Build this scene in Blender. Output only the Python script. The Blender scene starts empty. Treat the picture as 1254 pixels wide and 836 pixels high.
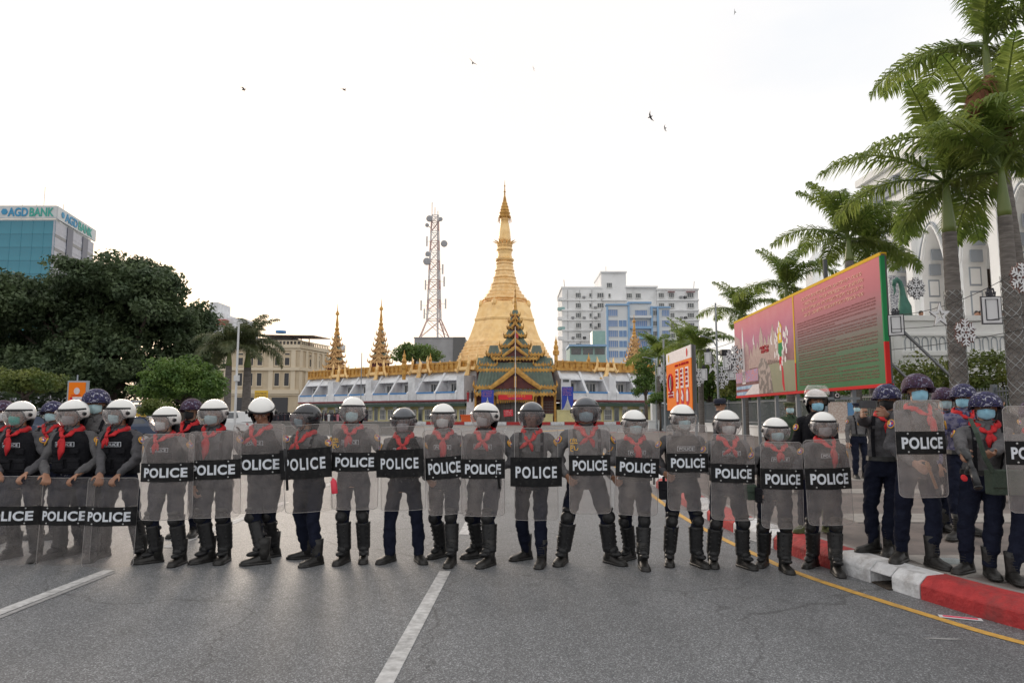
import bpy, math, random
import numpy as np
from mathutils import Vector, Matrix, Euler
random.seed(7)
R = math.radians
sc = bpy.context.scene
# ---------------------------------------------------------------- camera
CAMZ, PITCH, F = 1.65, R(5.94), 836.0
cd = bpy.data.cameras.new('camera'); cam = bpy.data.objects.new('camera', cd)
sc.collection.objects.link(cam); sc.camera = cam
cd.sensor_width = 36; cd.lens = 36 * F / 1254; cd.clip_end = 6000; cd.clip_start = .05
cam.location = (0, 0, CAMZ); cam.rotation_euler = (R(90) + PITCH, 0, 0)
# ---------------------------------------------------------------- world: bright thin overcast, low sun ahead on the left
SUN_AZ, SUN_EL = R(-26), R(11)
w = bpy.data.worlds.new('World'); sc.world = w; w.use_nodes = True
nt = w.node_tree; nt.nodes.clear(); N = nt.nodes.new; L = nt.links.new
out = N('ShaderNodeOutputWorld'); bg = N('ShaderNodeBackground'); bg.inputs[1].default_value = .1
sky = N('ShaderNodeTexSky'); sky.sky_type = 'NISHITA'; sky.sun_disc = False
sky.sun_elevation = SUN_EL; sky.sun_rotation = SUN_AZ; sky.dust_density = 3; sky.air_density = 1.2
tc = N('ShaderNodeTexCoord'); mp = N('ShaderNodeMapping'); mp.inputs['Scale'].default_value = (1, 1, 3.2)
no = N('ShaderNodeTexNoise'); no.inputs['Scale'].default_value = 1.7; no.inputs['Detail'].default_value = 6
no.inputs['Roughness'].default_value = .5; no.inputs['Distortion'].default_value = .35
L(tc.outputs['Generated'], mp.inputs[0]); L(mp.outputs[0], no.inputs[0])
cr = N('ShaderNodeValToRGB'); e = cr.color_ramp.elements
e[0].position = .30; e[0].color = (5.45, 5.6, 5.85, 1); e[1].position = .60; e[1].color = (6.35, 6.2, 6.06, 1)
L(no.outputs[0], cr.inputs[0])
# warm glow of the veiled sun (part of the sky itself)
dp = N('ShaderNodeVectorMath'); dp.operation = 'DOT_PRODUCT'
dp.inputs[1].default_value = (math.sin(SUN_AZ) * math.cos(SUN_EL), math.cos(SUN_AZ) * math.cos(SUN_EL), math.sin(SUN_EL))
L(tc.outputs['Generated'], dp.inputs[0])
mr = N('ShaderNodeMapRange'); mr.inputs[1].default_value = .62; mr.inputs[2].default_value = 1; mr.interpolation_type = 'SMOOTHSTEP'
L(dp.outputs['Value'], mr.inputs[0])
gm = N('ShaderNodeMix'); gm.data_type = 'RGBA'; gm.inputs[7].default_value = (7.1, 6.3, 5.75, 1)
L(mr.outputs[0], gm.inputs[0]); L(cr.outputs[0], gm.inputs[6])
mx = N('ShaderNodeMix'); mx.data_type = 'RGBA'; mx.inputs[0].default_value = .93
L(sky.outputs[0], mx.inputs[6]); L(gm.outputs[2], mx.inputs[7])
L(mx.outputs[2], bg.inputs[0]); L(bg.outputs[0], out.inputs[0])
sd = bpy.data.lights.new('sun', 'SUN'); sd.energy = 1.0; sd.angle = R(24); sd.color = (1, .86, .72)
so = bpy.data.objects.new('sun', sd); sc.collection.objects.link(so); so.location = (-60, 120, 60)
so.rotation_euler = Vector((-math.sin(SUN_AZ) * math.cos(SUN_EL), -math.cos(SUN_AZ) * math.cos(SUN_EL), -math.sin(SUN_EL))).to_track_quat('-Z', 'Y').to_euler()
sc.view_settings.view_transform = 'Standard'; sc.view_settings.look = 'None'
sc.view_settings.exposure = 0.80; sc.view_settings.gamma = 1
sc.cycles.transparent_max_bounces = 24; sc.cycles.max_bounces = 6
# ---------------------------------------------------------------- helpers
cT, sT = math.cos(PITCH), math.sin(PITCH)
def ray(px, py):
    x = (px - 627) / F; u = (418 - py) / F
    return Vector((x, cT - u * sT, sT + u * cT))
def G(px, py, z=0.0):
    d = ray(px, py); t = (z - CAMZ) / d.z
    return Vector((d.x * t, d.y * t, z))
def P(px, py, Y):
    d = ray(px, py); t = Y / d.y
    return Vector((d.x * t, Y, CAMZ + d.z * t))
def ZY(py, Y): return P(627, py, Y).z

col = sc.collection
def link(o, parent=None):
    col.objects.link(o)
    if parent is not None: o.parent = parent
    return o
def tag(o, label=None, cat=None, group=None, kind=None):
    if label: o['label'] = label
    if cat: o['category'] = cat
    if group: o['group'] = group
    if kind: o['kind'] = kind
    return o
def empty(name, loc=(0, 0, 0), rz=0.0, label=None, cat=None, group=None):
    o = bpy.data.objects.new(name, None); o.location = loc; o.rotation_euler = (0, 0, rz); o.empty_display_size = .2
    link(o); return tag(o, label, cat, group)
def inst(src, name=None, parent=None, loc=None, rot=None, scale=None, mat=None):
    """another object sharing a mesh"""
    o = bpy.data.objects.new(name or src.name.split('.')[0], src if isinstance(src, bpy.types.Mesh) else src.data)
    if loc is not None: o.location = loc
    if rot is not None: o.rotation_euler = rot
    if scale is not None: o.scale = scale if hasattr(scale, '__len__') else (scale,) * 3
    return link(o, parent)

class MB:
    def __init__(s): s.v = []; s.f = []; s.m = []
    def add(s, vs, fs, mi=0):
        b = len(s.v); s.v += [tuple(v) for v in vs]; s.f += [tuple(i + b for i in f) for f in fs]; s.m += [mi] * len(fs); return s
    def box(s, c, d, mi=0, rz=0.0, M=None):
        hx, hy, hz = d[0] / 2, d[1] / 2, d[2] / 2
        vs = [Vector((x, y, z)) for z in (-hz, hz) for y in (-hy, hy) for x in (-hx, hx)]
        if M is not None: vs = [M @ v for v in vs]
        elif rz: m = Matrix.Rotation(rz, 3, 'Z'); vs = [m @ v for v in vs]
        c = Vector(c); vs = [v + c for v in vs]
        return s.add(vs, [(0, 2, 3, 1), (4, 5, 7, 6), (0, 1, 5, 4), (2, 6, 7, 3), (0, 4, 6, 2), (1, 3, 7, 5)], mi)
    def box2(s, a, b, mi=0):
        return s.box([(a[i] + b[i]) / 2 for i in range(3)], [abs(b[i] - a[i]) for i in range(3)], mi)
    def quad(s, a, b, c, d, mi=0): return s.add([a, b, c, d], [(0, 1, 2, 3)], mi)
    def tube(s, pts, rs, n=8, mi=0, cap=True, ref=None):
        pts = [Vector(p) for p in pts]
        if not hasattr(rs, '__len__'): rs = [rs] * len(pts)
        vs = []; fs = []
        t0 = (pts[1] - pts[0]).normalized()
        a = Vector(ref) if ref else (Vector((0, 0, 1)) if abs(t0.z) < .9 else Vector((1, 0, 0)))
        u = (a - t0 * a.dot(t0)).normalized()
        for i, p in enumerate(pts):
            t = (pts[min(i + 1, len(pts) - 1)] - pts[max(i - 1, 0)])
            t = t.normalized() if t.length > 1e-9 else t0
            u = (u - t * u.dot(t)); u = u.normalized() if u.length > 1e-6 else Vector((1, 0, 0)); w_ = t.cross(u)
            r = rs[i]; ru, rw = (r if hasattr(r, '__len__') else (r, r))
            for k in range(n):
                q = 2 * math.pi * k / n; vs.append(p + u * (ru * math.cos(q)) + w_ * (rw * math.sin(q)))
        for i in range(len(pts) - 1):
            for k in range(n):
                k2 = (k + 1) % n; fs.append((i * n + k, i * n + k2, (i + 1) * n + k2, (i + 1) * n + k))
        if cap: fs.append(tuple(reversed(range(n)))); fs.append(tuple(range((len(pts) - 1) * n, len(pts) * n)))
        return s.add(vs, fs, mi)
    def cap(s, p0, p1, r0, r1, n=10, mi=0):
        p0, p1 = Vector(p0), Vector(p1); d = p1 - p0
        if d.length < 1e-6: d = Vector((0, 0, 1e-3))
        t = d.normalized()
        return s.tube([p0 - t * r0 * .94, p0 - t * r0 * .6, p0, p1, p1 + t * r1 * .6, p1 + t * r1 * .94],
                      [r0 * .34, r0 * .8, r0, r1, r1 * .8, r1 * .34], n, mi)
    def ell(s, c, r, nu=12, nv=8, mi=0, M=None, z0=0.0, z1=1.0):
        vs = []; fs = []
        for j in range(nv + 1):
            th = math.pi * (z0 + (z1 - z0) * j / nv)
            for i in range(nu):
                ph = 2 * math.pi * i / nu
                v = Vector((r[0] * max(math.sin(th), .02) * math.cos(ph), r[1] * max(math.sin(th), .02) * math.sin(ph), r[2] * math.cos(th)))
                if M is not None: v = M @ v
                vs.append(v + Vector(c))
        for j in range(nv):
            for i in range(nu):
                i2 = (i + 1) % nu; fs.append((j * nu + i, (j + 1) * nu + i, (j + 1) * nu + i2, j * nu + i2))
        fs.append(tuple(range(nu))); fs.append(tuple(reversed(range(nv * nu, nv * nu + nu))))
        return s.add(vs, fs, mi)
    def lathe(s, prof, n=24, c=(0, 0, 0), mi=0, phase=0.0, cap=True, sq=None):
        vs = []; fs = []
        for (r, z) in prof:
            for k in range(n):
                q = phase + 2 * math.pi * k / n; vs.append((c[0] + r * math.cos(q), c[1] + r * math.sin(q), c[2] + z))
        for i in range(len(prof) - 1):
            for k in range(n):
                k2 = (k + 1) % n; fs.append((i * n + k, i * n + k2, (i + 1) * n + k2, (i + 1) * n + k))
        if cap: fs.append(tuple(reversed(range(n)))); fs.append(tuple(range((len(prof) - 1) * n, len(prof) * n)))
        return s.add(vs, fs, mi)
    def loft(s, rings, mi=0, cap=True, closed=True):
        n = len(rings[0]); vs = [v for r in rings for v in r]; fs = []
        for i in range(len(rings) - 1):
            for k in range(n if closed else n - 1):
                k2 = (k + 1) % n; fs.append((i * n + k, i * n + k2, (i + 1) * n + k2, (i + 1) * n + k))
        if cap: fs.append(tuple(reversed(range(n)))); fs.append(tuple(range((len(rings) - 1) * n, len(rings) * n)))
        return s.add(vs, fs, mi)
    def prism(s, poly, M, th, mi=0):
        """poly: list of (u,v); extruded +-th/2 along local y; local = (u, y, v)"""
        n = len(poly)
        vs = [M @ Vector((u, -th / 2, v)) for u, v in poly] + [M @ Vector((u, th / 2, v)) for u, v in poly]
        fs = [tuple(range(n)), tuple(reversed(range(n, 2 * n)))] + [(k, k + n, (k + 1) % n + n, (k + 1) % n) for k in range(n)]
        return s.add(vs, fs, mi)
    def xf(s, M): s.v = [tuple(M @ Vector(v)) for v in s.v]; return s
    def mesh(s, name, mats, smooth=False):
        me = bpy.data.meshes.new(name)
        if not isinstance(mats, (list, tuple)): mats = [mats]
        me.from_pydata(s.v, [], s.f)
        for m in mats: me.materials.append(m)
        if len(mats) > 1: me.polygons.foreach_set('material_index', s.m)
        if smooth: me.polygons.foreach_set('use_smooth', [True] * len(s.f))
        me.update(); return me
    def build(s, name, mats, parent=None, loc=None, smooth=False):
        o = bpy.data.objects.new(name, s.mesh(name, mats, smooth))
        if loc is not None: o.location = loc
        return link(o, parent)

def solid(me_obj, th):
    m = me_obj.modifiers.new('solidify', 'SOLIDIFY'); m.thickness = th; m.offset = 0
    return me_obj
def npmesh(name, V, n, mat, smooth=False):
    """V: (faces*n, 3) numpy; unshared n-gons"""
    V = np.asarray(V, dtype=np.float32); nf = len(V) // n
    me = bpy.data.meshes.new(name); me.vertices.add(len(V)); me.vertices.foreach_set('co', V.ravel())
    me.loops.add(len(V)); me.loops.foreach_set('vertex_index', np.arange(len(V), dtype=np.int32))
    me.polygons.add(nf); me.polygons.foreach_set('loop_start', np.arange(0, len(V), n, dtype=np.int32))
    me.materials.append(mat)
    if smooth: me.polygons.foreach_set('use_smooth', [True] * nf)
    me.update(calc_edges=True); return me

def mat(name, c1, c2=None, sc_=8.0, rough=.6, metal=0.0, bump=0.0, bsc=None, detail=4, spec=.5, lo=.35, hi=.65, trans=0.0, coat=0.0, dirt=None, dsc=1.0, stretch=None, sheen=0.0):
    m = bpy.data.materials.new(name); m.use_nodes = True; t = m.node_tree; b = t.nodes['Principled BSDF']
    b.inputs['Roughness'].default_value = rough; b.inputs['Metallic'].default_value = metal
    b.inputs['Specular IOR Level'].default_value = spec; b.inputs['Coat Weight'].default_value = coat
    if sheen: b.inputs['Sheen Weight'].default_value = sheen
    b.inputs['Base Color'].default_value = (*c1, 1)
    co = t.nodes.new('ShaderNodeTexCoord'); src = co.outputs['Object']
    if stretch:
        mpn = t.nodes.new('ShaderNodeMapping'); mpn.inputs['Scale'].default_value = stretch; t.links.new(src, mpn.inputs[0]); src = mpn.outputs[0]
    colout = None
    if c2:
        n1 = t.nodes.new('ShaderNodeTexNoise'); n1.inputs['Scale'].default_value = sc_; n1.inputs['Detail'].default_value = detail
        r = t.nodes.new('ShaderNodeValToRGB'); r.color_ramp.elements[0].position = lo; r.color_ramp.elements[1].position = hi
        r.color_ramp.elements[0].color = (*c1, 1); r.color_ramp.elements[1].color = (*c2, 1)
        t.links.new(src, n1.inputs[0]); t.links.new(n1.outputs[0], r.inputs[0]); colout = r.outputs[0]
    if dirt:
        n2 = t.nodes.new('ShaderNodeTexNoise'); n2.inputs['Scale'].default_value = dsc; n2.inputs['Detail'].default_value = 7; n2.inputs['Roughness'].default_value = .65
        t.links.new(src, n2.inputs[0]); r2 = t.nodes.new('ShaderNodeValToRGB'); r2.color_ramp.elements[0].position = .5; r2.color_ramp.elements[1].position = .72
        r2.color_ramp.elements[0].color = (0, 0, 0, 1); r2.color_ramp.elements[1].color = (.75, .75, .75, 1); t.links.new(n2.outputs[0], r2.inputs[0])
        mm = t.nodes.new('ShaderNodeMix'); mm.data_type = 'RGBA'; t.links.new(r2.outputs[0], mm.inputs[0])
        if colout: t.links.new(colout, mm.inputs[6])
        else: mm.inputs[6].default_value = (*c1, 1)
        mm.inputs[7].default_value = (*dirt, 1); colout = mm.outputs[2]
    if colout: t.links.new(colout, b.inputs['Base Color'])
    if bump:
        n3 = t.nodes.new('ShaderNodeTexNoise'); n3.inputs['Scale'].default_value = bsc or sc_ * 3; n3.inputs['Detail'].default_value = 5
        bp = t.nodes.new('ShaderNodeBump'); bp.inputs['Strength'].default_value = bump; bp.inputs['Distance'].default_value = .02
        t.links.new(src, n3.inputs[0]); t.links.new(n3.outputs[0], bp.inputs['Height']); t.links.new(bp.outputs[0], b.inputs['Normal'])
    if trans:
        o_ = t.nodes['Material Output']; tr = t.nodes.new('ShaderNodeBsdfTranslucent'); ms = t.nodes.new('ShaderNodeMixShader'); ms.inputs[0].default_value = trans
        if colout: t.links.new(colout, tr.inputs[0])
        else: tr.inputs[0].default_value = (*c1, 1)
        t.links.new(b.outputs[0], ms.inputs[1]); t.links.new(tr.outputs[0], ms.inputs[2]); t.links.new(ms.outputs[0], o_.inputs[0])
    return m
def clearmat(name, tcol, dcol, fac, rough=.35, glossy=.06, blotch=0.0, bs=6):
    """see-through plastic: mostly transparent, a share of scattered light, a sheen"""
    m = bpy.data.materials.new(name); m.use_nodes = True; t = m.node_tree; t.nodes.clear()
    o_ = t.nodes.new('ShaderNodeOutputMaterial'); tr = t.nodes.new('ShaderNodeBsdfTransparent'); tr.inputs[0].default_value = (*tcol, 1)
    df = t.nodes.new('ShaderNodeBsdfDiffuse'); df.inputs[0].default_value = (*dcol, 1)
    tl = t.nodes.new('ShaderNodeBsdfTranslucent'); tl.inputs[0].default_value = (*dcol, 1)
    gl = t.nodes.new('ShaderNodeBsdfGlossy'); gl.inputs['Roughness'].default_value = rough
    a = t.nodes.new('ShaderNodeMixShader'); a.inputs[0].default_value = .5; t.links.new(df.outputs[0], a.inputs[1]); t.links.new(tl.outputs[0], a.inputs[2])
    b = t.nodes.new('ShaderNodeMixShader'); b.inputs[0].default_value = fac; t.links.new(tr.outputs[0], b.inputs[1]); t.links.new(a.outputs[0], b.inputs[2])
    if blotch:
        co = t.nodes.new('ShaderNodeTexCoord'); n1 = t.nodes.new('ShaderNodeTexNoise'); n1.inputs['Scale'].default_value = bs; n1.inputs['Detail'].default_value = 6; n1.inputs['Roughness'].default_value = .6
        r = t.nodes.new('ShaderNodeMapRange'); r.inputs[1].default_value = .35; r.inputs[2].default_value = .7; r.inputs[3].default_value = fac - blotch; r.inputs[4].default_value = fac + blotch
        t.links.new(co.outputs['Object'], n1.inputs[0]); t.links.new(n1.outputs[0], r.inputs[0]); t.links.new(r.outputs[0], b.inputs[0])
    fr0 = t.nodes.new('ShaderNodeLayerWeight'); fr0.inputs[0].default_value = .22; ge = t.nodes.new('ShaderNodeNewGeometry'); fr = t.nodes.new('ShaderNodeMath'); fr.operation = 'SUBTRACT'; fr.use_clamp = True; t.links.new(fr0.outputs['Fresnel'], fr.inputs[0]); t.links.new(ge.outputs['Backfacing'], fr.inputs[1])
    mu = t.nodes.new('ShaderNodeMath'); mu.operation = 'MULTIPLY'; mu.inputs[1].default_value = glossy / .04; t.links.new(fr.outputs[0], mu.inputs[0]); mu.use_clamp = True
    c = t.nodes.new('ShaderNodeMixShader'); t.links.new(mu.outputs[0], c.inputs[0])
    t.links.new(b.outputs[0], c.inputs[1]); t.links.new(gl.outputs[0], c.inputs[2]); t.links.new(c.outputs[0], o_.inputs[0])
    return m
_txt = {}
def textmesh(s, size=1.0, bold=.0, ext=.0, name='lettering', space=1.0, mats=None):
    """text in the XZ plane, centred, facing -Y, as MB"""
    k = (s, bold, space)
    if k not in _txt:
        c = bpy.data.curves.new('lettering_curve', 'FONT'); c.body = s; c.size = 1; c.offset = bold; c.resolution_u = 4
        c.align_x = 'CENTER'; c.align_y = 'CENTER'; c.space_character = space; c.fill_mode = 'FRONT'; c.extrude = .02
        o = bpy.data.objects.new('lettering_curve', c); col.objects.link(o)
        dg = bpy.context.evaluated_depsgraph_get(); me = bpy.data.meshes.new_from_object(o.evaluated_get(dg))
        vs = [v.co.copy() for v in me.vertices]; fs = [tuple(p.vertices) for p in me.polygons]
        bpy.data.objects.remove(o); bpy.data.curves.remove(c); bpy.data.meshes.remove(me)
        if vs:
            cx = (min(v.x for v in vs) + max(v.x for v in vs)) / 2; cy = (min(v.y for v in vs) + max(v.y for v in vs)) / 2
            vs = [Vector((v.x - cx, -v.z / .02, v.y - cy)) for v in vs]
        _txt[k] = (vs, fs)
    vs, fs = _txt[k]; b = MB(); b.add([(v.x * size, v.y * ext, v.z * size) for v in vs], fs); return b
def text_to(s, width, height, bold=.02, ext=.003, space=1.0):
    b = textmesh(s, 1, bold, 1, space=space); xs = [v[0] for v in b.v]; zs = [v[2] for v in b.v]
    sx = width / (max(xs) - min(xs)); sz = height / (max(zs) - min(zs))
    b.v = [(v[0] * sx, v[1] * ext, v[2] * sz) for v in b.v]; return b
hairm = mat('hair', (.012, .010, .009), rough=.5)
skin = mat('skin', (.42, .22, .14), (.33, .165, .10), 14, rough=.5, bump=.05, bsc=60)
rubber = mat('black_rubber', (.02, .02, .022), rough=.6)
steel = mat('bolt_steel', (.5, .5, .5), rough=.35, metal=.9)
# ================================================================ SETTING: ground, road, kerb, pavement
def asphalt():
    m = bpy.data.materials.new('asphalt'); m.use_nodes = True; t = m.node_tree; b = t.nodes['Principled BSDF']; nn = t.nodes.new; lk = t.links.new
    co = nn('ShaderNodeTexCoord'); v = nn('ShaderNodeTexVoronoi'); v.inputs['Scale'].default_value = 125; lk(co.outputs['Object'], v.inputs[0])
    bw = nn('ShaderNodeRGBToBW'); lk(v.outputs['Color'], bw.inputs[0])
    r = nn('ShaderNodeValToRGB'); e = r.color_ramp.elements; e[0].position = .1; e[0].color = (.072, .075, .080, 1); e[1].position = .93; e[1].color = (.39, .40, .41, 1)
    q = e.new(.62); q.color = (.155, .158, .163, 1); lk(bw.outputs[0], r.inputs[0])
    n1 = nn('ShaderNodeTexNoise'); n1.inputs['Scale'].default_value = .35; n1.inputs['Detail'].default_value = 8; n1.inputs['Roughness'].default_value = .62; lk(co.outputs['Object'], n1.inputs[0])
    r1 = nn('ShaderNodeMapRange'); r1.inputs[1].default_value = .3; r1.inputs[2].default_value = .75; r1.inputs[3].default_value = .80; r1.inputs[4].default_value = 1.2; lk(n1.outputs[0], r1.inputs[0])
    # wheel-worn strips along the road
    mp_ = nn('ShaderNodeMapping'); mp_.inputs['Scale'].default_value = (.9, .03, 1); lk(co.outputs['Object'], mp_.inputs[0])
    n2 = nn('ShaderNodeTexNoise'); n2.inputs['Scale'].default_value = 1.1; n2.inputs['Detail'].default_value = 2; lk(mp_.outputs[0], n2.inputs[0])
    r2 = nn('ShaderNodeMapRange'); r2.inputs[1].default_value = .35; r2.inputs[2].default_value = .65; r2.inputs[3].default_value = .90; r2.inputs[4].default_value = 1.1; lk(n2.outputs[0], r2.inputs[0])
    mu0 = nn('ShaderNodeMath'); mu0.operation = 'MULTIPLY'; lk(r1.outputs[0], mu0.inputs[0]); lk(r2.outputs[0], mu0.inputs[1])
    # fine cracks and old oil spots
    nd = nn('ShaderNodeTexNoise'); nd.inputs['Scale'].default_value = 1.6; nd.inputs['Detail'].default_value = 5; lk(co.outputs['Object'], nd.inputs[0])
    va = nn('ShaderNodeVectorMath'); va.operation = 'MULTIPLY_ADD'; va.inputs[1].default_value = (.9, .9, 0); lk(nd.outputs['Color'], va.inputs[0]); lk(co.outputs['Object'], va.inputs[2])
    vc = nn('ShaderNodeTexVoronoi'); vc.feature = 'DISTANCE_TO_EDGE'; vc.inputs['Scale'].default_value = .38; lk(va.outputs[0], vc.inputs[0])
    rc = nn('ShaderNodeMapRange'); rc.inputs[1].default_value = .0; rc.inputs[2].default_value = .006; rc.inputs[3].default_value = .55; rc.inputs[4].default_value = 1; lk(vc.outputs['Distance'], rc.inputs[0])
    n4 = nn('ShaderNodeTexNoise'); n4.inputs['Scale'].default_value = 2.3; n4.inputs['Detail'].default_value = 3; lk(co.outputs['Object'], n4.inputs[0])
    r4 = nn('ShaderNodeMapRange'); r4.inputs[1].default_value = .62; r4.inputs[2].default_value = .74; r4.inputs[3].default_value = 1; r4.inputs[4].default_value = .74; lk(n4.outputs[0], r4.inputs[0])
    mu1 = nn('ShaderNodeMath'); mu1.operation = 'MULTIPLY'; lk(rc.outputs[0], mu1.inputs[0]); lk(r4.outputs[0], mu1.inputs[1])
    mu = nn('ShaderNodeMath'); mu.operation = 'MULTIPLY'; lk(mu0.outputs[0], mu.inputs[0]); lk(mu1.outputs[0], mu.inputs[1])
    hs = nn('ShaderNodeHueSaturation'); lk(r.outputs[0], hs.inputs['Color']); lk(mu.outputs[0], hs.inputs['Value']); lk(hs.outputs[0], b.inputs['Base Color'])
    b.inputs['Roughness'].default_value = .55
    bp = nn('ShaderNodeBump'); bp.inputs['Strength'].default_value = .55; bp.inputs['Distance'].default_value = .006; lk(bw.outputs[0], bp.inputs['Height']); lk(bp.outputs[0], b.inputs['Normal'])
    return m
asph = asphalt()
paint_w = mat('road_paint_white', (.62, .61, .60), (.42, .41, .40), 16, rough=.7, bump=.3, bsc=90, dirt=(.20, .195, .19), dsc=7)
paint_y = mat('road_paint_yellow', (.70, .40, .07), (.55, .31, .07), 18, rough=.7, bump=.3, bsc=90, dirt=(.22, .16, .09), dsc=6)
pave = mat('pavement_asphalt', (.20, .165, .15), (.14, .12, .11), 3, rough=.85, bump=.4, bsc=90, dirt=(.10, .09, .085), dsc=1.5)
slab = mat('concrete_slab', (.36, .33, .30), (.27, .25, .23), 5, rough=.85, bump=.3, bsc=60, dirt=(.18, .165, .155), dsc=3)
k_red = mat('kerb_paint_red', (.50, .04, .04), (.38, .028, .03), 9, rough=.75, bump=.7, bsc=30, dirt=(.14, .055, .05), dsc=4)
k_wht = mat('kerb_paint_white', (.74, .74, .75), (.60, .60, .61), 9, rough=.8, bump=.7, bsc=30, dirt=(.24, .21, .19), dsc=5)
conc = mat('raw_concrete', (.30, .28, .26), (.22, .21, .20), 7, rough=.9, bump=.3)
earth = mat('earth', (.13, .12, .09), (.09, .10, .06), 2, rough=.95)
darkhole = mat('drain_hole_dark', (.03, .025, .02), (.07, .05, .035), 25, rough=.95, bump=.5)  # near-black colour carries the darkness inside the drain hole
B = MB(); B.box((0, 900, -.35), (5000, 5000, .3)); tag(B.build('ground', earth), kind='structure')
B = MB(); B.add([(-300, -30, 0), (300, -30, 0), (300, 420, 0), (-300, 420, 0)], [(0, 1, 2, 3)]); tag(B.build('road', asph), kind='structure')
def strip(name, pts, wid, m, z=.004, kind='structure'):
    B = MB(); rings = []
    for i, (x, y) in enumerate(pts):
        a = Vector(pts[max(i - 1, 0)]); c = Vector(pts[min(i + 1, len(pts) - 1)]); t_ = (c - a).normalized(); n_ = Vector((-t_.y, t_.x)) * wid / 2
        rings.append([(x + n_.x, y + n_.y, z), (x - n_.x, y - n_.y, z)])
    B.loft(rings, cap=False, closed=False); o = B.build(name, m); return tag(o, kind=kind)
strip('lane_line', [(-4.29, .5), (-4.27, 3), (-4.27, 5), (-4.24, 7.4)], .125, paint_w)
strip('lane_line', [(-4.165, .5), (-4.155, 3), (-4.155, 5), (-4.14, 7.3)], .06, mat('worn_road_paint', (.34, .335, .33), (.24, .235, .23), 14, rough=.8), .0045)
for a_, b_ in ((8.6, 12.9), (15.5, 19.5), (23, 27), (31, 35), (39, 43)): strip('lane_line', [(-4.24, a_), (-4.2, b_)], .15, paint_w)
strip('lane_line', [(-.79, 4.18), (-.70, 7.35)], .118, paint_w)
for a_, b_ in ((9.5, 11.1), (13.3, 14.9), (17.3, 18.9), (21.4, 23), (25.5, 27), (29.5, 31), (34, 35.5), (38.5, 40), (44, 45.5), (50, 51.5), (57, 59), (65, 67), (74, 76)): strip('lane_line', [(-.66, a_), (-.63, b_)], .14, paint_w)
def cr_(pts, n=8):
    P_ = [Vector(p) for p in pts]; P_ = [P_[0] * 2 - P_[1]] + P_ + [P_[-1] * 2 - P_[-2]]; o = []
    for i in range(1, len(P_) - 2):
        for k in range(n):
            t = k / n; a, b, c, d = P_[i - 1:i + 3]; o.append(.5 * ((2 * b) + (c - a) * t + (2 * a - 5 * b + 4 * c - d) * t * t + (3 * b - a - 3 * c + d) * t ** 3))
    return o + [P_[-2]]
KERB = cr_([(6.2, 2.6), (5.0, 3.9), (3.98, 5.3), (3.66, 6.2), (3.46, 7.04), (3.29, 7.88), (3.15, 8.84), (3.06, 9.8), (3.03, 11.5), (3.13, 14.1), (3.40, 19), (3.8, 25), (4.6, 35), (5.5, 46), (6.5, 50), (9, 52.5), (14, 53), (24, 53), (60, 53)], 10)
YEL = cr_([(6.0, 2.2), (4.75, 3.5), (3.75, 5.0), (3.41, 5.77), (2.98, 7.15), (2.84, 8.26), (2.74, 9.8), (2.72, 11.5), (2.82, 14.1), (3.1, 20), (3.45, 25), (4.25, 35), (5.1, 46)], 10)
strip('yellow_line', [tuple(p) for p in YEL], .09, paint_y)
# pavement sheet
B = MB(); rings = []
for p in KERB: rings.append([(p.x + .25 if p.y < 49 else p.x, p.y if p.y < 49 else p.y - .25, .185), (62, min(p.y, 52.7), .185)])
B.loft(rings, cap=False, closed=False); tag(B.build('pavement', pave), kind='structure')
for (y0, y1, x0, x1) in ((6.3, 7.2, 3.95, 12), (9.3, 10.1, 4.6, 7.6), (12.6, 13.3, 4.4, 9.3), (15.0, 15.6, 4.4, 9.5), (17.6, 18.2, 4.6, 10), (21, 21.7, 5, 10), (25, 25.8, 5.5, 10.3)):
    o = None; x = x0
    B = MB(); B.box2((x0, y0, .186), (x1, y1, .1885)); o = tag(B.build('pavement_slab_strip', conc), kind='structure')
    src = None
    while x < x1 - .2:
        wv = min(1.45, x1 - x)
        B = MB(); B.box2((x + .012, y0 + .012, .187), (x + wv - .012, y1 - .012, .199 + .004 * random.random())); B.build('slab', slab, o); x += wv
# kerb stones
def arc(pts):
    d = [0]
    for a, b in zip(pts, pts[1:]): d.append(d[-1] + (b - a).length)
    return d
def at_arc(pts, D_, s_):
    s_ = max(0, min(s_, D_[-1] - 1e-4))
    for i in range(len(D_) - 1):
        if D_[i + 1] >= s_: f = (s_ - D_[i]) / (D_[i + 1] - D_[i]); p = pts[i].lerp(pts[i + 1], f); t = (pts[i + 1] - pts[i]).normalized(); return p, t
KD = arc(KERB); s0 = 0
for i in range(len(KERB)):
    if KERB[i].y > 6.2: sb = KD[i]; break
kerb = tag(MB().box((8, 20, -.2), (.1, .1, .05)).build('kerb', conc), kind='structure')
prof = [(0, -.02), (0, .125), (.085, .20), (.30, .203), (.30, -.02)]
def kstone(s1, s2, m, open_=None):
    B = MB(); rings = []
    n = max(2, int((s2 - s1) / .3) + 1)
    for k in range(n + 1):
        p, t = at_arc(KERB, KD, s1 + .006 + (s2 - s1 - .012) * k / n); nr = Vector((t.y, -t.x))
        rings.append([(p.x + nr.x * a, p.y + nr.y * a, z) for a, z in (open_ or prof)])
    B.loft(rings); o = B.build('kerb_stone', m, kerb); q = o.modifiers.new('bevel', 'BEVEL'); q.width = .008; return o
s_ = sb - 1.15 * 4; k = 4
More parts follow.
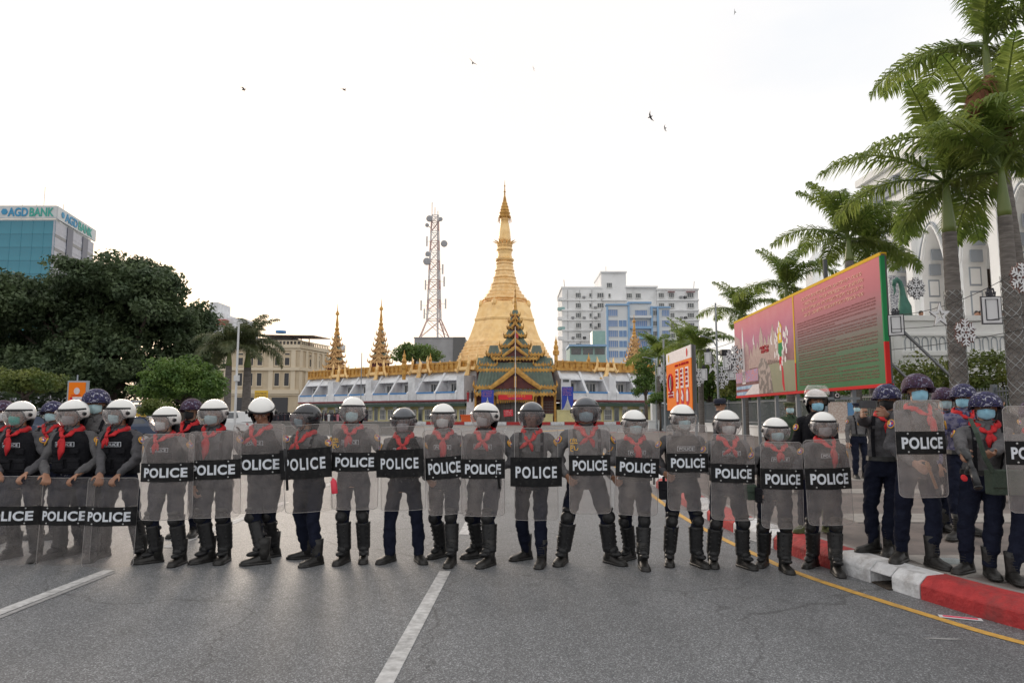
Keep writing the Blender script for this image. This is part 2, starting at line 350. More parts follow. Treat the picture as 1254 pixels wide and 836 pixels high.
while s_ < KD[-1] - 14:
    red = (k % 2 == 1) if s_ >= sb - .01 else True
    if s_ >= sb - .01: red = int(round((s_ - sb) / 1.15)) % 2 == 1
    if abs(s_ - sb) < .01:   # the white stone with the drain mouth
        kstone(s_, s_ + .33, k_wht); kstone(s_ + .33, s_ + .60, k_wht, [(0, .115), (0, .125), (.085, .20), (.30, .203), (.30, .115)]); kstone(s_ + .60, s_ + 1.15, k_wht)
        p, t = at_arc(KERB, KD, s_ + .46); B = MB(); B.box((p.x + .33, p.y + .05, .05), (.06, .5, .13)); B.box((p.x + .16, p.y + .02, .006), (.34, .34, .012)); B.build('drain_bottom', darkhole, kerb)
    else: kstone(s_, s_ + 1.15, k_red if red else k_wht)
    s_ += 1.15
kerb.children[0]
kerb.data = B.mesh('kerb', [conc]); B = MB(); 
rings = []
for i in range(0, len(KERB)):
    p = KERB[i]; t = (KERB[min(i + 1, len(KERB) - 1)] - KERB[max(i - 1, 0)]).normalized(); nr = Vector((t.y, -t.x)); rings.append([(p.x + nr.x * a, p.y + nr.y * a, z) for a, z in ((.30, -.02), (.30, .188), (.42, .188), (.42, -.02))])
B.loft(rings); kerb.data = B.mesh('kerb', [conc])

# ---- windows helper: one shared mesh per kind, each window its own object under its building
glass_d = mat('window_glass_dark', (.05, .055, .06), (.09, .10, .11), 3, rough=.12, spec=.8)
frame_w = mat('window_frame_white', (.62, .62, .60), rough=.5)
def winmesh(w_, h, fr=.08, mull=1, bars=0, gm=None, fm=None, dep=.14, sill=True):
    B = MB(); fm = fm or frame_w; gm = gm or glass_d
    B.box((0, 0, 0), (w_ - fr * 1.4, .04, h - fr * 1.4), 1)
    for s_ in (-1, 1): B.box((s_ * (w_ / 2 - fr / 2), -dep / 2 + .03, 0), (fr, dep, h), 0); B.box((0, -dep / 2 + .032, s_ * (h / 2 - fr / 2)), (w_ - 2 * fr, dep - .004, fr), 0)
    for k in range(mull): B.box((-w_ / 2 + w_ * (k + 1) / (mull + 1), -.04, 0), (fr * .7, .05, h - 2 * fr), 0)
    for k in range(bars): B.box((0, -.043, -h / 2 + h * (k + 1) / (bars + 1)), (w_ - 2 * fr, .04, fr * .6), 0)
    if sill: B.box((0, -dep * .7, -h / 2 - fr * .6), (w_ + .2, dep * 1.6, fr), 0)
    return B.mesh('window', [fm, gm])

# ================================================================ THE GOLDEN PAGODA
gold = mat('gilded_plaster', (.95, .66, .33), (.82, .50, .20), 1.1, rough=.42, metal=.2, bump=.25, bsc=3, dirt=(.52, .30, .13), dsc=.35)
goldb = mat('gold_leaf_bright', (.95, .66, .31), (.86, .55, .22), .8, rough=.38, metal=.3, bump=.15, bsc=2, dirt=(.62, .38, .17), dsc=.5)
goldc = mat('carved_gold_wood', (.66, .37, .085), (.42, .21, .05), 1.6, rough=.5, metal=.25, bump=.8, bsc=6)
goldd = mat('old_gold_brown', (.66, .42, .18), (.40, .22, .09), 1.6, rough=.55, metal=.2, bump=.8, bsc=6)
rgreen = mat('green_tin_roof', (.15, .20, .155), (.10, .14, .11), 1.0, rough=.5, bump=.4, bsc=10, dirt=(.16, .17, .14), dsc=.8)
redwood = mat('dark_red_wood', (.13, .035, .03), (.085, .025, .025), 2, rough=.7)
concw = mat('weathered_white_concrete', (.80, .81, .83), (.70, .71, .74), .8, rough=.8, bump=.2, dirt=(.45, .46, .47), dsc=.5)
yelw = mat('pale_yellow_wall', (.66, .60, .30), (.58, .53, .28), 1, rough=.8, dirt=(.42, .38, .22), dsc=.6)
maroon = mat('maroon_cornice', (.20, .04, .045), rough=.7)
dgreen = mat('dark_green_awning', (.035, .07, .05), rough=.7)
blue_r = mat('blue_rail', (.07, .25, .55), rough=.5)
PC = Vector((P(618, 300, 134).x, 134, 0))
def sz(y): return ZY(y, 134)
pg = empty('pagoda', PC, 0, 'great golden pagoda with bell body and ringed spire rising behind the temple gate', 'pagoda')
px2m = 134 / F * 1.0
def pr_(rows, o0=0): return [(r * px2m * (1 + .0), sz(y)) for r, y in rows]
# octagonal base terraces and bell
rows = [(62, 505), (62, 470), (60, 468), (60, 462), (59, 455)]
B = MB()
oct_rows = [(61, 500), (61, 447), (59, 446), (59, 442), (57.5, 441), (57.5, 437.5), (55.5, 436.5), (55.5, 434), (53.5, 433), (53.5, 430.5), (51.5, 429.5), (51.5, 427), (50, 426), (49.5, 422)]
B.lathe([(r * px2m * 1.04, sz(y)) for r, y in oct_rows], 8, phase=R(22.5)); B.build('terrace', gold, pg)
B = MB()
rows = [(49, 422.5), (48, 420.5), (45.5, 418), (43.2, 413), (41, 407), (39, 401), (37, 395.5), (37.6, 394.5), (37.8, 392.5), (36.2, 391), (34.8, 386), (33, 380), (31.5, 375.5), (30, 373), (27, 371.5), (26.5, 371)]
B.lathe([(r * px2m * 1.04, sz(y)) for r, y in rows], 8, phase=R(22.5)); B.build('bell', goldb, pg)
# eight corner bosses on the bell shoulder
for k in range(8):
    a = R(22.5 + 45 * k); B = MB(); r = 31 * px2m; B.ell((r * math.cos(a), r * math.sin(a), sz(374.5)), (.55, .55, .9), 8, 6); B.build('corner_boss', goldb, pg, smooth=True)
B = MB(); rows = []
prf = [(27, 371), (26, 369), (28, 368), (27.5, 366), (24.5, 364.5), (24.5, 362), (21, 360), (21, 357.5), (18.5, 355.5), (18.5, 352.5), (16.5, 350.5), (17.2, 349), (15, 346), (15, 343.5), (13.6, 342), (14.4, 340.5), (12.6, 338), (12.6, 335.5), (11.6, 333.5), (12.4, 332), (11, 329.5), (11, 327), (10.2, 325), (11, 323.5), (9.7, 321)]
B.lathe([(r * px2m, sz(y)) for r, y in prf], 24); o = B.build('ringed_spire', gold, pg)
B = MB(); prf = [(9.7, 321), (11.5, 319.5), (11.8, 318), (9.6, 316.5), (8.6, 312), (9.2, 308), (10.4, 306.5), (9.4, 304), (8.8, 303), (9.2, 302.5), (9.8, 301.5), (8.2, 299)]
B.lathe([(r * px2m, sz(y)) for r, y in prf], 24)
for k in range(12):   # lotus petals, turned up and out
    a = R(30 * k); d = Vector((math.cos(a), math.sin(a), 0)); r = 8.6 * px2m; z = sz(297)
    B.tube([d * r + Vector((0, 0, sz(300))), d * (r * 1.25) + Vector((0, 0, z)), d * (r * 1.75) + Vector((0, 0, z + .25))], [(.12, .35), (.1, .30), (.03, .05)], 6, ref=tuple(d))
B.build('lotus_band', goldb, pg)
B = MB(); prf = [(8.0, 299), (7.6, 292), (6.9, 284), (5.8, 277), (4.9, 271), (5.4, 270), (5.6, 268), (5.0, 267)]
B.lathe([(r * px2m, sz(y)) for r, y in prf], 20); B.build('banana_bud', goldb, pg, smooth=True)
B = MB(); prf = [(5.0, 268), (7.6, 266.5), (7.8, 265), (6.2, 263.5), (6.6, 262), (7.0, 261), (5.4, 259), (5.8, 257.5), (4.6, 255), (4.9, 253.5), (3.5, 251), (3.6, 249.5), (2.4, 247), (1.8, 243), (1.0, 240), (.8, 236), (1.5, 235), (.8, 234), (.5, 229), (1.0, 228), (.35, 226), (.15, 221)]
B.lathe([(r * px2m, sz(y)) for r, y in prf], 16)
for k in range(10):
    a = R(36 * k); B.tube([(7.4 * px2m * math.cos(a), 7.4 * px2m * math.sin(a), sz(266)), (8.2 * px2m * math.cos(a), 8.2 * px2m * math.sin(a), sz(272))], .07, 4)
B.build('umbrella_finial', goldc, pg)

# ---- roofs of the Burmese kind
def eave(B, hw, hd, z, h, gi=1, teeth=True):
    """carved fascia round a rectangle, with a tooth row and flame finials at the corners"""
    for s_ in (-1, 1):
        B.box((0, s_ * hd, z), (2 * hw, .16, h), gi); B.box((s_ * hw, 0, z), (.16, 2 * hd - .17, h), gi)
    if teeth:
        n = max(3, int(2 * hw / .45))
        for k in range(n):
            x = -hw + 2 * hw * (k + .5) / n; B.add([(x - .16, -hd - .07, z - h / 2), (x + .16, -hd - .07, z - h / 2), (x, -hd - .07, z - h / 2 - .22), (x - .16, -hd + .0, z - h / 2), (x + .16, -hd, z - h / 2), (x, -hd, z - h / 2 - .22)], [(0, 2, 1), (3, 4, 5), (0, 1, 4, 3), (1, 2, 5, 4), (2, 0, 3, 5)], gi)
            B.add([(x - .13, -hd - .06, z + h / 2), (x + .13, -hd - .06, z + h / 2), (x, -hd - .03, z + h / 2 + .28), (x, -hd + .06, z + h / 2)], [(0, 1, 2), (1, 3, 2), (3, 0, 2)], gi)
    for sx in (-1, 1):
        for sy in (-1, 1):
            c = Vector((sx * hw, sy * hd, z)); o = Vector((sx, sy, 0)).normalized()
            B.tube([c, c + o * .22 * h * 3 + Vector((0, 0, h * .8)), c + o * .15 * h * 3 + Vector((0, 0, h * 2.6))], [h * .55, h * .42, .03], 6, gi)
def hip(B, hw, hd, z0, z1, tw, td, mi=0):
    """truncated hipped roof with slightly sagging planes and standing seams"""
    rg = []
    for f in (0, .35, .7, 1):
        g = f ** 1.35; x = hw + (tw - hw) * f; y = hd + (td - hd) * f; z = z0 + (z1 - z0) * g; rg.append([(-x, -y, z), (x, -y, z), (x, y, z), (-x, y, z)])
    B.loft(rg, mi)
    n = int(2 * hw / .5)
    for k in range(1, n):
        x = -hw + 2 * hw * k / n; xt = x * tw / hw
        B.tube([(x, -hd - .02, z0 + .03), (xt, -td - .02, z1 + .03)], .035, 3, mi, cap=False)
def gable(B, w_, y, z, h, t=.28, gi=1, fill=None, drop=.0):
    """carved bargeboards meeting in a point, facing -Y, upturned feet"""
    for s_ in (-1, 1):
        pts = [(s_ * w_ * 1.08, y, z + .35), (s_ * w_, y, z), (s_ * w_ * .55, y, z + h * .42), (0, y, z + h)]
        B.tube(pts, [(.05, .05), (.10, t * .8), (.10, t), (.10, t)], 6, gi, ref=(0, -1, 0))
        for k in range(6):
            f = (k + .5) / 6; x = s_ * w_ * (1 - f); zz = z + h * (f * .9 + .0) + t * .5; B.add([(x - .10, y - .03, zz - .1), (x + .10, y - .03, zz - .1), (x, y, zz + .22)], [(0, 1, 2)], gi)
    B.tube([(0, y, z + h), (0, y, z + h + t * 3.5)], [t * .6, .02], 6, gi)
    if fill is not None: B.add([(-w_, y + .15, z), (w_, y + .15, z), (0, y + .15, z + h)], [(0, 1, 2)], fill)
GY = 100.0
gt = empty('temple_gate', (P(631, 400, GY).x, GY, 0), 0, 'carved temple gate with many stacked green roofs edged in gold, in front of the pagoda', 'temple gate')
gz = lambda y: ZY(y, GY + 1); gp = GY / F
def grp(name, B): return B.build(name, [rgreen, goldc, redwood, concw], gt)
# body walls and columns
B = MB(); B.box2((-6.0, .8, 0), (6.0, 9, gz(481)), 2); B.box2((-5.6, .5, gz(481)), (5.6, 9, gz(455)), 2); grp('wall', B)
for x in (-5.8, -3.9, -3.0, 3.0, 3.9, 5.8):
    B = MB(); B.lathe([(.24, 0), (.24, .3), (.18, .35), (.17, gz(484) - .4), (.26, gz(484))], 10, (x, 0, 0), 1); grp('column', B)
# folding steel gate leaves
steelg = mat('grey_gate_steel', (.20, .18, .17), (.15, .14, .13), 3, rough=.6)
for k in range(8):
    B = MB(); x0 = -2.85 + k * .72; B.box((x0 + .33, .45, 1.75), (.03, .03, 3.3))
    for q in range(7): B.box((x0 + .33, .44, .35 + q * .48), (.66, .05, .07))
    for q in range(4): B.box((x0 + .06 + q * .18, .45, 1.75), (.03, .04, 3.4))
    B.box((x0 + .33, .62, 1.75), (.68, .02, 3.4)); B.build('gate_leaf', steelg, gt)
for s_ in (-1, 1):
    B = MB(); 
    for q in range(8): B.box((s_ * 4.9, .40, .3 + q * .42), (1.7, .05, .06))
    for q in range(8): B.box((s_ * 4.9 - .8 + q * .23, .44, 1.6), (.03, .03, 3.2))
    B.build('side_grille', steelg, gt)
# tier list: (half width px, y eave, y top, top half width px, depth offset)
def tier(name, hwpx, ye, yt, twpx, y0, dep, teeth=True, h=.32):
    B = MB(); hw = hwpx * gp; tw = twpx * gp; hd = dep; td = dep * tw / hw
    hip(B, hw, hd, gz(ye), gz(yt), tw, td); eave(B, hw + .02, hd + .02, gz(ye) - .05, h, 1, teeth); B.v = [(x, y + y0, z) for x, y, z in B.v]; grp(name, B)
tier('porch_roof', 48, 482.5, 477, 44, 1.8, 2.6)
tier('front_roof', 49, 474.5, 455, 44, 3.2, 3.6, h=.42)
B = MB(); gable(B, 31 * gp, -1.1, gz(476), gz(453) - gz(476), .42, 1)
for s_ in (-1, 1):   # short roof planes running back behind the bargeboards
    B.add([(0, -1, gz(453)), (s_ * 31 * gp, -1, gz(475)), (s_ * 31 * gp, 2, gz(475)), (0, 3, gz(453))], [(0, 1, 2, 3) if s_ > 0 else (3, 2, 1, 0)], 0)
grp('front_gable', B)
# dark gable wall and fan lattice arch above the door
B = MB(); B.add([(-29 * gp, -.85, gz(476)), (29 * gp, -.85, gz(476)), (0, -.85, gz(454.5))], [(0, 1, 2)], 2); B.box((0, -.95, gz(468)), (.35, .3, 1.6), 1); grp('gable_wall', B)
B = MB()
for rr in (1.0, 1.5, 2.0): B.tube([(rr * 1.15 * math.cos(R(q)), -.55, gz(481) + rr * .72 * math.sin(R(q))) for q in range(0, 181, 15)], .06, 5, 3)
for q in range(0, 181, 15): B.tube([(.4 * math.cos(R(q)), -.55, gz(481) + .3 * math.sin(R(q))), (2.3 * math.cos(R(q)), -.55, gz(481) + 1.42 * math.sin(R(q)))], .03, 4, 3)
grp('fan_lattice', B)
B = MB(); B.box((0, -.75, gz(483)), (5.2, .15, .4), 1)
for k in range(16):
    x = -2.45 + k * .327; B.add([(x - .16, -.84, gz(483) + .18), (x + .16, -.84, gz(483) + .18), (x, -.8, gz(483) + .55)], [(0, 1, 2)], 1); B.add([(x - .16, -.78, gz(490.5)), (x + .16, -.78, gz(490.5)), (x, -.78, gz(492.5) - .25 * abs(x) / 2)], [(0, 2, 1)], 1)
for s_ in (-1, 1): B.box((s_ * 2.62, -.78, gz(487)), (.18, .2, 1.6), 1)
B.box((0, -.72, gz(489.8)), (5.2, .12, .3), 1); grp('carved_door_head', B)
B = MB(); B.box((0, -.90, gz(486.6)), (4.9, .05, .72)); bn = B.build('banner', mat('banner_red', (.72, .03, .04), rough=.7), gt)
def scribble(B, x0, x1, z, hgt, y, mi=0, seed=1):
    """rows of round letterforms, too small to read"""
    rn = random.Random(seed); x = x0
    while x < x1:
        r = hgt * .5; k = rn.random()
        if k < .12: x += hgt * .7; continue
        a0 = rn.choice((0, 60, 200, 300)); sp = rn.choice((250, 300, 360))
        B.tube([(x + r * math.cos(R(a0 + sp * q / 7)), y, z + r * math.sin(R(a0 + sp * q / 7))) for q in range(8)], hgt * .12, 3, mi, cap=False)
        if k > .7: B.box((x, y, z + r * 1.5), (r * .8, hgt * .1, hgt * .16), mi)
        x += hgt * 1.12
yl_l = mat('banner_lettering_yellow', (.85, .62, .10), rough=.7); bl_l = mat('print_blue', (.05, .10, .5), rough=.7)
B = MB(); scribble(B, -1.0, 1.4, gz(486.2) + .12, .2, -.93, 0, 3); B.build('lettering', yl_l, bn)
B = MB(); scribble(B, -.9, 1.0, gz(486.2) - .22, .13, -.93, 0, 4); B.build('lettering', bl_l, bn)
# stacked roofs above, middle and sides
tier('roof_tier', 48, 453, 444, 40, 3.2, 3.2); tier('roof_tier', 28, 439, 425, 14, 2.8, 2.6); tier('roof_tier', 18.5, 423, 412, 10, 3.2, 1.8)
tier('roof_tier', 13.5, 409.5, 400, 8, 3.4, 1.4, h=.26); tier('roof_tier', 9.5, 399, 392, 6, 3.4, 1.0, h=.24); tier('roof_tier', 8, 391, 384, 4.5, 3.4, .85, h=.22); tier('roof_tier', 5.5, 383, 377, 3, 3.4, .6, h=.2)
for s_ in (-1, 1):
    for hwp, cx, ye, yt, tw in ((8.5, 26.5, 434, 423, 5), (9.5, 33, 447, 436, 6), (6.5, 42, 449, 438, 4)):
        B = MB(); hip(B, hwp * gp, 1.2, gz(ye), gz(yt), tw * gp, .7); eave(B, hwp * gp + .02, 1.22, gz(ye) - .05, .30, 1); B.v = [(x + s_ * cx * gp, y + 1.6, z) for x, y, z in B.v]; grp('side_roof', B)
    B = MB(); B.box2((s_ * 18 * gp - 1.2, .8, gz(455)), (s_ * 18 * gp + 1.2, 3, gz(440)), 2); B.box2((s_ * 33 * gp - 1, 1.2, gz(453)), (s_ * 33 * gp + 1, 3, gz(444)), 2); grp('lantern_wall', B)
for wpx, ye, hp, yy in ((15.5, 437, 11, -.5), (9.5, 425, 9, .1), (7, 412, 7, 1.2), (4.5, 400, 6, 1.8), (3.4, 391, 5, 2.2)):
    B = MB(); gable(B, wpx * gp, yy, gz(ye), gz(ye - hp) - gz(ye), .26 if wpx > 8 else .18, 1, 2); grp('gable_ornament', B)
B = MB(); B.box2((-15 * gp, 1, gz(441)), (15 * gp, 4, gz(437)), 2); B.box2((-7 * gp, 2.4, gz(427)), (7 * gp, 4.4, gz(402)), 2); B.box2((-3.5 * gp, 2.7, gz(402)), (3.5 * gp, 4.1, gz(384)), 2); grp('tower_core', B)
B = MB(); B.lathe([(2.8 * gp, gz(378)), (3.2 * gp, gz(377)), (2.2 * gp, gz(374)), (2.4 * gp, gz(371)), (1.6 * gp, gz(368)), (1.8 * gp, gz(366)), (1.1 * gp, gz(361)), (1.5 * gp, gz(359)), (.7 * gp, gz(355)), (1.0 * gp, gz(353)), (.4 * gp, gz(349)), (.1 * gp, gz(340))], 12, (0, 3.4, 0)); B.build('finial', goldc, gt)
B = MB(); B.tube([(0, -2.2, 0), (0, -2.2, gz(403))], [.06, .03], 6); B.build('flagpole', concw, gt)
B = MB(); B.add([(0.02, -2.2, gz(410)), (.45, -2.25, gz(413)), (.40, -2.2, gz(418)), (0.02, -2.2, gz(415))], [(0, 1, 2, 3)]); solid(B.build('flag', mat('flag_red', (.5, .05, .06)), gt), .02)
# notices hung on the gate
def poster(px, py, Y, w_, h, label):
    o = MB().box((0, 0, 0), (w_, .06, h)).build('poster', mat('poster_blue', (.03, .06, .42), rough=.6), None, P(px, py, Y)); tag(o, label, 'poster', 'blue posters beside the gate')
    B = MB()
    prof_ = [(-.46, -.5), (.46, -.5), (.30, -.40), (.20, -.28), (.12, -.16), (.05, -.06), (.015, .10), (-.015, .10), (-.05, -.06), (-.12, -.16), (-.20, -.28), (-.30, -.40)]
    B.prism([(u * w_, v * h + .05 * 0) for u, v in prof_], Matrix.Translation((0, -.04, 0)), .02); B.build('printed_spire', paint_w, o)
    B = MB()
    for q in range(4): scribble(B, -w_ * .38, w_ * .36, h * (.42 - .09 * q), h * .045, -.045, 0, q + int(px))
    B.build('lettering', mat('poster_pink_print', (.65, .25, .30), rough=.7), o); return o
poster(597, 488.5, GY - 2.2, 1.75, 2.6, 'blue poster with white spire print left of the temple gate')
poster(695, 487.5, GY - 1.0, 1.65, 3.3, 'tall blue poster with white spire print right of the temple gate')
o = MB().box((0, 0, 0), (1.35, .05, .95)).build('notice_board', mat('notice_red', (.62, .03, .05), rough=.7), None, P(622.5, 505.5, GY - 1.5)); o.rotation_euler = (0, R(-5), 0); tag(o, 'tilted red notice with pale writing on the steel gate', 'notice')
B = MB(); [scribble(B, -.5, .5, .3 - .2 * q, .11, -.04, 0, q + 9) for q in range(4)]; B.build('lettering', mat('pale_pink_print', (.75, .5, .5)), o)
# low yellow walls in front
for a_, b_, y0, lab in ((682, 706, 503, 'low yellow wall right of the temple gate'), (664, 677, 508, 'short yellow wall block at the right foot of the temple gate'), (584, 596, 506, 'short yellow wall block at the left foot of the temple gate')):
    xa, xb = P(a_, 500, 97).x, P(b_, 500, 97).x; B = MB(); B.box2((xa, 97, 0), (xb, 97.4, ZY(y0, 97))); B.box2((xa - .08, 96.95, ZY(y0, 97)), (xb + .08, 97.45, ZY(y0, 97) + .15)); tag(B.build('yellow_wall', yelw), lab, 'wall')
# ---- the two shop wings round the pagoda
cream_d = mat('shop_door', (.35, .38, .34), rough=.6); gshut = mat('green_shutter', (.05, .25, .15), rough=.6)
WG = winmesh(1.5, 1.75, .1, 3, 1, sill=False); DOOR = MB().box((0, 0, 0), (1.0, .08, 2.5)).add([(-.4, -.05, -.9), (.4, -.05, -.9), (.4, -.05, .9), (-.4, -.05, .9)], [(0, 1, 2, 3)], 1).mesh('door', [cream_d, glass_d])
WU = winmesh(1.7, 1.9, .1, 3, 0, sill=False)
def tri_box(B, poly, x, th, mi=0):
    n = len(poly); B.add([(x - th / 2, y, z) for y, z in poly] + [(x + th / 2, y, z) for y, z in poly], [tuple(range(n)), tuple(reversed(range(n, 2 * n)))] + [(k, k + n, (k + 1) % n + n, (k + 1) % n) for k in range(n)], mi)
def naga(B, x, y, z, s_, fl=1):
    """upswept golden finial with a flame tip"""
    B.tube([(x - fl * 1.0 * s_, y, z - .5 * s_), (x - fl * .6 * s_, y, z - .9 * s_), (x, y, z), (x + fl * .25 * s_, y, z + 1.3 * s_), (x + fl * .05 * s_, y, z + 2.1 * s_)], [(.12 * s_, .2 * s_), (.2 * s_, .28 * s_), (.2 * s_, .34 * s_), (.15 * s_, .22 * s_), (.02, .02)], 6, 0, ref=(0, -1, 0))
    B.ell((x + fl * .2 * s_, y, z + 1.05 * s_), (.26 * s_, .2 * s_, .42 * s_), 8, 6)
def wing(p0, p1, nmod, bays, zt, label, zg, zm, zp, zf):
    p0, p1 = Vector(p0), Vector(p1); d = p1 - p0; Lw = d.length; rz = math.atan2(d.y, d.x)
    w_ = empty('shop_building', (p0.x, p0.y, 0), rz, label, 'shop building')
    B = MB(); B.box2((0, .6, 0), (Lw, 9, zg)); B.build('ground_wall', yelw, w_)
    B = MB(); B.box2((-.1, -.9, zg), (Lw + .1, 9, zg + .45)); B.build('awning', dgreen, w_)
    B = MB(); B.box2((-.1, -1.0, zm - .25), (Lw + .1, 9, zm)); B.build('cornice', maroon, w_)
    B = MB(); B.box2((0, -.2, zg + .45), (Lw, .5, zm - .25)); B.box2((0, 1.7, zm), (Lw, 9, zf - .2)); B.build('upper_wall', concw, w_)
    B = MB(); B.box2((-.3, 1.6, zf - .1), (Lw + .3, 9, zf + .25)); B.build('roof_slab', concw, w_)
    # golden parapet
    B = MB(); B.box2((-.2, 1.2, zf - .15), (Lw + .2, 1.7, zt)); B.box2((-.2, 1.1, zt - .2), (Lw + .2, 1.8, zt + .1)); B.box2((-.2, 1.05, zf - .2), (Lw + .2, 1.8, zf + .1))
    n = int(Lw / 1.1)
    for k in range(n + 1):
        x = Lw * k / n; B.box((x, 1.12, (zf + .25 + zt) / 2), (.10, .2, zt - zf - .3)); 
    B.build('gold_parapet', goldc, w_)
    for k in range(n // 2):
        x = Lw * (k + .5) * 2 / n; B = MB(); B.lathe([(.12, 0), (.13, .08), (.05, .15), (.07, .2), (.02, .34)], 6, (x, 1.45, zt + .08)); B.build('post_finial', goldb, w_)
    m = Lw / nmod; pan = .16 * m
    for q in range(nmod):
        x0 = q * m; x1 = x0 + m - pan; bw = (x1 - x0) / bays
        B = MB(); B.box2((x1 + .1, -.9, zm), (x0 + m - .1, 2.4, zf - 1.0)); B.build('blank_panel', concw, w_)
        for k in range(bays + 1):
            B = MB(); tri_box(B, [(-1.0, zm), (-1.0, zp), (-.6, zp + .4), (1.7, zf + .5), (2.2, zf + .4), (2.2, zm)], x0 + k * bw + .15 * (k == 0), .42); B.build('fin', concw, w_)
        for k in range(bays):
            xa, xb = x0 + k * bw + .16, x0 + (k + 1) * bw - .16
            B = MB(); B.box2((xa, -.85, zm), (xb, -.65, zp - .15)); B.build('balcony_front', concw, w_)
            B = MB(); B.box2((xa, -.9, zp - .15), (xb, -.62, zp + .1)); B.build('rail', blue_r, w_)
            B = MB(); zs = zp + 2.0; B.add([(xa, .5, zs), (xb, .5, zs), (xb, 2.0, zf + .02), (xa, 2.0, zf + .02), (xa, .5, zs - .15), (xb, .5, zs - .15), (xb, 2.0, zf - .13), (xa, 2.0, zf - .13)], [(0, 1, 2, 3), (7, 6, 5, 4), (0, 4, 5, 1)]); B.build('sloped_roof', concw, w_)
            inst(WU, 'window', w_, ((xa + xb) / 2, 1.62, zm + 1.50), scale=(min(1.5, (xb - xa) / 2.0), 1, 1.25))
        # gold naga pair over the blank panel
        xm = x0 + m - pan / 2; B = MB(); g = .55 * m / 8
        naga(B, xm - 1.3 * g * 2, .9, zt - .7, g * 1.25, 1); naga(B, xm + 1.3 * g * 2, .9, zt - .7, g * 1.25, -1); naga(B, xm, .7, zf - .6, g * 1.8, 1)
        B.box((xm, 1.0, zf + .2), (5 * g, .5, .5)); B.build('naga_ornament', goldb, w_, smooth=False)
    # ground-floor doors and windows
    x = 1.0; k = 0
    while x < Lw - 1.5:
        if k % 3 == 2: inst(DOOR, 'door', w_, (x, .55, 1.25))
        else: inst(WG, 'window', w_, (x, .56, zg - 1.35))
        x += (2.1, 1.7, 1.9)[k % 3]; k += 1
    B = MB()
    for k in range(int(Lw / 3.3)): B.box((1.6 + 3.3 * k, -.3, zg - .05), (.9, .12, .75))
    B.build('hanging_sign', paint_w, w_); return w_
zT = ZY(441, 104); zF = ZY(451.5, 104)
YL = 133; AL = P(372, 450, YL); BL = P(574, 450, 104)
wing((AL.x, AL.y), (BL.x, BL.y), 4, 2, zT, 'long curved shop wing left of the temple gate, white fins under a golden parapet', ZY(497, 104), ZY(489, 104), ZY(479.5, 104), zF)
AR = P(688, 450, 103); BR = P(808, 450, 112)
wing((AR.x, AR.y), (BR.x, BR.y), 2, 2, ZY(442, 104), 'shorter shop wing right of the temple gate with white fins and yellow ground floor', ZY(497, 104), ZY(489.5, 104), ZY(480, 104), ZY(451.5, 104))
# stair block beside the gate
B = MB(); x0, x1 = P(572, 480, 103).x, P(585, 480, 103).x
for k in range(9): B.box2((x0, 100 + .0 + k * .35, 0), (x1, 103.4, .4 + k * .42))
o = B.build('staircase', concw); tag(o, 'concrete stairs between the left shop wing and the temple gate', 'stairs')
B = MB(); xw0, xw1 = P(687, 480, 101).x, P(699, 480, 101).x; B.box2((xw0, 101, 0), (xw1, 104, ZY(463, 101))); B.box((xw0 + .75, 100.96, ZY(466, 101)), (.9, .06, .35), 1)
tag(B.build('white_stair_tower', [concw, glass_d]), 'plain white block between gate and right shop wing', 'stair tower')
# orange skip
B = MB(); B.loft([[(-.1, 0, .1), (2.0, 0, .1), (2.0, 1.2, .1), (-.1, 1.2, .1)], [(-.3, -.15, 1.35), (2.2, -.15, 1.35), (2.2, 1.35, 1.35), (-.3, 1.35, 1.35)]]); B.box((.95, -.2, 1.3), (2.6, .12, .12)); B.box((.95, 1.4, 1.3), (2.6, .12, .12))
o = B.build('waste_skip', mat('skip_orange', (.75, .13, .03), rough=.55), None, (P(566.5, 500, 98).x, 98, 0)); tag(o, 'orange waste skip at the foot of the stairs left of the gate', 'skip')
# small carved spires
def pyatthat(px, ybase, ytop, Y, wpx, label, kind=goldd):
    u = Y / F; r = empty('carved_spire_pavilion', (P(px, 450, Y).x, Y, 0), R(45 if False else 0), label, 'spire pavilion', 'carved spire pavilions round the pagoda')
    z = lambda y: ZY(y, Y)
    n = 6; h = ybase - ytop; yb = ybase; B = MB(); B.box2((-wpx * u * .4, -wpx * u * .4, 0), (wpx * u * .4, wpx * u * .4, z(ybase))); B.build('base_wall', redwood, r)
    th = h * .52 / n
    for k in range(n):
        hw = wpx * u * (.5 - .34 * (k / (n - 1)) ** .8); y1 = ybase - k * th; B = MB()
        hip(B, hw, hw, z(y1), z(y1 - th * .75), hw * .6, hw * .6, 0); eave(B, hw, hw, z(y1), .30, 1, True)
        gable(B, hw * .5, -hw - .05, z(y1), z(y1 - th * .9) - z(y1), .14, 1, 1); B.box2((-hw * .55, -hw * .55, z(y1 - th * .6)), (hw * .55, hw * .55, z(y1 - th)), 1); B.build('roof_tier', [rgreen if k % 2 else kind, kind], r)
    yq = ybase - n * th; q = (yq - ytop); w0 = wpx * u * .10
    B = MB(); B.lathe([(w0 * 1.3, z(yq + 1)), (w0 * 1.6, z(yq)), (w0 * .9, z(yq - q * .12)), (w0 * 1.2, z(yq - q * .18)), (w0 * .6, z(yq - q * .24)), (w0 * .85, z(yq - q * .32)), (w0 * .45, z(yq - q * .52)), (w0 * .4, z(yq - q * .62)), (w0 * 1.1, z(yq - q * .66)), (w0 * .7, z(yq - q * .72)), (w0 * .25, z(yq - q * .78)), (w0 * .08, z(yq - q))], 10); B.build('finial', goldc, r)
pyatthat(411.5, 450, 372, 139, 24, 'carved golden spire pavilion nearest the colonial building')
pyatthat(465.5, 444, 366, 129, 24, 'carved golden spire pavilion in the middle of the left shop wing')
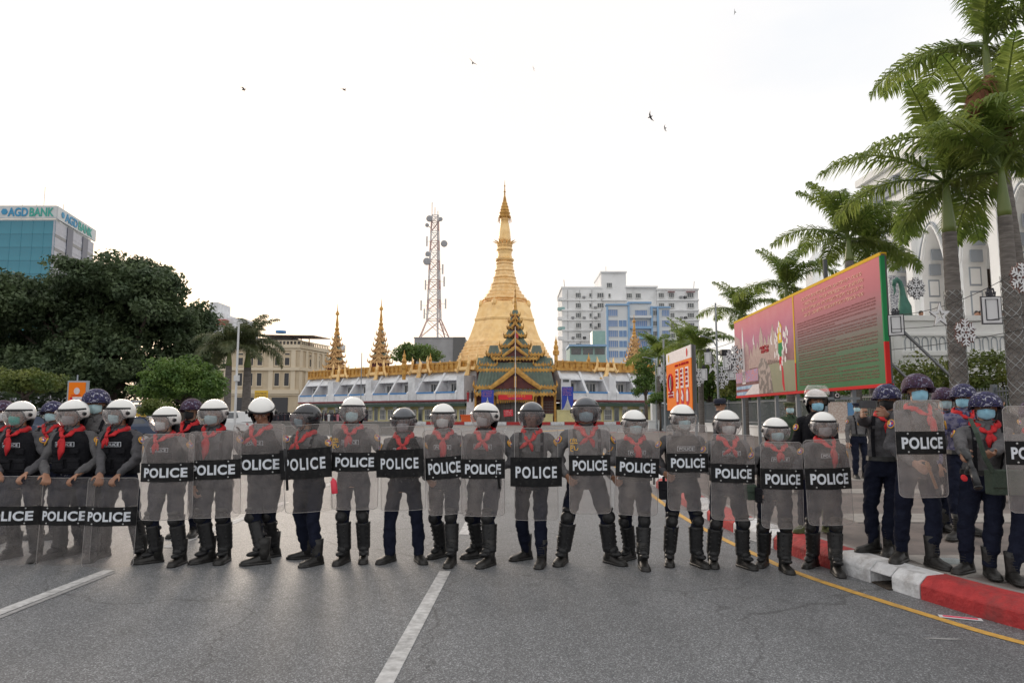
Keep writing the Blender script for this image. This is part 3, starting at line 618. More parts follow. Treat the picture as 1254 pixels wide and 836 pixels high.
pyatthat(777.5, 442, 385, 124, 22, 'carved golden spire pavilion above the right shop wing')
for px, y0, Y, lab in ((681, 411, 112, 'small gold spire right of the temple gate roofs'), (495, 428, 112, 'small red and gold post top over the left wing'), (527, 432, 112, 'small golden finial over the left wing'), (721, 432, 110, 'small golden finial over the right wing')):
    B = MB(); zt = ZY(y0, Y); B.lathe([(.5, zt - 3.2), (.55, zt - 2.6), (.35, zt - 2.3), (.42, zt - 1.9), (.22, zt - 1.4), (.28, zt - 1.1), (.08, zt - .5), (.02, zt)], 8); B.lathe([(.3, 7), (.3, zt - 3.2)], 8)
    o = B.build('gold_finial_post', goldc, None, (P(px, 440, Y).x, Y, 0)); tag(o, lab, 'finial')
# red and white kerb blocks along the roundabout
bar = tag(MB().box((0, 0, -.5), (.1, .1, .05)).build('roundabout_kerb', conc), kind='structure')
RB = cr_([(P(255, 500, 118).x, 118), (P(340, 500, 112).x, 112), (P(430, 500, 103).x, 103), (P(520, 500, 95).x, 95), (P(640, 500, 91).x, 91), (P(760, 500, 95).x, 95), (P(812, 500, 100).x, 100)], 8); RD = arc(RB); s_ = 0; i = 0
RBm = [MB().box((0, 0, .2), (1.9, .3, .44)).mesh('kerb_block', [m]) for m in (k_red, k_wht)]
while s_ < RD[-1] - 2:
    p, t = at_arc(RB, RD, s_ + 1); inst(RBm[i % 2], 'kerb_block', bar, (p.x, p.y, 0), (0, 0, math.atan2(t.y, t.x))); s_ += 1.95; i += 1
B = MB(); rings = []
for p in RB: rings.append([(p.x, p.y + .15, .1), (p.x, p.y + 30, .1)])
B.loft(rings, cap=False, closed=False); tag(B.build('roundabout_pavement', slab), kind='structure')
for pts, lab in (([(P(500, 500, 80).x, 80), (P(700, 500, 80).x, 82)], ''), ([(-30, 70), (-12, 76)], ''), ([(2, 60), (5.5, 66)], '')): strip('yellow_road_patch', pts, .8, paint_y)
strip('pale_road_patch', [(3, 30), (6, 60)], 2.2, mat('pale_asphalt', (.20, .185, .175), (.16, .15, .145), 2, rough=.8, bump=.3, bsc=60), .0035)  # strip of paler, slightly pink asphalt on the far road

# ================================================================ FAR BUILDINGS
def block(name, px0, px1, Y, dep, ytop, m, label, cat='building', par=None, z0=0):
    x0, x1 = P(px0, 450, Y).x, P(px1, 450, Y).x; r = empty(name, ((x0 + x1) / 2, Y, 0), 0, label, cat)
    zt = ZY(ytop, Y); B = MB(); B.box2((-(x1 - x0) / 2, 0, z0), ((x1 - x0) / 2, dep, zt)); B.build('wall', m, r); return r, x1 - x0, zt
# --- glass bank tower
tealg = bpy.data.materials.new('teal_curtain_glass'); tealg.use_nodes = True
t = tealg.node_tree; b_ = t.nodes['Principled BSDF']; b_.inputs['Roughness'].default_value = .15; b_.inputs['Specular IOR Level'].default_value = .5
co = t.nodes.new('ShaderNodeTexCoord'); nz = t.nodes.new('ShaderNodeTexNoise'); nz.inputs['Scale'].default_value = .12; r_ = t.nodes.new('ShaderNodeValToRGB')
r_.color_ramp.elements[0].position = .3; r_.color_ramp.elements[1].position = .7; r_.color_ramp.elements[0].color = (.035, .20, .28, 1); r_.color_ramp.elements[1].color = (.055, .27, .36, 1)
t.links.new(co.outputs['Object'], nz.inputs[0]); t.links.new(nz.outputs[0], r_.inputs[0]); t.links.new(r_.outputs[0], b_.inputs['Base Color'])
greyclad = mat('silver_cladding', (.42, .43, .48), (.36, .37, .42), .8, rough=.4, metal=.2); darkstrip = mat('dark_cladding', (.10, .11, .15), rough=.4)
bt = empty('bank_tower', (P(66, 300, 180).x, 180, 0), 0, 'teal glass bank tower with rooftop sign behind the big tree', 'building')
ztw = ZY(270, 180)
ex = P(115, 300, 205); dx = ex.x - bt.location.x; dy = ex.y - 180; B = MB(); B.loft([[(-45, .3, q), (-.05, .3, q), (dx - .1, dy, q), (dx - 45, dy, q)] for q in (0, ztw)]); B.build('wall', greyclad, bt)
B = MB(); n = 15; 
for k in range(15):
    for j in range(15):
        pass
GP = MB().box((0, 0, 0), (2.9, .12, 3.5)).mesh('glass_panel', [tealg])
for k in range(15):
    for j in range(12): inst(GP, 'glass_panel', bt, (-1.6 - 3.0 * k, .2, ztw - 1.9 - 3.62 * j))
B = MB()
for k in range(16): B.box((-.1 - 3.0 * k, .14, ztw - 22), (.10, .1, 44))
for j in range(13): B.box((-22.5, .13, ztw - .05 - 3.62 * j), (45, .08, .12))
B.build('mullion', tealg, bt)
# grey side face turned to the right: from corner x=66 to x=114
ex = P(115, 300, 205); dx = ex.x - bt.location.x; dy = ex.y - 180; Ls = math.hypot(dx, dy); sf = empty('side_face', (0.02, 0, 0), math.atan2(dy, dx)); sf.parent = bt
B = MB(); B.box2((0, .06, 0), (Ls, .5, ztw)); B.build('side_wall', greyclad, sf)
for j in range(16):
    B = MB(); B.box2((.3, .0, ztw - 2.6 - j * 1.85), (Ls - .2, .14, ztw - 1.7 - j * 1.85)); B.build('window_band', glass_d if j % 2 else greyclad, sf)
for a_ in (.28, .68):
    B = MB(); B.box2((Ls * a_, -.15, 0), (Ls * a_ + 3.6, .05, ztw)); B.build('dark_strip', darkstrip, sf)
sgn = mat('white_sign_band', (.66, .68, .68), (.55, .58, .6), .5, rough=.5); agb = mat('sign_blue', (.04, .28, .50), rough=.5); agg = mat('sign_green', (.05, .40, .33), rough=.5)
B = MB(); B.box2((-45, -.4, ztw + .5), (.2, .1, ztw + 4.0)); B.loft([[(-45, 2, q), (-.3, 2, q), (dx - 1, dy, q), (dx - 45, dy, q)] for q in (ztw - .1, ztw + 1.0)]); B.build('sign_band', sgn, bt)
B = MB(); B.box2((0, -.4, ztw + .5), (Ls, 0, ztw + 4.0)); B.build('sign_band', sgn, sf)
for par, x0, wA in ((bt, -6.6, 12.6), (sf, Ls * .52, Ls * .72)):
    tA = text_to('AGD', wA * .43, 2.4, .03, .05); tA.v = [(x + x0 - wA * .27, y - .5, z + ztw + 2.2) for x, y, z in tA.v]; tA.build('lettering', agb, par)
    tB = text_to('BANK', wA * .52, 2.4, .02, .05); tB.v = [(x + x0 + wA * .24, y - .5, z + ztw + 2.2) for x, y, z in tB.v]; tB.build('lettering', agg, par)
    B = MB(); B.lathe([(.9, -.05), (.9, .05)], 6); B.v = [(x + x0 - wA * .56, y * 0 - .5 - z, y + ztw + 2.3) for x, y, z in B.v]; B.build('logo', agb, par)
B = MB(); 
for x in (-1.5, -7, -9, -13): B.tube([(x, 5, ztw + 1), (x, 5, ztw + (11 if x == -7 else 6))], .1, 4)
B.build('antenna', steel, bt)
# --- colonial building
crm = mat('cream_render', (.60, .50, .36), (.53, .44, .31), .4, rough=.8, dirt=(.42, .34, .25), dsc=.3); crm2 = mat('cream_trim', (.68, .59, .45), rough=.8)
cb = empty('colonial_building', (P(366, 450, 150).x, 150, 0), 0, 'cream colonial building with tall windows and a tin rooftop shelter, behind the palms', 'building')
zc = ZY(423, 150); zz = lambda y: ZY(y, 150); m_ = 150 / F
B = MB(); B.box2((-130 * m_, 0, 0), (0, 20, zc)); B.build('wall', crm, cb)
ca = empty('corner_side', (0.0, .02, 0), math.atan2(14, 4.6)); ca.rotation_euler.z = math.atan2(P(402, 450, 163).y - 150, P(402, 450, 163).x - cb.location.x); ca.parent = cb; Lc = math.hypot(P(402, 450, 163).y - 150, P(402, 450, 163).x - cb.location.x)
B = MB(); B.box2((0, 0, 0), (Lc, 18, zc)); B.build('wall', crm, ca)
for par, L_ in ((cb, None), (ca, Lc)):
    xa, xb = (-130 * m_, .3) if par is cb else (-.1, Lc)
    for y_, h in ((424, .8), (428, .35), (451.5, .7), (479.5, .9), (483, .4)): B = MB(); B.box2((xa, -.5 if h > .5 else -.25, zz(y_) - h / 2), (xb, .1, zz(y_) + h / 2)); B.build('string_course', crm2, par)
    n = 9 if par is cb else 6
    for k in range(n):
        x = (-1.2 - k * 4.9) if par is cb else .6 + k * (Lc - 1) / (n - 1); B = MB(); B.box2((x - .5, -.22, zz(478)), (x + .5, .05, zz(428.5))); B.build('pilaster', crm2, par)
    B = MB(); nb = int((xb - xa) / .8)
    for k in range(nb): B.box((xa + .4 + k * .8, -.2, zc + .5), (.25, .2, .9))
    B.box2((xa, -.3, zc + .95), (xb, .05, zc + 1.15)); B.build('balustrade', crm2, par)
Wt = winmesh(1.25, 3.0, .12, 0, 0, mat('louvre_dark', (.045, .045, .05), rough=.5), crm2); Wm = winmesh(1.25, 1.9, .12, 0, 0, bpy.data.materials['louvre_dark'], crm2); Ws = winmesh(1.25, .55, .1, 0, 0, bpy.data.materials['louvre_dark'], crm2, sill=False)
LOUV = MB()
shopd = mat('shopfront_dark', (.05, .05, .055), rough=.4)
for k, px in enumerate((351.5, 339.5, 318, 307, 294.5, 276, 264)):
    x = (px - 366) * m_
    inst(Wt, 'window', cb, (x, -.02, zz(464.5))); inst(Wm, 'window', cb, (x, -.02, zz(442.5))); inst(Ws, 'window', cb, (x, -.02, zz(433.5)))
for k in range(4):
    x = .9 + k * (Lc - 1.8) / 3
    for me, y_ in ((Wt, 464.5), (Wm, 442.5), (Ws, 433.5)): inst(me, 'window', ca, (x, -.02, zz(y_)), scale=(.7, 1, 1))
for a_, c_ in ((334, 354), (290, 312)):
    B = MB(); B.box2(((a_ - 366) * m_, -.06, .2), ((c_ - 366) * m_, .02, zz(486.5))); B.build('shopfront', shopd, cb)
tin = mat('rusty_tin', (.20, .13, .115), (.14, .10, .09), .6, rough=.7); grw = mat('grey_render', (.36, .36, .37), (.29, .29, .30), .3, rough=.9)
B = MB(); B.box2((-60 * m_, 3, zc), (-2, 18, zz(412))); B.build('roof_room', grw, cb)
B = MB(); B.add([(-62 * m_, -1, zz(410)), (18 * m_, -1, zz(411)), (14 * m_, 16, zz(405)), (-62 * m_, 16, zz(404)), (-62 * m_, -1, zz(411)), (18 * m_, -1, zz(412)), (14 * m_, 16, zz(406)), (-62 * m_, 16, zz(405))], [(0, 1, 2, 3), (7, 6, 5, 4), (0, 4, 5, 1), (1, 5, 6, 2), (2, 6, 7, 3), (3, 7, 4, 0)]); B.build('tin_roof', tin, cb)
for px in (309, 330, 355, 366, 376): B = MB(); x = (px - 366) * m_; B.tube([(x, 1, zc), (x, 1, zz(411))], .12, 6); B.build('roof_post', tin, cb)
B = MB(); B.lathe([(1.2, zz(404)), (1.2, zz(401)), (.4, zz(400.6))], 12, (-35 * m_, 6, 0)); B.build('water_tank', blue_r, cb)
B = MB(); B.box2((24 * m_, 14, zc), (32 * m_, 18, zz(413))); B.build('stair_head', concw, cb)
# yellow shop sign near it
B = MB(); B.box((0, 0, 0), (2.3, .15, 2.0)); o = B.build('sign_board', mat('yellow_sign', (.75, .48, .05), rough=.6), None, P(320, 485, 120)); tag(o, 'yellow sign board high on a post in front of the colonial building', 'sign')
B = MB(); B.tube([(0, .1, -1), (0, .1, -3.6 - .0)], .08, 6); [scribble(B, -.9, .9, .5 - .45 * q, .22, -.1, 0, q + 20) for q in range(3)]; B.build('post', tin, o)
# --- pale buildings behind
r, W_, zt = block('red_roofed_building', 253, 291, 200, 15, 398, concw, 'white building with a red band rising behind the left palms'); B = MB(); B.box2((-W_ / 2 - .2, -.3, ZY(398, 200)), (W_ * .05, 12, ZY(391, 200))); B.build('red_band', mat('brick_red_paint', (.42, .08, .07), rough=.7), r)
B = MB(); B.box2((-W_ / 2, 0, ZY(391, 200)), (W_ * .0, 12, ZY(384, 200))); B.box2((-W_ / 2, 0, ZY(384, 200)), (-W_ * .22, 9, ZY(370, 200))); B.box2((0, 2, ZY(398, 200)), (W_ * .5, 12, ZY(388, 200))); B.build('upper_storey', concw, r)
Wq = winmesh(1.5, 1.5, .12, 1, 0)
for k in range(5): inst(Wq, 'window', r, (-W_ / 2 + 1.3 + k * 1.9, -.02, ZY(402, 200)))
# --- grey block with the telecom mast
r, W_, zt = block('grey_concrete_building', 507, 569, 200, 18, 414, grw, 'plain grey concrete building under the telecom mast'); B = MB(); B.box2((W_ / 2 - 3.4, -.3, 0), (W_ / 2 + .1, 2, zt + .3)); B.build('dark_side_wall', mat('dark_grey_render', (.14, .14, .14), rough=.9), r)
B = MB(); B.box2((-W_ / 2 - .2, -.2, zt), (W_ / 2, 18, zt + .3)); B.build('parapet', grw, r)
mr_ = mat('mast_red_paint', (.50, .33, .31), (.52, .38, .36), .5, rough=.6); mw_ = mat('mast_white_paint', (.62, .60, .60), rough=.6); dish_m = mat('dish_grey', (.36, .36, .38), rough=.5)
tm = empty('telecom_mast', (P(531, 400, 204).x, 204, 0), R(12), 'red and white lattice telecom mast with grey dishes on the grey building', 'mast')
tz = lambda y: ZY(y, 204); tp_ = 204 / F
levels = [(414, 17), (392, 8.2), (380, 7.8), (368, 7.4), (356, 7), (344, 6.6), (332, 6.2), (320, 5.8), (308, 5.4), (296, 5), (284, 4.6), (272, 4.2), (264, 4)]
for i, ((ya, ha), (yb, hb)) in enumerate(zip(levels, levels[1:])):
    B = MB(); ha *= tp_; hb *= tp_; A_ = [Vector((sx * ha, sy * ha, tz(ya))) for sx, sy in ((-1, -1), (1, -1), (1, 1), (-1, 1))]; C_ = [Vector((sx * hb, sy * hb, tz(yb))) for sx, sy in ((-1, -1), (1, -1), (1, 1), (-1, 1))]
    for k in range(4):
        B.tube([A_[k], C_[k]], .2, 5); B.tube([C_[k], C_[(k + 1) % 4]], .11, 4); B.tube([A_[k], C_[(k + 1) % 4]], .085, 4); B.tube([A_[(k + 1) % 4], C_[k]], .085, 4)
    B.build('lattice_section', mr_ if i % 2 == 0 else mw_, tm)
B = MB(); B.tube([(1.3, 1, tz(414)), (1.0, 1, tz(262))], .35, 5); B.build('ladder', mw_, tm)
B = MB()
for x, y0, y1 in ((-.9, 264, 248), (.9, 264, 258), (0, 264, 254)): B.tube([(x, 0, tz(y0)), (x, 0, tz(y1))], .12, 4)
B.build('whip_antenna', mw_, tm)
for px, py, r0 in ((526, 270, 4), (541.5, 299.5, 4.2), (521, 313, 3.2), (522, 322, 4.6), (537, 270, 2.6), (524, 278, 2.4)):
    B = MB(); q = r0 * tp_; B.lathe([(.15, .9), (q * .55, .55), (q, 0), (q, -.35), (q * .9, -.45), (.1, -.5)], 16); B.v = [(x, z - 1.6, y) for x, y, z in B.v]; B.tube([(0, -1, 0), (0, 1, 0)], .12, 5)
    o = B.build('dish', dish_m, tm, ((px - 531) * tp_, 0, tz(py)), smooth=False); o.rotation_euler = (0, 0, R(random.uniform(-30, 30)))
for px, py in ((515, 375), (519, 385), (545, 372), (520, 350), (543, 345), (521, 297), (541, 330)):
    B = MB(); B.box((0, 0, 0), (.5, .3, 3.0)); B.tube([(0, 0, 0), ((531 - px) * tp_ * .5, 0, 0)], .07, 4); B.build('panel_antenna', mw_, tm, ((px - 531) * tp_, -1, tz(py)))
# --- white apartment block
aptw = mat('grimy_white_render', (.84, .84, .84), (.77, .77, .77), .25, rough=.85, dirt=(.55, .55, .54), dsc=.22)
ap = empty('apartment_block', (P(770, 400, 215).x, 215, 0), 0, 'tall grimy white apartment block with dark windows and a rooftop tower', 'building')
am = 215 / F; az = lambda y: ZY(y, 215); ax = lambda px: (px - 770) * am
for a_, c_, yt, dp_ in ((688, 737, 353, 20), (737, 768, 334, 18), (768, 806, 352, 16), (806, 857, 355, 20)):
    B = MB(); B.box2((ax(a_), (0, .4, .9, .2)[(688, 737, 768, 806).index(a_)], 0), (ax(c_) - .02, dp_, az(yt))); B.build('wall', aptw, ap)
    B = MB(); B.box2((ax(a_) - .3, -.2, az(yt)), (ax(c_) + .2, dp_, az(yt) + .5)); B.build('parapet', aptw, ap)
for j, y_ in enumerate((367.5, 380, 392, 404.5, 417)):
    for a_, c_ in ((688, 737), (737.2, 767.8), (806, 857)): B = MB(); B.box2((ax(a_) - .2, -.35, az(y_) - .2), (ax(c_) + .1, .3, az(y_) + .25)); B.build('floor_ledge', aptw, ap)
Wa = winmesh(1.75, 1.6, .12, 2, 0, glass_d, frame_w); Wb = winmesh(.8, 1.3, .1, 0, 0)
for y_ in (361.5, 374, 386, 398.3, 411, 423):
    for px in (708, 735.5, 772, 783, 811, 823.5, 847): inst(Wa, 'window', ap, (ax(px), (.85 if 768 < px < 806 else -.02), az(y_)), scale=(1.25 if px in (847, 735.5) else 1, 1, 1))
    for px in (723, 747): inst(Wb, 'window', ap, (ax(px), -.02 if px == 723 else .35, az(y_)))
for px, y_ in ((747, 349),): inst(Wa, 'window', ap, (ax(px), .35, az(y_)))
tealp = mat('teal_paint', (.34, .50, .48), (.28, .44, .43), .5, rough=.7)
for j, y_ in enumerate((363, 375, 387, 399, 411)):   # rounded corner balconies on the left
    B = MB(); B.lathe([(1.3, az(y_ + 4.5)), (1.5, az(y_ + 4.4)), (1.5, az(y_ + 1)), (1.3, az(y_ + .9))], 12, (ax(688), 1.2, 0)); B.build('balcony', aptw if j % 2 == 0 else tealp, ap)
ACU = MB().box((0, 0, 0), (.9, .5, .7)).box((0, -.27, 0), (.5, .04, .5)).mesh('air_conditioner', [grw])
for k in range(26): inst(ACU, 'air_conditioner', ap, (ax(random.choice((701, 715, 729, 741, 815, 817, 835, 840, 853))), -.3, az(random.choice((364, 376.5, 389, 401, 413.5)))))
for k in range(9): B = MB(); B.tube([(ax(691 + 5 * k) + 1, -.12, az(430)), (ax(691 + 5 * k) + 1, -.12, az(355))], .06, 4); (B.build('drain_pipe', grw, ap) if k % 3 == 0 else None)
B = MB(); B.box((ax(847), -.5, az(357.8)), (2.8, .9, .15)); B.box((ax(823), -.5, az(357.8)), (2.2, .9, .15)); B.build('awning', maroon, ap)
B = MB(); B.tube([(ax(692), 2, az(353)), (ax(691), 2, az(341))], .12, 4); B.tube([(ax(853), 2, az(355)), (ax(854.5), 2, az(343))], .12, 4); B.tube([(ax(745), 4, az(334)), (ax(745), 4, az(323))], .08, 4); B.build('antenna', steel, ap)
# --- blue and white building
blw = mat('blue_window_glass', (.15, .25, .47), (.20, .30, .52), .6, rough=.3); blt = mat('sky_blue_trim', (.25, .42, .64), rough=.6); wh2 = mat('clean_white_render', (.66, .68, .70), rough=.75)
bb = empty('blue_building', (P(782, 400, 195).x, 195, 0), 0, 'blue and white office block with blue glazed windows in front of the white apartments', 'building')
bm = 195 / F; bz = lambda y: ZY(y, 195); bx = lambda px: (px - 782) * bm
for a_, c_, yt, y0 in ((743, 771, 374, 0), (771, 799, 371, .8), (799, 822, 377, .3)): B = MB(); B.box2((bx(a_), y0, 0), (bx(c_) - .02, 14, bz(yt))); B.build('wall', wh2, bb); B = MB(); B.box2((bx(a_) - .3, y0 - .5, bz(yt)), (bx(c_), y0 + 2, bz(yt) + .45)); B.build('roof_edge', blt, bb)
for px in (743.5, 770, 798.5, 806): B = MB(); B.box2((bx(px) - .25, -.35, 0), (bx(px) + .25, .9, bz(375))); B.build('blue_fin', blt, bb)
Wc = winmesh(2.9, 2.1, .12, 4, 0, blw, frame_w, sill=False); Wd = winmesh(1.0, 1.8, .1, 1, 0, blw, blt, sill=False); We = winmesh(3.6, 2.0, .12, 5, 0, blw, frame_w, sill=False)
for y_ in (383, 396, 408.5, 421, 433.5):
    inst(Wc, 'window', bb, (bx(750.5), -.02, bz(y_)))
    if y_ > 385: inst(Wd, 'window', bb, (bx(760), -.02, bz(y_))); inst(Wd, 'window', bb, (bx(765), -.02, bz(y_)))
    inst(We, 'window', bb, (bx(786), .78, bz(y_))); inst(Wc, 'window', bb, (bx(816), .28, bz(y_)), scale=(.8, 1, 1)); inst(Wa, 'window', bb, (bx(802.5), .28, bz(y_)))
    B = MB(); B.box2((bx(771.5), -.5, bz(y_ + 6.4)), (bx(798), .8, bz(y_ + 5.6))); B.box2((bx(771.5), -.5, bz(y_ + 5.6)), (bx(798), -.4, bz(y_ + 3.4))); B.build('balcony', wh2 if y_ < 390 else blt, bb)
# teal house and glazed box
r, W_, zt = block('teal_house', 698, 742, 150, 10, 424, tealp, 'low teal house with blue roof edge right of the temple gate'); B = MB(); B.box2((-W_ / 2 - .3, -1.2, zt - .1), (W_ / 2 + .1, 8, zt + .35)); B.build('roof', blt, r)
for k in range(3): B = MB(); B.box((-W_ / 2 + 1.4 + k * 2.6, -.03, zt - 1.1), (2.2, .1, 1.4)); B.build('window', glass_d, r)
r, W_, zt = block('green_glazed_box', 726, 742, 170, 5, 405, mat('green_glass', (.24, .40, .38), (.30, .46, .43), 1, rough=.3), 'green glazed stairwell between the white and blue buildings', 'building')
# ================================================================ CITY HALL (right)
chw = mat('city_hall_white', (.88, .88, .87), (.84, .84, .83), .4, rough=.75, dirt=(.68, .68, .67), dsc=.35); chg = mat('grey_moulding', (.33, .36, .40), rough=.7); chd = mat('dark_interior', (.05, .035, .03), rough=.8); bwood = mat('brown_door_wood', (.16, .06, .035), rough=.5)
FX = 26.0; ch = empty('city_hall', (FX, 40, 0), 0, 'white city hall with tall pointed arches and a terrace behind the palms', 'building')
zt0, zap, ztop = 6.6, 13.1, 17.4
bays = [(47.2 - 3.85 * k, 43.35 - 3.85 * k) for k in range(7)]
for i, (ya, yb) in enumerate(bays):
    c = (ya + yb) / 2; hw = 1.18; zs = 10.2; curve = []
    for k in range(13):
        f = k / 12; q = -1 + 2 * f; z_ = zs + (zap - zs) * (1 - abs(q) ** 1.7) ** .85; curve.append((c + hw * q, z_))
    B = MB(); B.box2((0, yb - 40, 0), (1.4, c - hw - 40, ztop)); B.box2((0, c + hw - 40, 0), (1.4, ya - 40, ztop)); B.box2((0, c - hw - 40, 0), (1.4, c + hw - 40, zt0 - .1))
    for (y1, z1), (y2, z2) in zip(curve, curve[1:]):
        B.add([(0, y1 - 40, z1), (0, y2 - 40, z2), (0, y2 - 40, ztop), (0, y1 - 40, ztop)], [(3, 2, 1, 0)]); B.add([(0, y1 - 40, z1), (1.4, y1 - 40, z1), (1.4, y2 - 40, z2), (0, y2 - 40, z2)], [(0, 1, 2, 3)])
    B.build('arch_bay', chw, ch)
    for dz, dh in ((.12, .07), (.34, .05)): B = MB(); B.tube([(-.05, c + (y - c) * (1 + dz) - 40, z_ + dz * .9) for y, z_ in curve], dh, 5, cap=True); B.build('arch_moulding', chw if dz < .3 else chg, ch)
    B = MB(); B.box2((-.07, c - 1.62 - 40, 13.9), (-.0, c + 1.62 - 40, 14.6)); B.build('frieze_panel', chg, ch)
    B = MB(); B.box2((-.12, c - 1.75 - 40, 14.6), (.02, c + 1.75 - 40, 14.75)); B.box2((-.12, c - 1.75 - 40, 13.75), (.02, c + 1.75 - 40, 13.9)); B.build('frieze_moulding', chw, ch)
    for z1, z2 in ((7.2, 8.6), (8.9, 10.0)):   # panels on the deep jambs
        B = MB(); B.box2((.35, c + hw - 40 - .03, z1), (1.05, c + hw - 40 + .02, z2)); B.build('jamb_panel', chg, ch)
        B = MB(); B.box2((.43, c + hw - 40 - .05, z1 + .1), (.97, c + hw - 40 - .02, z2 - .1)); B.build('jamb_panel', chw, ch)
    for zz_ in (10.6, 11.5): B = MB(); q = abs(1 - ((zz_ - zs) / (zap - zs))) ; B.box((.7, c + hw * .80 - (zz_ - 10.6) * .32 - 40, zz_), (.7, .06, .7)); B.build('vault_panel', chg, ch)
    B = MB(); B.box2((2.6, yb - 40, 0), (2.9, ya - 40, ztop)); B.build('inner_wall', chw, ch)
    B = MB(); B.box2((2.4, c - 1.2 - 40, zt0), (2.6, c + 1.2 - 40, 10.2)); B.build('inner_opening', chd, ch)
    B = MB(); B.box2((2.28, c - .5 - 40, zt0), (2.4, c + .6 - 40, 9.2)); B.build('door', bwood, ch)
    if i in (1, 2, 3): B = MB(); B.box2((-.35, ya - .35 - 40, zt0), (0, ya + .35 - 40, ztop)); B.build('buttress', chw, ch)
B = MB(); B.box2((-.6, 47.2 - 40, 0), (6, 48.0 - 40, ztop)); B.build('corner_pier', chw, ch)
B = MB(); B.box2((-.5, -21, ztop), (8, 8.4, ztop + .6)); B.box2((-.8, -21, ztop + .6), (8, 8.7, ztop + 1.1)); B.build('cornice', chw, ch)
for z_ in (15.7, 16.4): B = MB(); B.box2((-.25, -21, z_), (-.01, 7.5, z_ + .35)); B.build('string_course', chw if z_ < 16 else chg, ch)
for k in range(7):
    c = sum(bays[k]) / 2 - 40
    for dd in (-.9, .9): B = MB(); B.box2((-.6, c + dd - .2, ztop - .45), (-.02, c + dd + .2, ztop)); B.build('bracket', chg, ch)
B = MB(); B.box2((1.5, -21, 0), (12, 8, .3)); B.box2((2.95, -21, 0), (12, 7.5, ztop)); B.build('main_block', chw, ch)
# terrace with blind balustrade
TY = 33.0; tx0, tx1 = P(1104, 400, TY).x - FX, 12; tt = ZY(386.5, TY)
B = MB(); B.box2((tx0, TY - 40, 0), (tx1, 7.1, tt - .25)); B.box2((tx0 - .12, TY - .12 - 40, tt - .25), (tx1, 7.15, tt)); B.build('terrace', chw, ch)
zb0, zb1 = ZY(429, TY), ZY(412, TY)
B = MB(); B.box2((tx0 - .1, TY - 40 - .10, zb1 + .02), (tx1, TY - 40 - .0, zb1 + .14)); B.box2((tx0 - .15, TY - 40 - .16, zb0 - .25), (tx1, TY - 40, zb0 - .05)); B.build('balustrade_rail', chw, ch)
n = 24
for k in range(n):
    x = tx0 + .25 + k * .42
    B = MB(); hw = .14; B.tube([(x - hw, TY - 40 - .03, zb0), (x - hw, TY - 40 - .03, zb1 - .2), (x - hw * .7, TY - 40 - .03, zb1 - .08), (x, TY - 40 - .03, zb1 - .02), (x + hw * .7, TY - 40 - .03, zb1 - .08), (x + hw, TY - 40 - .03, zb1 - .2), (x + hw, TY - 40 - .03, zb0)], .022, 4); B.build('balustrade_arch', chg, ch)
B = MB(); B.box2((tx0 - .8, TY + .8 - 40, 0), (tx0, 7, tt - .1)); B.box2((tx0 - .9, TY + .7 - 40, zb0 - .25), (tx0 - .75, 7, zb0 - .05)); B.build('terrace_step', chw, ch)
# set-back wing with turrets
r = empty('city_hall_rear_wing', (33, 56, 0), 0, 'set-back white wing with small turrets showing between palm crowns', 'building')
B = MB(); B.box2((0, 0, 0), (18, 26, 15.0)); B.box2((-.3, -.3, 15), (18, 26, 15.5)); B.build('wall', chw, r)
for x, y in ((.6, .6), (.6, 9), (.6, 18)):
    B = MB(); B.box2((x - .9, y - .9, 15.5), (x + .9, y + .9, 17.6)); B.lathe([(1.1, 17.6), (1.1, 17.9), (.7, 18.6), (.15, 19.3), (.04, 20.4)], 8, (x, y, 0)); B.build('turret', chw, r)
for k in range(7):
    for zz_ in (6, 10.5): B = MB(); B.box2((-.03, 1.5 + 3.4 * k, zz_), (.05, 2.9 + 3.4 * k, zz_ + 2.6)); B.build('window', glass_d, r)
for k in range(4): B = MB(); B.box2((1.5 + 4 * k, -.04, 11), (3 + 4 * k, .05, 13.6)); B.build('window', glass_d, r)
# ================================================================ FENCE along the park side
fen_m = mat('grey_fence_iron', (.19, .21, .23), rough=.5)
fe = empty('iron_fence', (15.5, 38, 0), 0, 'grey iron railing on a white plinth running along the far pavement', 'fence')
B = MB(); B.box2((-.2, -22, 0), (.2, 36, .75)); B.box2((-.26, -22, .75), (.26, 36, .85)); B.build('plinth', chw, fe)
for k in range(20): B = MB(); B.box2((-.08, -22 + 3 * k - .06, .85), (.08, -22 + 3 * k + .06, 2.55)); B.build('post', fen_m, fe)
B = MB()
for k in range(400): B.box((0, -21.9 + .145 * k, 1.65), (.03, .03, 1.6))
for z_ in (1.0, 2.3): B.box2((-.03, -22, z_), (.03, 36, z_ + .06))
o = B.build('railing_bars', fen_m, fe); o['kind'] = 'stuff'
B = MB(); B.box((0, 0, 1.5), (.9, .9, 3.0)); B.box((0, 0, 3.05), (1.15, 1.15, .16)); B.box((0, 0, .2), (1.2, 1.2, .4)); B.lathe([(.5, 3.1), (.3, 3.3), (.05, 3.45)], 4, phase=R(45))
g1 = B.build('gate_pillar', chw, None, (P(803, 500, 70).x, 70, 0)); tag(g1, 'white gate pillar at the far end of the grey fence', 'pillar')
B = MB(); B.box((0, 0, .4), (4.5, .5, .9)); B.box((0, 0, .88), (4.7, .6, .1)); tag(B.build('low_white_wall', chw, None, (P(822, 500, 66).x, 66, 0)), 'low white wall beside the gate pillar under the orange signboard', 'wall')
B = MB()
for k in range(14): B.box((-.9 * 0 + k * .3, 0, 1.0), (.05, .05, 2.0))
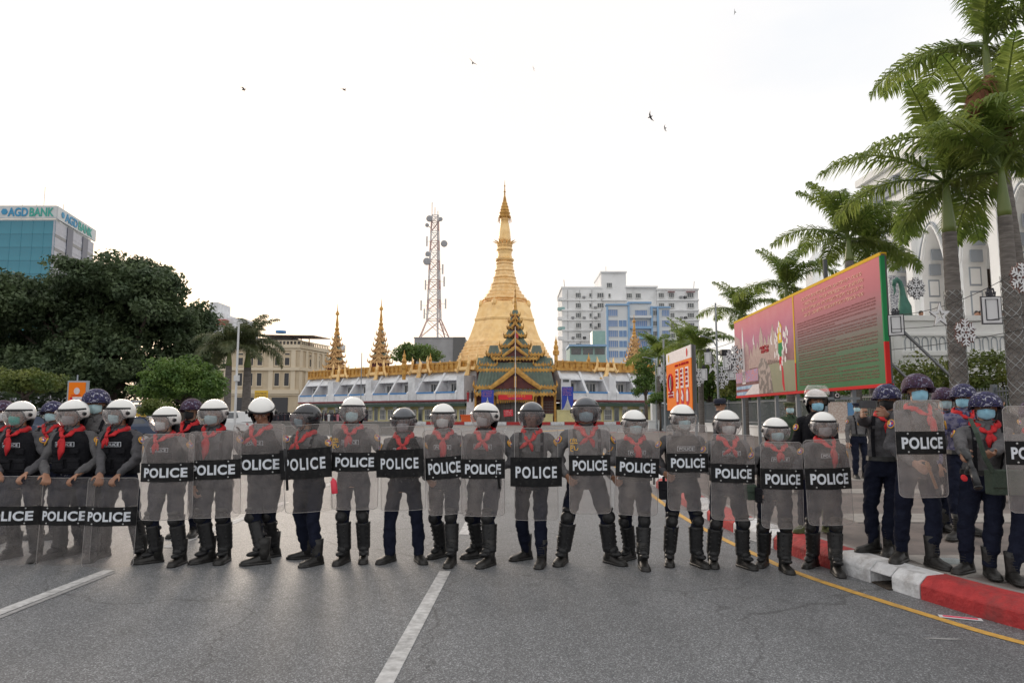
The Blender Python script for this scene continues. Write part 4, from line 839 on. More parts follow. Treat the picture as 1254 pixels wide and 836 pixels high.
B.box((2, 0, .2), (4.2, .08, .1)); B.box((2, 0, 1.9), (4.2, .08, .1)); B.box((2, .03, 1.05), (4.1, .03, 1.7)); tag(B.build('metal_gate', fen_m, None, (P(808, 500, 64).x, 64, 0)), 'dark grey metal gate leaf left of the orange signboard', 'gate')
# ================================================================ PEOPLE
shirt_g = mat('grey_shirt', (.135, .131, .135), (.105, .102, .106), 12, rough=.9, bump=.6, bsc=34, spec=.15)
shirt_d = mat('camo_blue_shirt', (.05, .05, .13), (.16, .15, .22), 22, rough=.85, bump=.3, bsc=40, lo=.45, hi=.52)
shirt_k = mat('army_green_cloth', (.035, .06, .03), (.025, .045, .022), 9, rough=.85, bump=.3, bsc=40)
navy = mat('navy_trousers', (.008, .010, .022), (.012, .015, .030), 9, rough=.9, bump=.5, bsc=36, spec=.15)
blackp = mat('black_plastic', (.012, .012, .013), (.024, .024, .025), 30, rough=.45, spec=.35, bump=.05, bsc=50)
blackv = mat('black_vest_nylon', (.009, .009, .012), (.016, .016, .019), 14, rough=.85, bump=.6, bsc=60, spec=.15)
bootm = mat('boot_leather', (.014, .013, .012), (.035, .032, .029), 18, rough=.5, bump=.2, bsc=40, lo=.5, hi=.8)
bootg = mat('olive_canvas_boot', (.10, .12, .035), (.07, .08, .03), 20, rough=.8)
redm = mat('red_scarf_cloth', (.62, .02, .025), (.48, .012, .018), 14, rough=.75, bump=.4, bsc=30, trans=.1)
white_h = mat('white_helmet_shell', (.84, .83, .80), (.78, .77, .74), 3, rough=.25, coat=.4)
dark_h = mat('dark_grey_helmet_shell', (.075, .08, .095), (.05, .055, .065), 6, rough=.2, coat=.6)
black_h = mat('black_helmet_shell', (.02, .021, .026), rough=.22, coat=.6)
visor_m = clearmat('clear_visor', (.95, .94, .94), (.82, .78, .77), .20, rough=.12, glossy=.05, blotch=.10, bs=14)  # pale diffuse haze stands in for sky reflected on the visors
visor_d = clearmat('smoked_visor', (.86, .84, .85), (.50, .47, .48), .20, rough=.12, glossy=.06, blotch=.12, bs=14)
m_teal = mat('mask_teal', (.03, .46, .38), (.02, .38, .31), 20, rough=.8)
m_blue = mat('mask_light_blue', (.50, .68, .71), (.43, .61, .65), 25, rough=.85, stretch=(1, 1, 6))
m_sky = mat('mask_sky_blue', (.33, .60, .74), (.27, .53, .68), 25, rough=.85, stretch=(1, 1, 6))
m_white = mat('mask_white', (.72, .73, .72), (.62, .64, .64), 25, rough=.85)
m_grey = mat('mask_grey', (.40, .38, .38), (.32, .31, .31), 25, rough=.85)
m_black = mat('mask_black', (.015, .015, .017), rough=.8)
ylw = mat('badge_yellow', (.75, .38, .03), rough=.7); badr = mat('badge_red', (.6, .03, .05), rough=.7); badb = mat('badge_blue', (.06, .07, .35), rough=.7)
lett = mat('white_lettering', (.72, .75, .80), (.60, .63, .68), 30, rough=.6)
belt_m = mat('black_belt_leather', (.02, .02, .02), rough=.5)
olive = mat('olive_canvas', (.035, .055, .04), (.05, .07, .05), 25, rough=.9, bump=.4, bsc=90)
gun_m = mat('gun_metal', (.03, .03, .032), (.06, .06, .06), 20, rough=.35, metal=.7)
wood_m = mat('wooden_baton', (.40, .20, .09), (.30, .14, .06), 12, rough=.5)
phone_m = mat('phone_black', (.02, .02, .022), rough=.2)
capcloth = mat('navy_cap_cloth', (.016, .018, .035), rough=.8, bump=.3, bsc=60)
def camo(name, cols, sc_=26):
    m = bpy.data.materials.new(name); m.use_nodes = True; t = m.node_tree; b = t.nodes['Principled BSDF']; b.inputs['Roughness'].default_value = .75
    co = t.nodes.new('ShaderNodeTexCoord'); n1 = t.nodes.new('ShaderNodeTexNoise'); n1.inputs['Scale'].default_value = sc_; n1.inputs['Detail'].default_value = 3; n1.inputs['Distortion'].default_value = 1.2
    r = t.nodes.new('ShaderNodeValToRGB'); r.color_ramp.interpolation = 'CONSTANT'; r.color_ramp.elements[0].color = (*cols[0], 1)
    r.color_ramp.elements[1].position = .45; r.color_ramp.elements[1].color = (*cols[1], 1)
    for p, c in zip((.52, .585), cols[2:]): e = r.color_ramp.elements.new(p); e.color = (*c, 1)
    t.links.new(co.outputs['Object'], n1.inputs[0]); t.links.new(n1.outputs[0], r.inputs[0]); t.links.new(r.outputs[0], b.inputs['Base Color']); return m
camo_b = camo('blue_camouflage_cover', [(.014, .013, .045), (.03, .027, .11), (.02, .018, .035), (.36, .36, .44)])
camo_p = camo('purple_camouflage_cover', [(.035, .012, .03), (.055, .018, .055), (.02, .015, .05), (.22, .20, .27)])
camo_g = camo('green_camouflage_cover', [(.05, .08, .03), (.12, .13, .06), (.03, .04, .02), (.16, .12, .06)], 40)

# ---- shared wearables, modelled round the head centre (front is -Y)
def grid_ell(c, r, az, lim_top, lim_bot, nv=8):
    """strips of an ellipsoid; az list of azimuths (0=front), polar limits as functions"""
    rings = []
    vs = []; fs = []
    for a in az:
        t0, t1 = lim_top(a), lim_bot(a)
        for j in range(nv + 1):
            th = t0 + (t1 - t0) * j / nv
            vs.append((c[0] + r[0] * math.sin(th) * math.sin(a), c[1] - r[1] * math.sin(th) * math.cos(a), c[2] + r[2] * math.cos(th)))
    for i in range(len(az) - 1):
        for j in range(nv):
            fs.append((i * (nv + 1) + j, i * (nv + 1) + j + 1, (i + 1) * (nv + 1) + j + 1, (i + 1) * (nv + 1) + j))
    b = MB(); b.add(vs, fs); return b
def sst(x): x = max(0, min(1, x)); return x * x * (3 - 2 * x)
AZF = [-math.pi + 2 * math.pi * i / 36 for i in range(37)]
def dome_lim(a):
    front = 1 - sst((abs(a) - R(52)) / R(26))
    return R(118) * (1 - front) + R(76) * front
b = grid_ell((0, .012, .028), (.132, .152, .135), AZF, lambda a: .02, dome_lim, 9)
HELM = b.mesh('helmet_shell', [white_h], True)
HELM_D = b.mesh('helmet_shell', [dark_h], True); HELM_K = b.mesh('helmet_shell', [black_h], True)
def rimstrip(az, thf, r, w_, th, c):
    pts = []
    for a in az:
        t = thf(a); pts.append((c[0] + r[0] * math.sin(t) * math.sin(a), c[1] - r[1] * math.sin(t) * math.cos(a), c[2] + r[2] * math.cos(t)))
    return MB().tube(pts, [(w_, th)] * len(pts), 6, ref=(0, 0, 1))
HTRIM = rimstrip(AZF, dome_lim, (.132, .152, .135), .009, .009, (0, .012, .028))
_b = rimstrip([R(-100) + R(200) * i / 24 for i in range(25)], lambda a: R(76), (.1345, .1545, .137), .012, .005, (0, .012, .030))
HTRIM.add(_b.v, _b.f)
HTRIM = HTRIM.mesh('rubber_trim', [rubber], True)
bv = MB()
b = grid_ell((0, .004, .012), (.150, .178, .16), [R(-88) + R(176) * i / 22 for i in range(23)], lambda a: R(76), lambda a: R(138) - R(30) * sst((abs(a) - R(45)) / R(43)), 8)
VIS = b.mesh('visor', [visor_m], True); VIS_D = b.mesh('visor', [visor_d], True)
b = grid_ell((0, .004, .10), (.150, .185, .15), [R(-80) + R(160) * i / 20 for i in range(21)], lambda a: R(42), lambda a: R(92), 6)
VIS_UP = b.mesh('visor', [visor_m], True)
b = MB()
for s_ in (-1, 1): b.tube([(s_ * .128, 0, .015), (s_ * .156, -.002, .013)], .020, 10)
HBOLT = b.mesh('hinge', [blackp], True)
b = grid_ell((0, .02, -.03), (.115, .125, .15), [R(100) + R(160) * i / 14 for i in range(15)], lambda a: R(95), lambda a: R(135), 4)
NAPE = b.mesh('neck_guard', [blackv], True)
b = MB()
for s_ in (-1, 1): b.tube([(s_ * .085, -.01, -.02), (s_ * .075, -.03, -.10), (s_ * .04, -.06, -.135), (0, -.07, -.14)], .006, 5)
STRAP = b.mesh('chin_strap', [rubber], True)
# combat helmet with cloth cover
def chl(a):
    f_ = abs(a) / math.pi
    return R(92) + R(18) * sst((abs(a) - R(55)) / R(35))
b = grid_ell((0, .008, .035), (.128, .150, .125), AZF, lambda a: .02, chl, 9)
CH_B = b.mesh('helmet_shell', [camo_b], True); CH_P = b.mesh('helmet_shell', [camo_p], True)
_b = rimstrip(AZF, lambda a: chl(a) + R(2), (.136, .158, .125), .006, .013, (0, .006, .035)).mesh('helmet_rim', [camo_b], True); CRIM_B = _b
CRIM_P = rimstrip(AZF, lambda a: chl(a) + R(2), (.136, .158, .125), .006, .013, (0, .006, .035)).mesh('helmet_rim', [camo_p], True)
# masks
b = grid_ell((0, .002, -.035), (.076, .118, .100), [R(-62) + R(124) * i / 16 for i in range(17)], lambda a: R(68) + R(8) * abs(a), lambda a: R(135) - R(14) * abs(a), 7)
b.v = [(x, y - .012 * max(0, 1 - abs(x) / .03) * (1 if z > -.05 else .4), z) for x, y, z in b.v]
MASKS = {k: b.mesh('mask', [m], True) for k, m in dict(teal=m_teal, blue=m_blue, sky=m_sky, white=m_white, grey=m_grey, black=m_black).items()}
b = MB()
for s_ in (-1, 1):
    b.ell((s_ * .030, -.0865, .012), (.013, .006, .0065), 8, 6, 0)
    b.ell((s_ * .030, -.0915, .012), (.0055, .003, .0055), 8, 6, 1)
EYE = b.mesh('eye', [mat('eye_white', (.45, .42, .40), rough=.3), mat('iris', (.02, .012, .01), rough=.2)], True)
b = MB()
for s_ in (-1, 1): b.tube([(s_ * .014, -.093, .030), (s_ * .032, -.092, .036), (s_ * .050, -.080, .030)], [(.004, .004)] * 3, 6)
BROW = b.mesh('eyebrow', [hairm], True)
b = grid_ell((0, .010, .012), (.081, .101, .106), AZF, lambda a: .02, lambda a: R(62) + R(48) * sst((abs(a) - R(50)) / R(35)), 8)
HAIR = b.mesh('hair', [hairm], True)
# peaked bush hat / cap
b = MB(); b.lathe([(.088, .02), (.098, .03), (.102, .085), (.085, .105), (.02, .11)], 20); b.v = [(x, y * 1.15 + .005, z + (.02 if y < 0 and z > .05 else 0)) for x, y, z in b.v]
b.lathe([(.085, .025), (.150, .018), (.152, .022), (.085, .035)], 24)
BUSH = b.mesh('bush_hat', [capcloth], True)
b = MB(); b.lathe([(.085, .015), (.092, .06), (.112, .085), (.105, .10), (.02, .108)], 20); b.v = [(x, y * 1.12 + .005, z) for x, y, z in b.v]
b.add([(-.07, -.09, .03), (.07, -.09, .03), (.055, -.15, .012), (0, -.168, .008), (-.055, -.15, .012), (-.07, -.09, .036), (.07, -.09, .036), (.055, -.15, .017), (0, -.168, .013), (-.055, -.15, .017)],
      [(0, 1, 2, 3, 4), (9, 8, 7, 6, 5), (1, 6, 7, 2), (2, 7, 8, 3), (3, 8, 9, 4), (4, 9, 5, 0)])
CAP = b.mesh('peaked_cap', [capcloth], True); CAP_G = b.mesh('peaked_cap', [camo_g], True)

def ribbon(B, pts, ws, th, nrm=(0, -1, 0)):
    nrm = Vector(nrm); pts = [Vector(p) for p in pts]; rings = []
    for i, p in enumerate(pts):
        t = (pts[min(i + 1, len(pts) - 1)] - pts[max(i - 1, 0)]).normalized(); s_ = t.cross(nrm).normalized(); n2 = s_.cross(t)
        rings.append([p + s_ * ws[i] + n2 * 0, p + s_ * ws[i] * .5 + n2 * th, p - s_ * ws[i] * .5 + n2 * th * .8, p - s_ * ws[i], p - s_ * ws[i] * .4 - n2 * th * .6, p + s_ * ws[i] * .4 - n2 * th * .6])
    B.loft(rings); return B
def scarf(kind):
    """round the neck; origin = neck base centre, torso front about y=-.13 at z=-.10"""
    B = MB(); pts = []
    for i in range(25):
        a = R(-150) + R(300) * i / 24     # 0 = back
        pts.append((.098 * math.sin(a), .078 * math.cos(a) - .005, .018 - .028 * (1 - math.cos(a)) + .006 * math.sin(5 * a)))
    B.tube(pts, [(.030 + .006 * math.sin(3 * i), .017) for i in range(25)], 8, ref=(0, 0, 1))
    kz = -.085 if kind != 'x' else -.115
    for s_ in (-1, 1):
        ribbon(B, [(s_ * .052, -.073, -.03), (s_ * .040, -.108, kz * .65 - .01), (s_ * .010, -.140, kz)], [.028, .024, .012], .010)
    B.ell((0, -.150, kz), (.022, .018, .020), 10, 6)
    if kind == 'long':
        ribbon(B, [(0, -.152, kz), (.010, -.166, kz - .06), (.006, -.172, kz - .14), (-.004, -.174, kz - .22)], [.012, .030, .034, .006], .007)
        ribbon(B, [(0, -.150, kz), (-.018, -.162, kz - .05), (-.030, -.168, kz - .10)], [.012, .022, .006], .007)
    elif kind == 'x':
        ribbon(B, [(0, -.152, kz), (-.04, -.160, kz - .035), (-.085, -.155, kz - .075)], [.012, .024, .010], .007)
        ribbon(B, [(0, -.152, kz), (.03, -.162, kz - .045), (.045, -.160, kz - .10)], [.012, .024, .010], .007)
    else:
        ribbon(B, [(0, -.152, kz), (-.010, -.166, kz - .06), (-.016, -.172, kz - .13)], [.012, .028, .010], .007)
        ribbon(B, [(0, -.150, kz), (.022, -.164, kz - .05), (.034, -.170, kz - .10)], [.012, .024, .008], .007)
    return B.mesh('neckerchief', [redm], True)
SCARF = {k: scarf(k) for k in ('long', 'x', 'short')}

# boot: origin on the ground below the ankle, toe towards -Y
def boot_mesh(m, hi=.27, name='boot'):
    B = MB(); rings = []
    for (y, hx, zt) in ((.075, .030, .06), (.065, .040, .095), (.03, .044, .115), (-.02, .045, .105), (-.07, .047, .080), (-.12, .052, .066), (-.16, .050, .058), (-.19, .036, .046), (-.203, .018, .034)):
        rings.append([(hx * cx, y, .018 + (zt - .018) * cz) for cx, cz in ((-1, 0), (-1.02, .35), (-.85, .8), (-.4, 1), (.4, 1), (.85, .8), (1.02, .35), (1, 0))])
    B.loft(rings)
    pts = [(0, .005, .05), (0, .008, .12), (0, .010, hi * .75), (0, .010, hi)]
    B.tube(pts, [(.054, .056), (.054, .058), (.056, .060), (.060, .064)], 12, ref=(1, 0, 0))
    for k in range(6): B.tube([(-.024, -.052, .125 + k * .024), (.024, -.052, .125 + k * .024)], .004, 5)
    so_ = []
    for y, hx in ((.085, .026), (.072, .042), (.02, .047), (-.07, .048), (-.13, .056), (-.175, .052), (-.205, .034), (-.216, .012)): so_.append((y, hx))
    B.loft([[(-hx, y, 0), (hx, y, 0), (hx, y, .024), (-hx, y, .024)] for y, hx in so_])
    return B.mesh(name, [m], True)
BOOT = boot_mesh(bootm); BOOTG = boot_mesh(bootg)
# shin guard: origin at the knee, +Z up, shin along -Z, front -Y, for shin length .40
B = MB()
rings = []
for j in range(15):
    z = -.055 - .29 * j / 14; r = .074 - .012 * j / 14 + (.004 if j % 2 else 0)
    rings.append([(r * 1.02 * math.sin(a), -r * 1.12 * math.cos(a) + .012, z) for a in [R(-105) + R(210) * k / 10 for k in range(11)]])
B.loft(rings, cap=False, closed=False)
for j in range(5):
    for s_ in (-1, 1): B.ell((s_ * .040, -.062 + .002 * j, -.09 - .055 * j), (.009, .007, .009), 6, 4)
SHIN = B.mesh('shin_guard', [blackp], True)
B = MB(); B.ell((0, -.035, .005), (.068, .060, .072), 14, 10); B.ell((0, -.062, -.002), (.044, .042, .046), 12, 8)
B.ell((0, -.028, .085), (.064, .052, .030), 12, 6)
KNEE = B.mesh('knee_cap', [blackp], True)
B = MB(); B.ell((0, -.075, -.365), (.052, .075, .030), 12, 8); B.ell((0, -.055, -.335), (.056, .03, .04), 12, 6)
INST = B.mesh('instep_flap', [blackp], True)
B = MB()
for z in (-.10, -.20, -.30): B.lathe([(.070, -.012), (.072, 0), (.070, .012)], 14, (0, .008, z), cap=False)
STRAPS = B.mesh('strap', [rubber], True)
# sleeve badge: origin at its centre, faces +X
B = MB()
def disc(B, r, x0, th, mi, n=14, sc2=1.15, half=None):
    pts = [(0, r * math.cos(2 * math.pi * k / n), r * sc2 * math.sin(2 * math.pi * k / n)) for k in range(n)]
    B.add([(x0, y, z) for _, y, z in pts] + [(x0 + th, y, z) for _, y, z in pts], [tuple(range(n)), tuple(reversed(range(n, 2 * n)))] + [(k, k + n, (k + 1) % n + n, (k + 1) % n) for k in range(n)], mi)
disc(B, .036, -.006, .010, 0); disc(B, .029, .004, .002, 2)
B.box((.0068, -.014, .004), (.002, .020, .036), 0); B.box((.0072, .013, .006), (.002, .020, .022), 1); B.box((.0078, 0, -.002), (.002, .012, .028), 3)
BADGE = B.mesh('sleeve_badge', [ylw, badr, badb, lett], False)
# chest plate lettering
B = MB(); B.box((0, 0, 0), (.19, .006, .050), 0); B.box((0, -.002, 0), (.182, .006, .042), 1); t_ = text_to('POLICE', .155, .030, .02, .002, 1.08); t_.v = [(x, y - .0075, z) for x, y, z in t_.v]; B.add(t_.v, t_.f, 0)
PATCH = B.mesh('chest_patch', [lett, blackv])

SHIRTS = [shirt_g, mat('grey_shirt_faded', (.165, .16, .162), (.13, .126, .13), 12, rough=.9, bump=.6, bsc=34, spec=.15), mat('grey_shirt_dark', (.10, .098, .104), (.08, .078, .084), 12, rough=.9, bump=.6, bsc=34, spec=.15)]
SKINS = [skin, mat('skin_tan', (.33, .17, .105), (.26, .13, .08), 14, rough=.5, bump=.05, bsc=60), mat('skin_light', (.47, .27, .18), (.38, .205, .13), 14, rough=.5, bump=.05, bsc=60)]
def add_mods(o, vox, disp=0.0, dsc=.1, sm=2, dec=.5):
    m = o.modifiers.new('remesh', 'REMESH'); m.mode = 'VOXEL'; m.voxel_size = vox; m.use_smooth_shade = True
    if disp:
        t = bpy.data.textures.get('cloth_folds') or bpy.data.textures.new('cloth_folds', 'CLOUDS'); t.noise_scale = .075; t.noise_depth = 3; t.noise_type = 'SOFT_NOISE'
        d = o.modifiers.new('displace', 'DISPLACE'); d.texture = t; d.strength = disp; d.mid_level = .5; d.texture_coords = 'GLOBAL'
    s_ = o.modifiers.new('smooth', 'SMOOTH'); s_.iterations = sm; s_.factor = .5
    if dec < 1: q = o.modifiers.new('decimate', 'DECIMATE'); q.ratio = dec
def ik(a, t, l1, l2, pole):
    a, t, pole = Vector(a), Vector(t), Vector(pole); d = t - a; D = d.length
    if D > (l1 + l2) * .995: t = a + d * ((l1 + l2) * .995 / D); d = t - a; D = d.length
    D = max(D, abs(l1 - l2) + .01); n = d.normalized()
    x = (l1 * l1 - l2 * l2 + D * D) / (2 * D); h = math.sqrt(max(l1 * l1 - x * x, 0)); p = pole - n * pole.dot(n); p = p.normalized() if p.length > 1e-6 else Vector((0, -1, 0))
    return a + n * x + p * h, t
def hand(B, W, d, n, side, s, curl=.9, spread=.012):
    """five fingers; d along hand, n palm normal (fingers bend toward n), side = thumb side"""
    d = Vector(d).normalized(); n = Vector(n); n = (n - d * n.dot(d)).normalized(); u = d.cross(n).normalized()
    if u.dot(Vector(side)) < 0: u = -u
    W = Vector(W)
    for k in (-1, -.33, .33, 1): B.cap(W + u * k * .018 * s, W + d * .080 * s + u * k * .029 * s, .014 * s, .013 * s, 8)
    for k, (o_, ln) in enumerate(((.034, .070), (.0115, .080), (-.0115, .074), (-.034, .058))):
        b0 = W + d * .085 * s + u * o_ * s; fd = (d + u * (o_ * 4)).normalized()
        a1 = curl * .5; d1 = fd * math.cos(a1) + n * math.sin(a1); p1 = b0 + d1 * ln * .48 * s
        a2 = curl * 1.35; d2 = fd * math.cos(a2) + n * math.sin(a2); p2 = p1 + d2 * ln * .30 * s
        a3 = curl * 1.9; d3 = fd * math.cos(a3) + n * math.sin(a3); p3 = p2 + d3 * ln * .24 * s
        B.cap(b0, p1, .0098 * s, .0090 * s, 8); B.cap(p1, p2, .0090 * s, .0084 * s, 8); B.cap(p2, p3, .0084 * s, .0074 * s, 8)
    t0 = W + d * .025 * s + u * .026 * s; t1 = t0 + (d * .55 + u * .75 + n * .25).normalized() * .042 * s; t2 = t1 + (d * .8 + u * .25 + n * .45).normalized() * .034 * s
    B.cap(t0, t1, .0125 * s, .0105 * s, 8); B.cap(t1, t2, .0105 * s, .0085 * s, 8)

def ring(z, hx, hy, ox, oy, n=18, p=2.5):
    r = []
    for k in range(n):
        a = 2 * math.pi * k / n; c, s_ = math.cos(a), math.sin(a)
        r.append((ox + hx * math.copysign(abs(c) ** (2 / p), c), oy + hy * math.copysign(abs(s_) ** (2 / p), s_), z))
    return r
HEADC = 1.588
def person(hx, top, fL, fR, label, z0=0.0, byaw=0, hyaw=0, hpitch=0, outfit='vest', helm='white', mask='grey', scarfk='long', hL=None, hR=None,
           guards=True, visor='down', group=None, fyL=None, fyR=None, toe=.12, boots=BOOT, palmL=(0, 0, -1), palmR=(0, 0, -1), curl=.9, chest=True, ht=None, poleL=None, poleR=None, detail=True):
    """hx, top: helmet centre and top; fL, fR: lower edge of the boots (photo pixels); hL, hR: hands in body space, metres, for viewer's left / right"""
    a, c = G(*fL, z0), G(*fR, z0); mid = (a + c) / 2 + Vector((0, toe, 0))
    tp = P(hx, top, mid.y)
    cover = {'white': .065, 'dark': .065, 'black': .065, 'camo': .060, 'camop': .060, 'hair': .018, 'bush': .03, 'cap': .03, 'capg': .03}[helm]
    HT = {'white': 1.751, 'dark': 1.751, 'black': 1.751, 'camo': 1.748, 'camop': 1.748, 'hair': 1.706, 'bush': 1.70, 'cap': 1.698, 'capg': 1.698}[helm]
    s = (tp.z - z0) / HT; sep = (a - c).length / 2
    for _ in range(3): s = (tp.z - z0) / (HT - max(0, .905 - (.085 + math.sqrt(max(.80 ** 2 - max(sep / s - .07, 0) ** 2, .3)))))
    by = R(byaw); root = empty('person', mid, by, label, 'person', group)
    Ri = Matrix.Rotation(-by, 3, 'Z')
    loc = lambda v: (Ri @ (Vector(v) - mid)) / s
    A = [loc(a + Vector((0, toe, 0))), loc(c + Vector((0, toe, 0)))]
    hd = loc(Vector((tp.x, mid.y, z0))); lx, ly = hd.x, hd.y - .01
    ox = lambda z: lx * (z / 1.6) ** 1.0
    oy = lambda z: ly * (z / 1.6)
    fy = [R(fyL if fyL is not None else -14), R(fyR if fyR is not None else 14)]
    hyaw += random.uniform(-5, 5); hpitch += random.uniform(-4, 6)
    # legs
    Z = .905
    for q in A:
        dd = math.hypot(q.x - ox(.9), q.y); Z = min(Z, .085 + math.sqrt(max(.80 ** 2 - max(dd - .07, 0) ** 2, .3)))
    drop = .905 - Z; legs = []
    for i, q in enumerate(A):
        hip = Vector((ox(.9) + (-.092, .092)[i], oy(.9) + .005, Z)); ank = Vector((q.x, q.y, .085))
        DL = (ank - hip).length; kn, ank2 = ik(hip, ank, .515 * DL * 1.0015, .490 * DL * 1.0015, (math.sin(fy[i]), -math.cos(fy[i]), 0)); legs.append((hip, kn, ank))
    T = lambda x, y, z: Vector((x + ox(z), y + oy(z), z - drop))
    # arms
    sh = [T(-.180, .01, 1.352), T(.180, .01, 1.352)]; arms = []
    hands = [hL or (-.26, -.04, .80), hR or (.26, -.04, .80)]
    for i in (0, 1):
        hp = Vector(hands[i]) / (s if (hL, hR)[i] else 1); pole = (poleL, poleR)[i] or ((-.55, .55)[i], .5, -.8)
        el, wr = ik(sh[i], hp, .285, .255, pole); arms.append((sh[i], el, wr))
    HM = Matrix.Translation(T(0, -.012, HEADC)) @ Euler((R(hpitch), 0, R(hyaw))).to_matrix().to_4x4()
    # body, one skin surface
    B = MB()
    tor = [(.80, .135, .095), (.92, .150, .100), (1.02, .135, .085), (1.15, .135, .088), (1.28, .155, .10), (1.36, .150, .090), (1.42, .085, .062), (1.47, .056, .056)]
    B.loft([[tuple(Vector(v) - Vector((0, 0, drop))) for v in ring(z, x, y, ox(z), oy(z), 14)] for z, x, y in tor])
    B.cap(T(0, .005, 1.42), T(0, -.002, 1.53), .056, .055, 12)
    for i, (h_, k_, a_) in enumerate(legs): B.cap(h_, k_, .070, .040, 10); B.cap(k_, a_, .040, .026, 10); B.cap(a_, a_ + Vector((math.sin(fy[i]), -math.cos(fy[i]), 0)) * .10 - Vector((0, 0, .045)), .028, .020, 8)
    for i, (s1, e1, w1) in enumerate(arms):
        B.cap(s1, e1, .046, .038, 10); B.cap(e1, w1, .038, .026, 10)
        hand(B, w1 + (w1 - e1).normalized() * .010, (w1 - e1), (palmL, palmR)[i], (0, -.5, .8), 1.0, curl)
    Hh = MB()
    Hh.ell((0, .012, .018), (.074, .092, .092), 16, 12); Hh.ell((0, -.020, -.045), (.058, .064, .066), 14, 10); Hh.ell((0, -.045, -.085), (.030, .032, .026), 10, 8)
    Hh.cap((0, -.084, .020), (0, -.106, -.018), .009, .0135, 8); Hh.ell((0, -.098, -.024), (.019, .014, .010), 8, 6)
    Hh.ell((0, -.083, -.055), (.024, .012, .006), 8, 6); Hh.ell((0, -.081, -.066), (.021, .012, .007), 8, 6)
    for s_ in (-1, 1): Hh.ell((s_ * .078, .010, -.010), (.009, .020, .032), 8, 6); Hh.ell((s_ * .03, -.078, .032), (.024, .014, .007), 8, 6); Hh.ell((s_ * .042, -.062, -.018), (.022, .02, .018), 8, 6)
    Hh.xf(HM); B.add(Hh.v, Hh.f)
    B.xf(Matrix.Scale(s, 4)); o = B.build('body', random.choice(SKINS), root, smooth=True); add_mods(o, .0082, 0, sm=1, dec=.22)
    SM = Matrix.Scale(s, 4)
    # shirt
    sg = random.choice(SHIRTS); cloth = {'vest': sg, 'grey': sg, 'camo': shirt_d, 'army': shirt_k, 'black': blackv}[outfit]
    B = MB(); low = .90 if outfit in ('vest', 'black') else .955
    tor = [(low, .166, .120), (1.0, .158, .112), (1.10, .158, .112), (1.22, .172, .122), (1.32, .176, .120), (1.375, .165, .105), (1.415, .115, .085), (1.45, .072, .070), (1.475, .068, .068)]
    B.loft([[tuple(Vector(v) - Vector((0, 0, drop))) for v in ring(z, x, y, ox(z), oy(z), 16)] for z, x, y in tor])
    for i, (s1, e1, w1) in enumerate(arms):
        sg = (-1, 1)[i]; B.cap(T(sg * .10, .008, 1.358), s1, .064, .060, 12); B.cap(s1, e1, .061, .052, 12); B.cap(e1, e1.lerp(w1, .93), .053, .040, 12)
    B.xf(SM); o = B.build('shirt', cloth, root, smooth=True); add_mods(o, .0115, .046, sm=1, dec=.55)
    # collar
    if outfit in ('grey', 'vest', 'camo', 'army'):
        B = MB()
        for s_ in (-1, 1): ribbon(B, [(s_ * .060, .02, 1.468), (s_ * .058, -.035, 1.462), (s_ * .040, -.078, 1.435), (s_ * .050, -.098, 1.395)], [.018, .020, .024, .008], .006, (s_ * .4, -.8, .4))
        B.v = [tuple(T(*v)) for v in B.v]; B.xf(SM); B.build('collar', cloth, root, smooth=True)
    # trousers
    pants = {'army': shirt_k}.get(outfit, navy); B = MB()
    tor = [(.80, .150, .112), (.88, .172, .122), (.96, .162, .116), (1.0, .155, .110)]
    B.loft([[tuple(Vector(v) - Vector((0, 0, drop))) for v in ring(z, x, y, ox(z), oy(z), 16)] for z, x, y in tor])
    for i, (h_, k_, a_) in enumerate(legs):
        B.cap(h_ + Vector((0, 0, -.03)), k_, .094, .070, 12)
        if guards: B.cap(k_, k_.lerp(a_, .88), .066, .048, 12)
        elif guards is False: B.cap(k_, k_.lerp(a_, .66), .070, .066, 12); B.cap(k_.lerp(a_, .66), k_.lerp(a_, .96), .058, .050, 12)
        else: B.cap(k_, k_.lerp(a_, .95), .070, .066, 12)
    B.xf(SM); o = B.build('trousers', pants, root, smooth=True); add_mods(o, .012, .046, sm=1, dec=.5)
    for i, (h_, k_, a_) in enumerate(legs):
        bt = inst(boots, 'boot', root, Vector((a_.x, a_.y, 0)) * s, (0, 0, fy[i]), s)
        if guards:
            zax = (k_ - a_).normalized(); yax = -Vector((math.sin(fy[i]), -math.cos(fy[i]), 0)); yax = (yax - zax * yax.dot(zax)).normalized(); xax = yax.cross(zax)
            Mg = Matrix((xax, yax, zax)).transposed().to_4x4(); Mg.translation = k_ * s
            g = inst(SHIN, 'shin_guard', root); g.matrix_local = Mg @ Matrix.Scale(s, 4); solid(g, .006)
            inst(KNEE, 'knee_cap', g); inst(INST, 'instep_flap', g)
            if detail: inst(STRAPS, 'strap', g)
    # vest or belt
    def tring(zs, extra, n=20):
        tb = [(.90, .166, .120), (1.0, .160, .114), (1.10, .160, .114), (1.22, .174, .124), (1.32, .172, .122), (1.40, .120, .100), (1.43, .09, .085)]
        rs = []
        for z in zs:
            for (z1, x1, y1), (z2, x2, y2) in zip(tb, tb[1:]):
                if z1 <= z <= z2: f = (z - z1) / (z2 - z1); rs.append([tuple(Vector(v) - Vector((0, 0, drop))) for v in ring(z, x1 + (x2 - x1) * f + extra, y1 + (y2 - y1) * f + extra, ox(z), oy(z), n, 2.8)]); break
        return rs
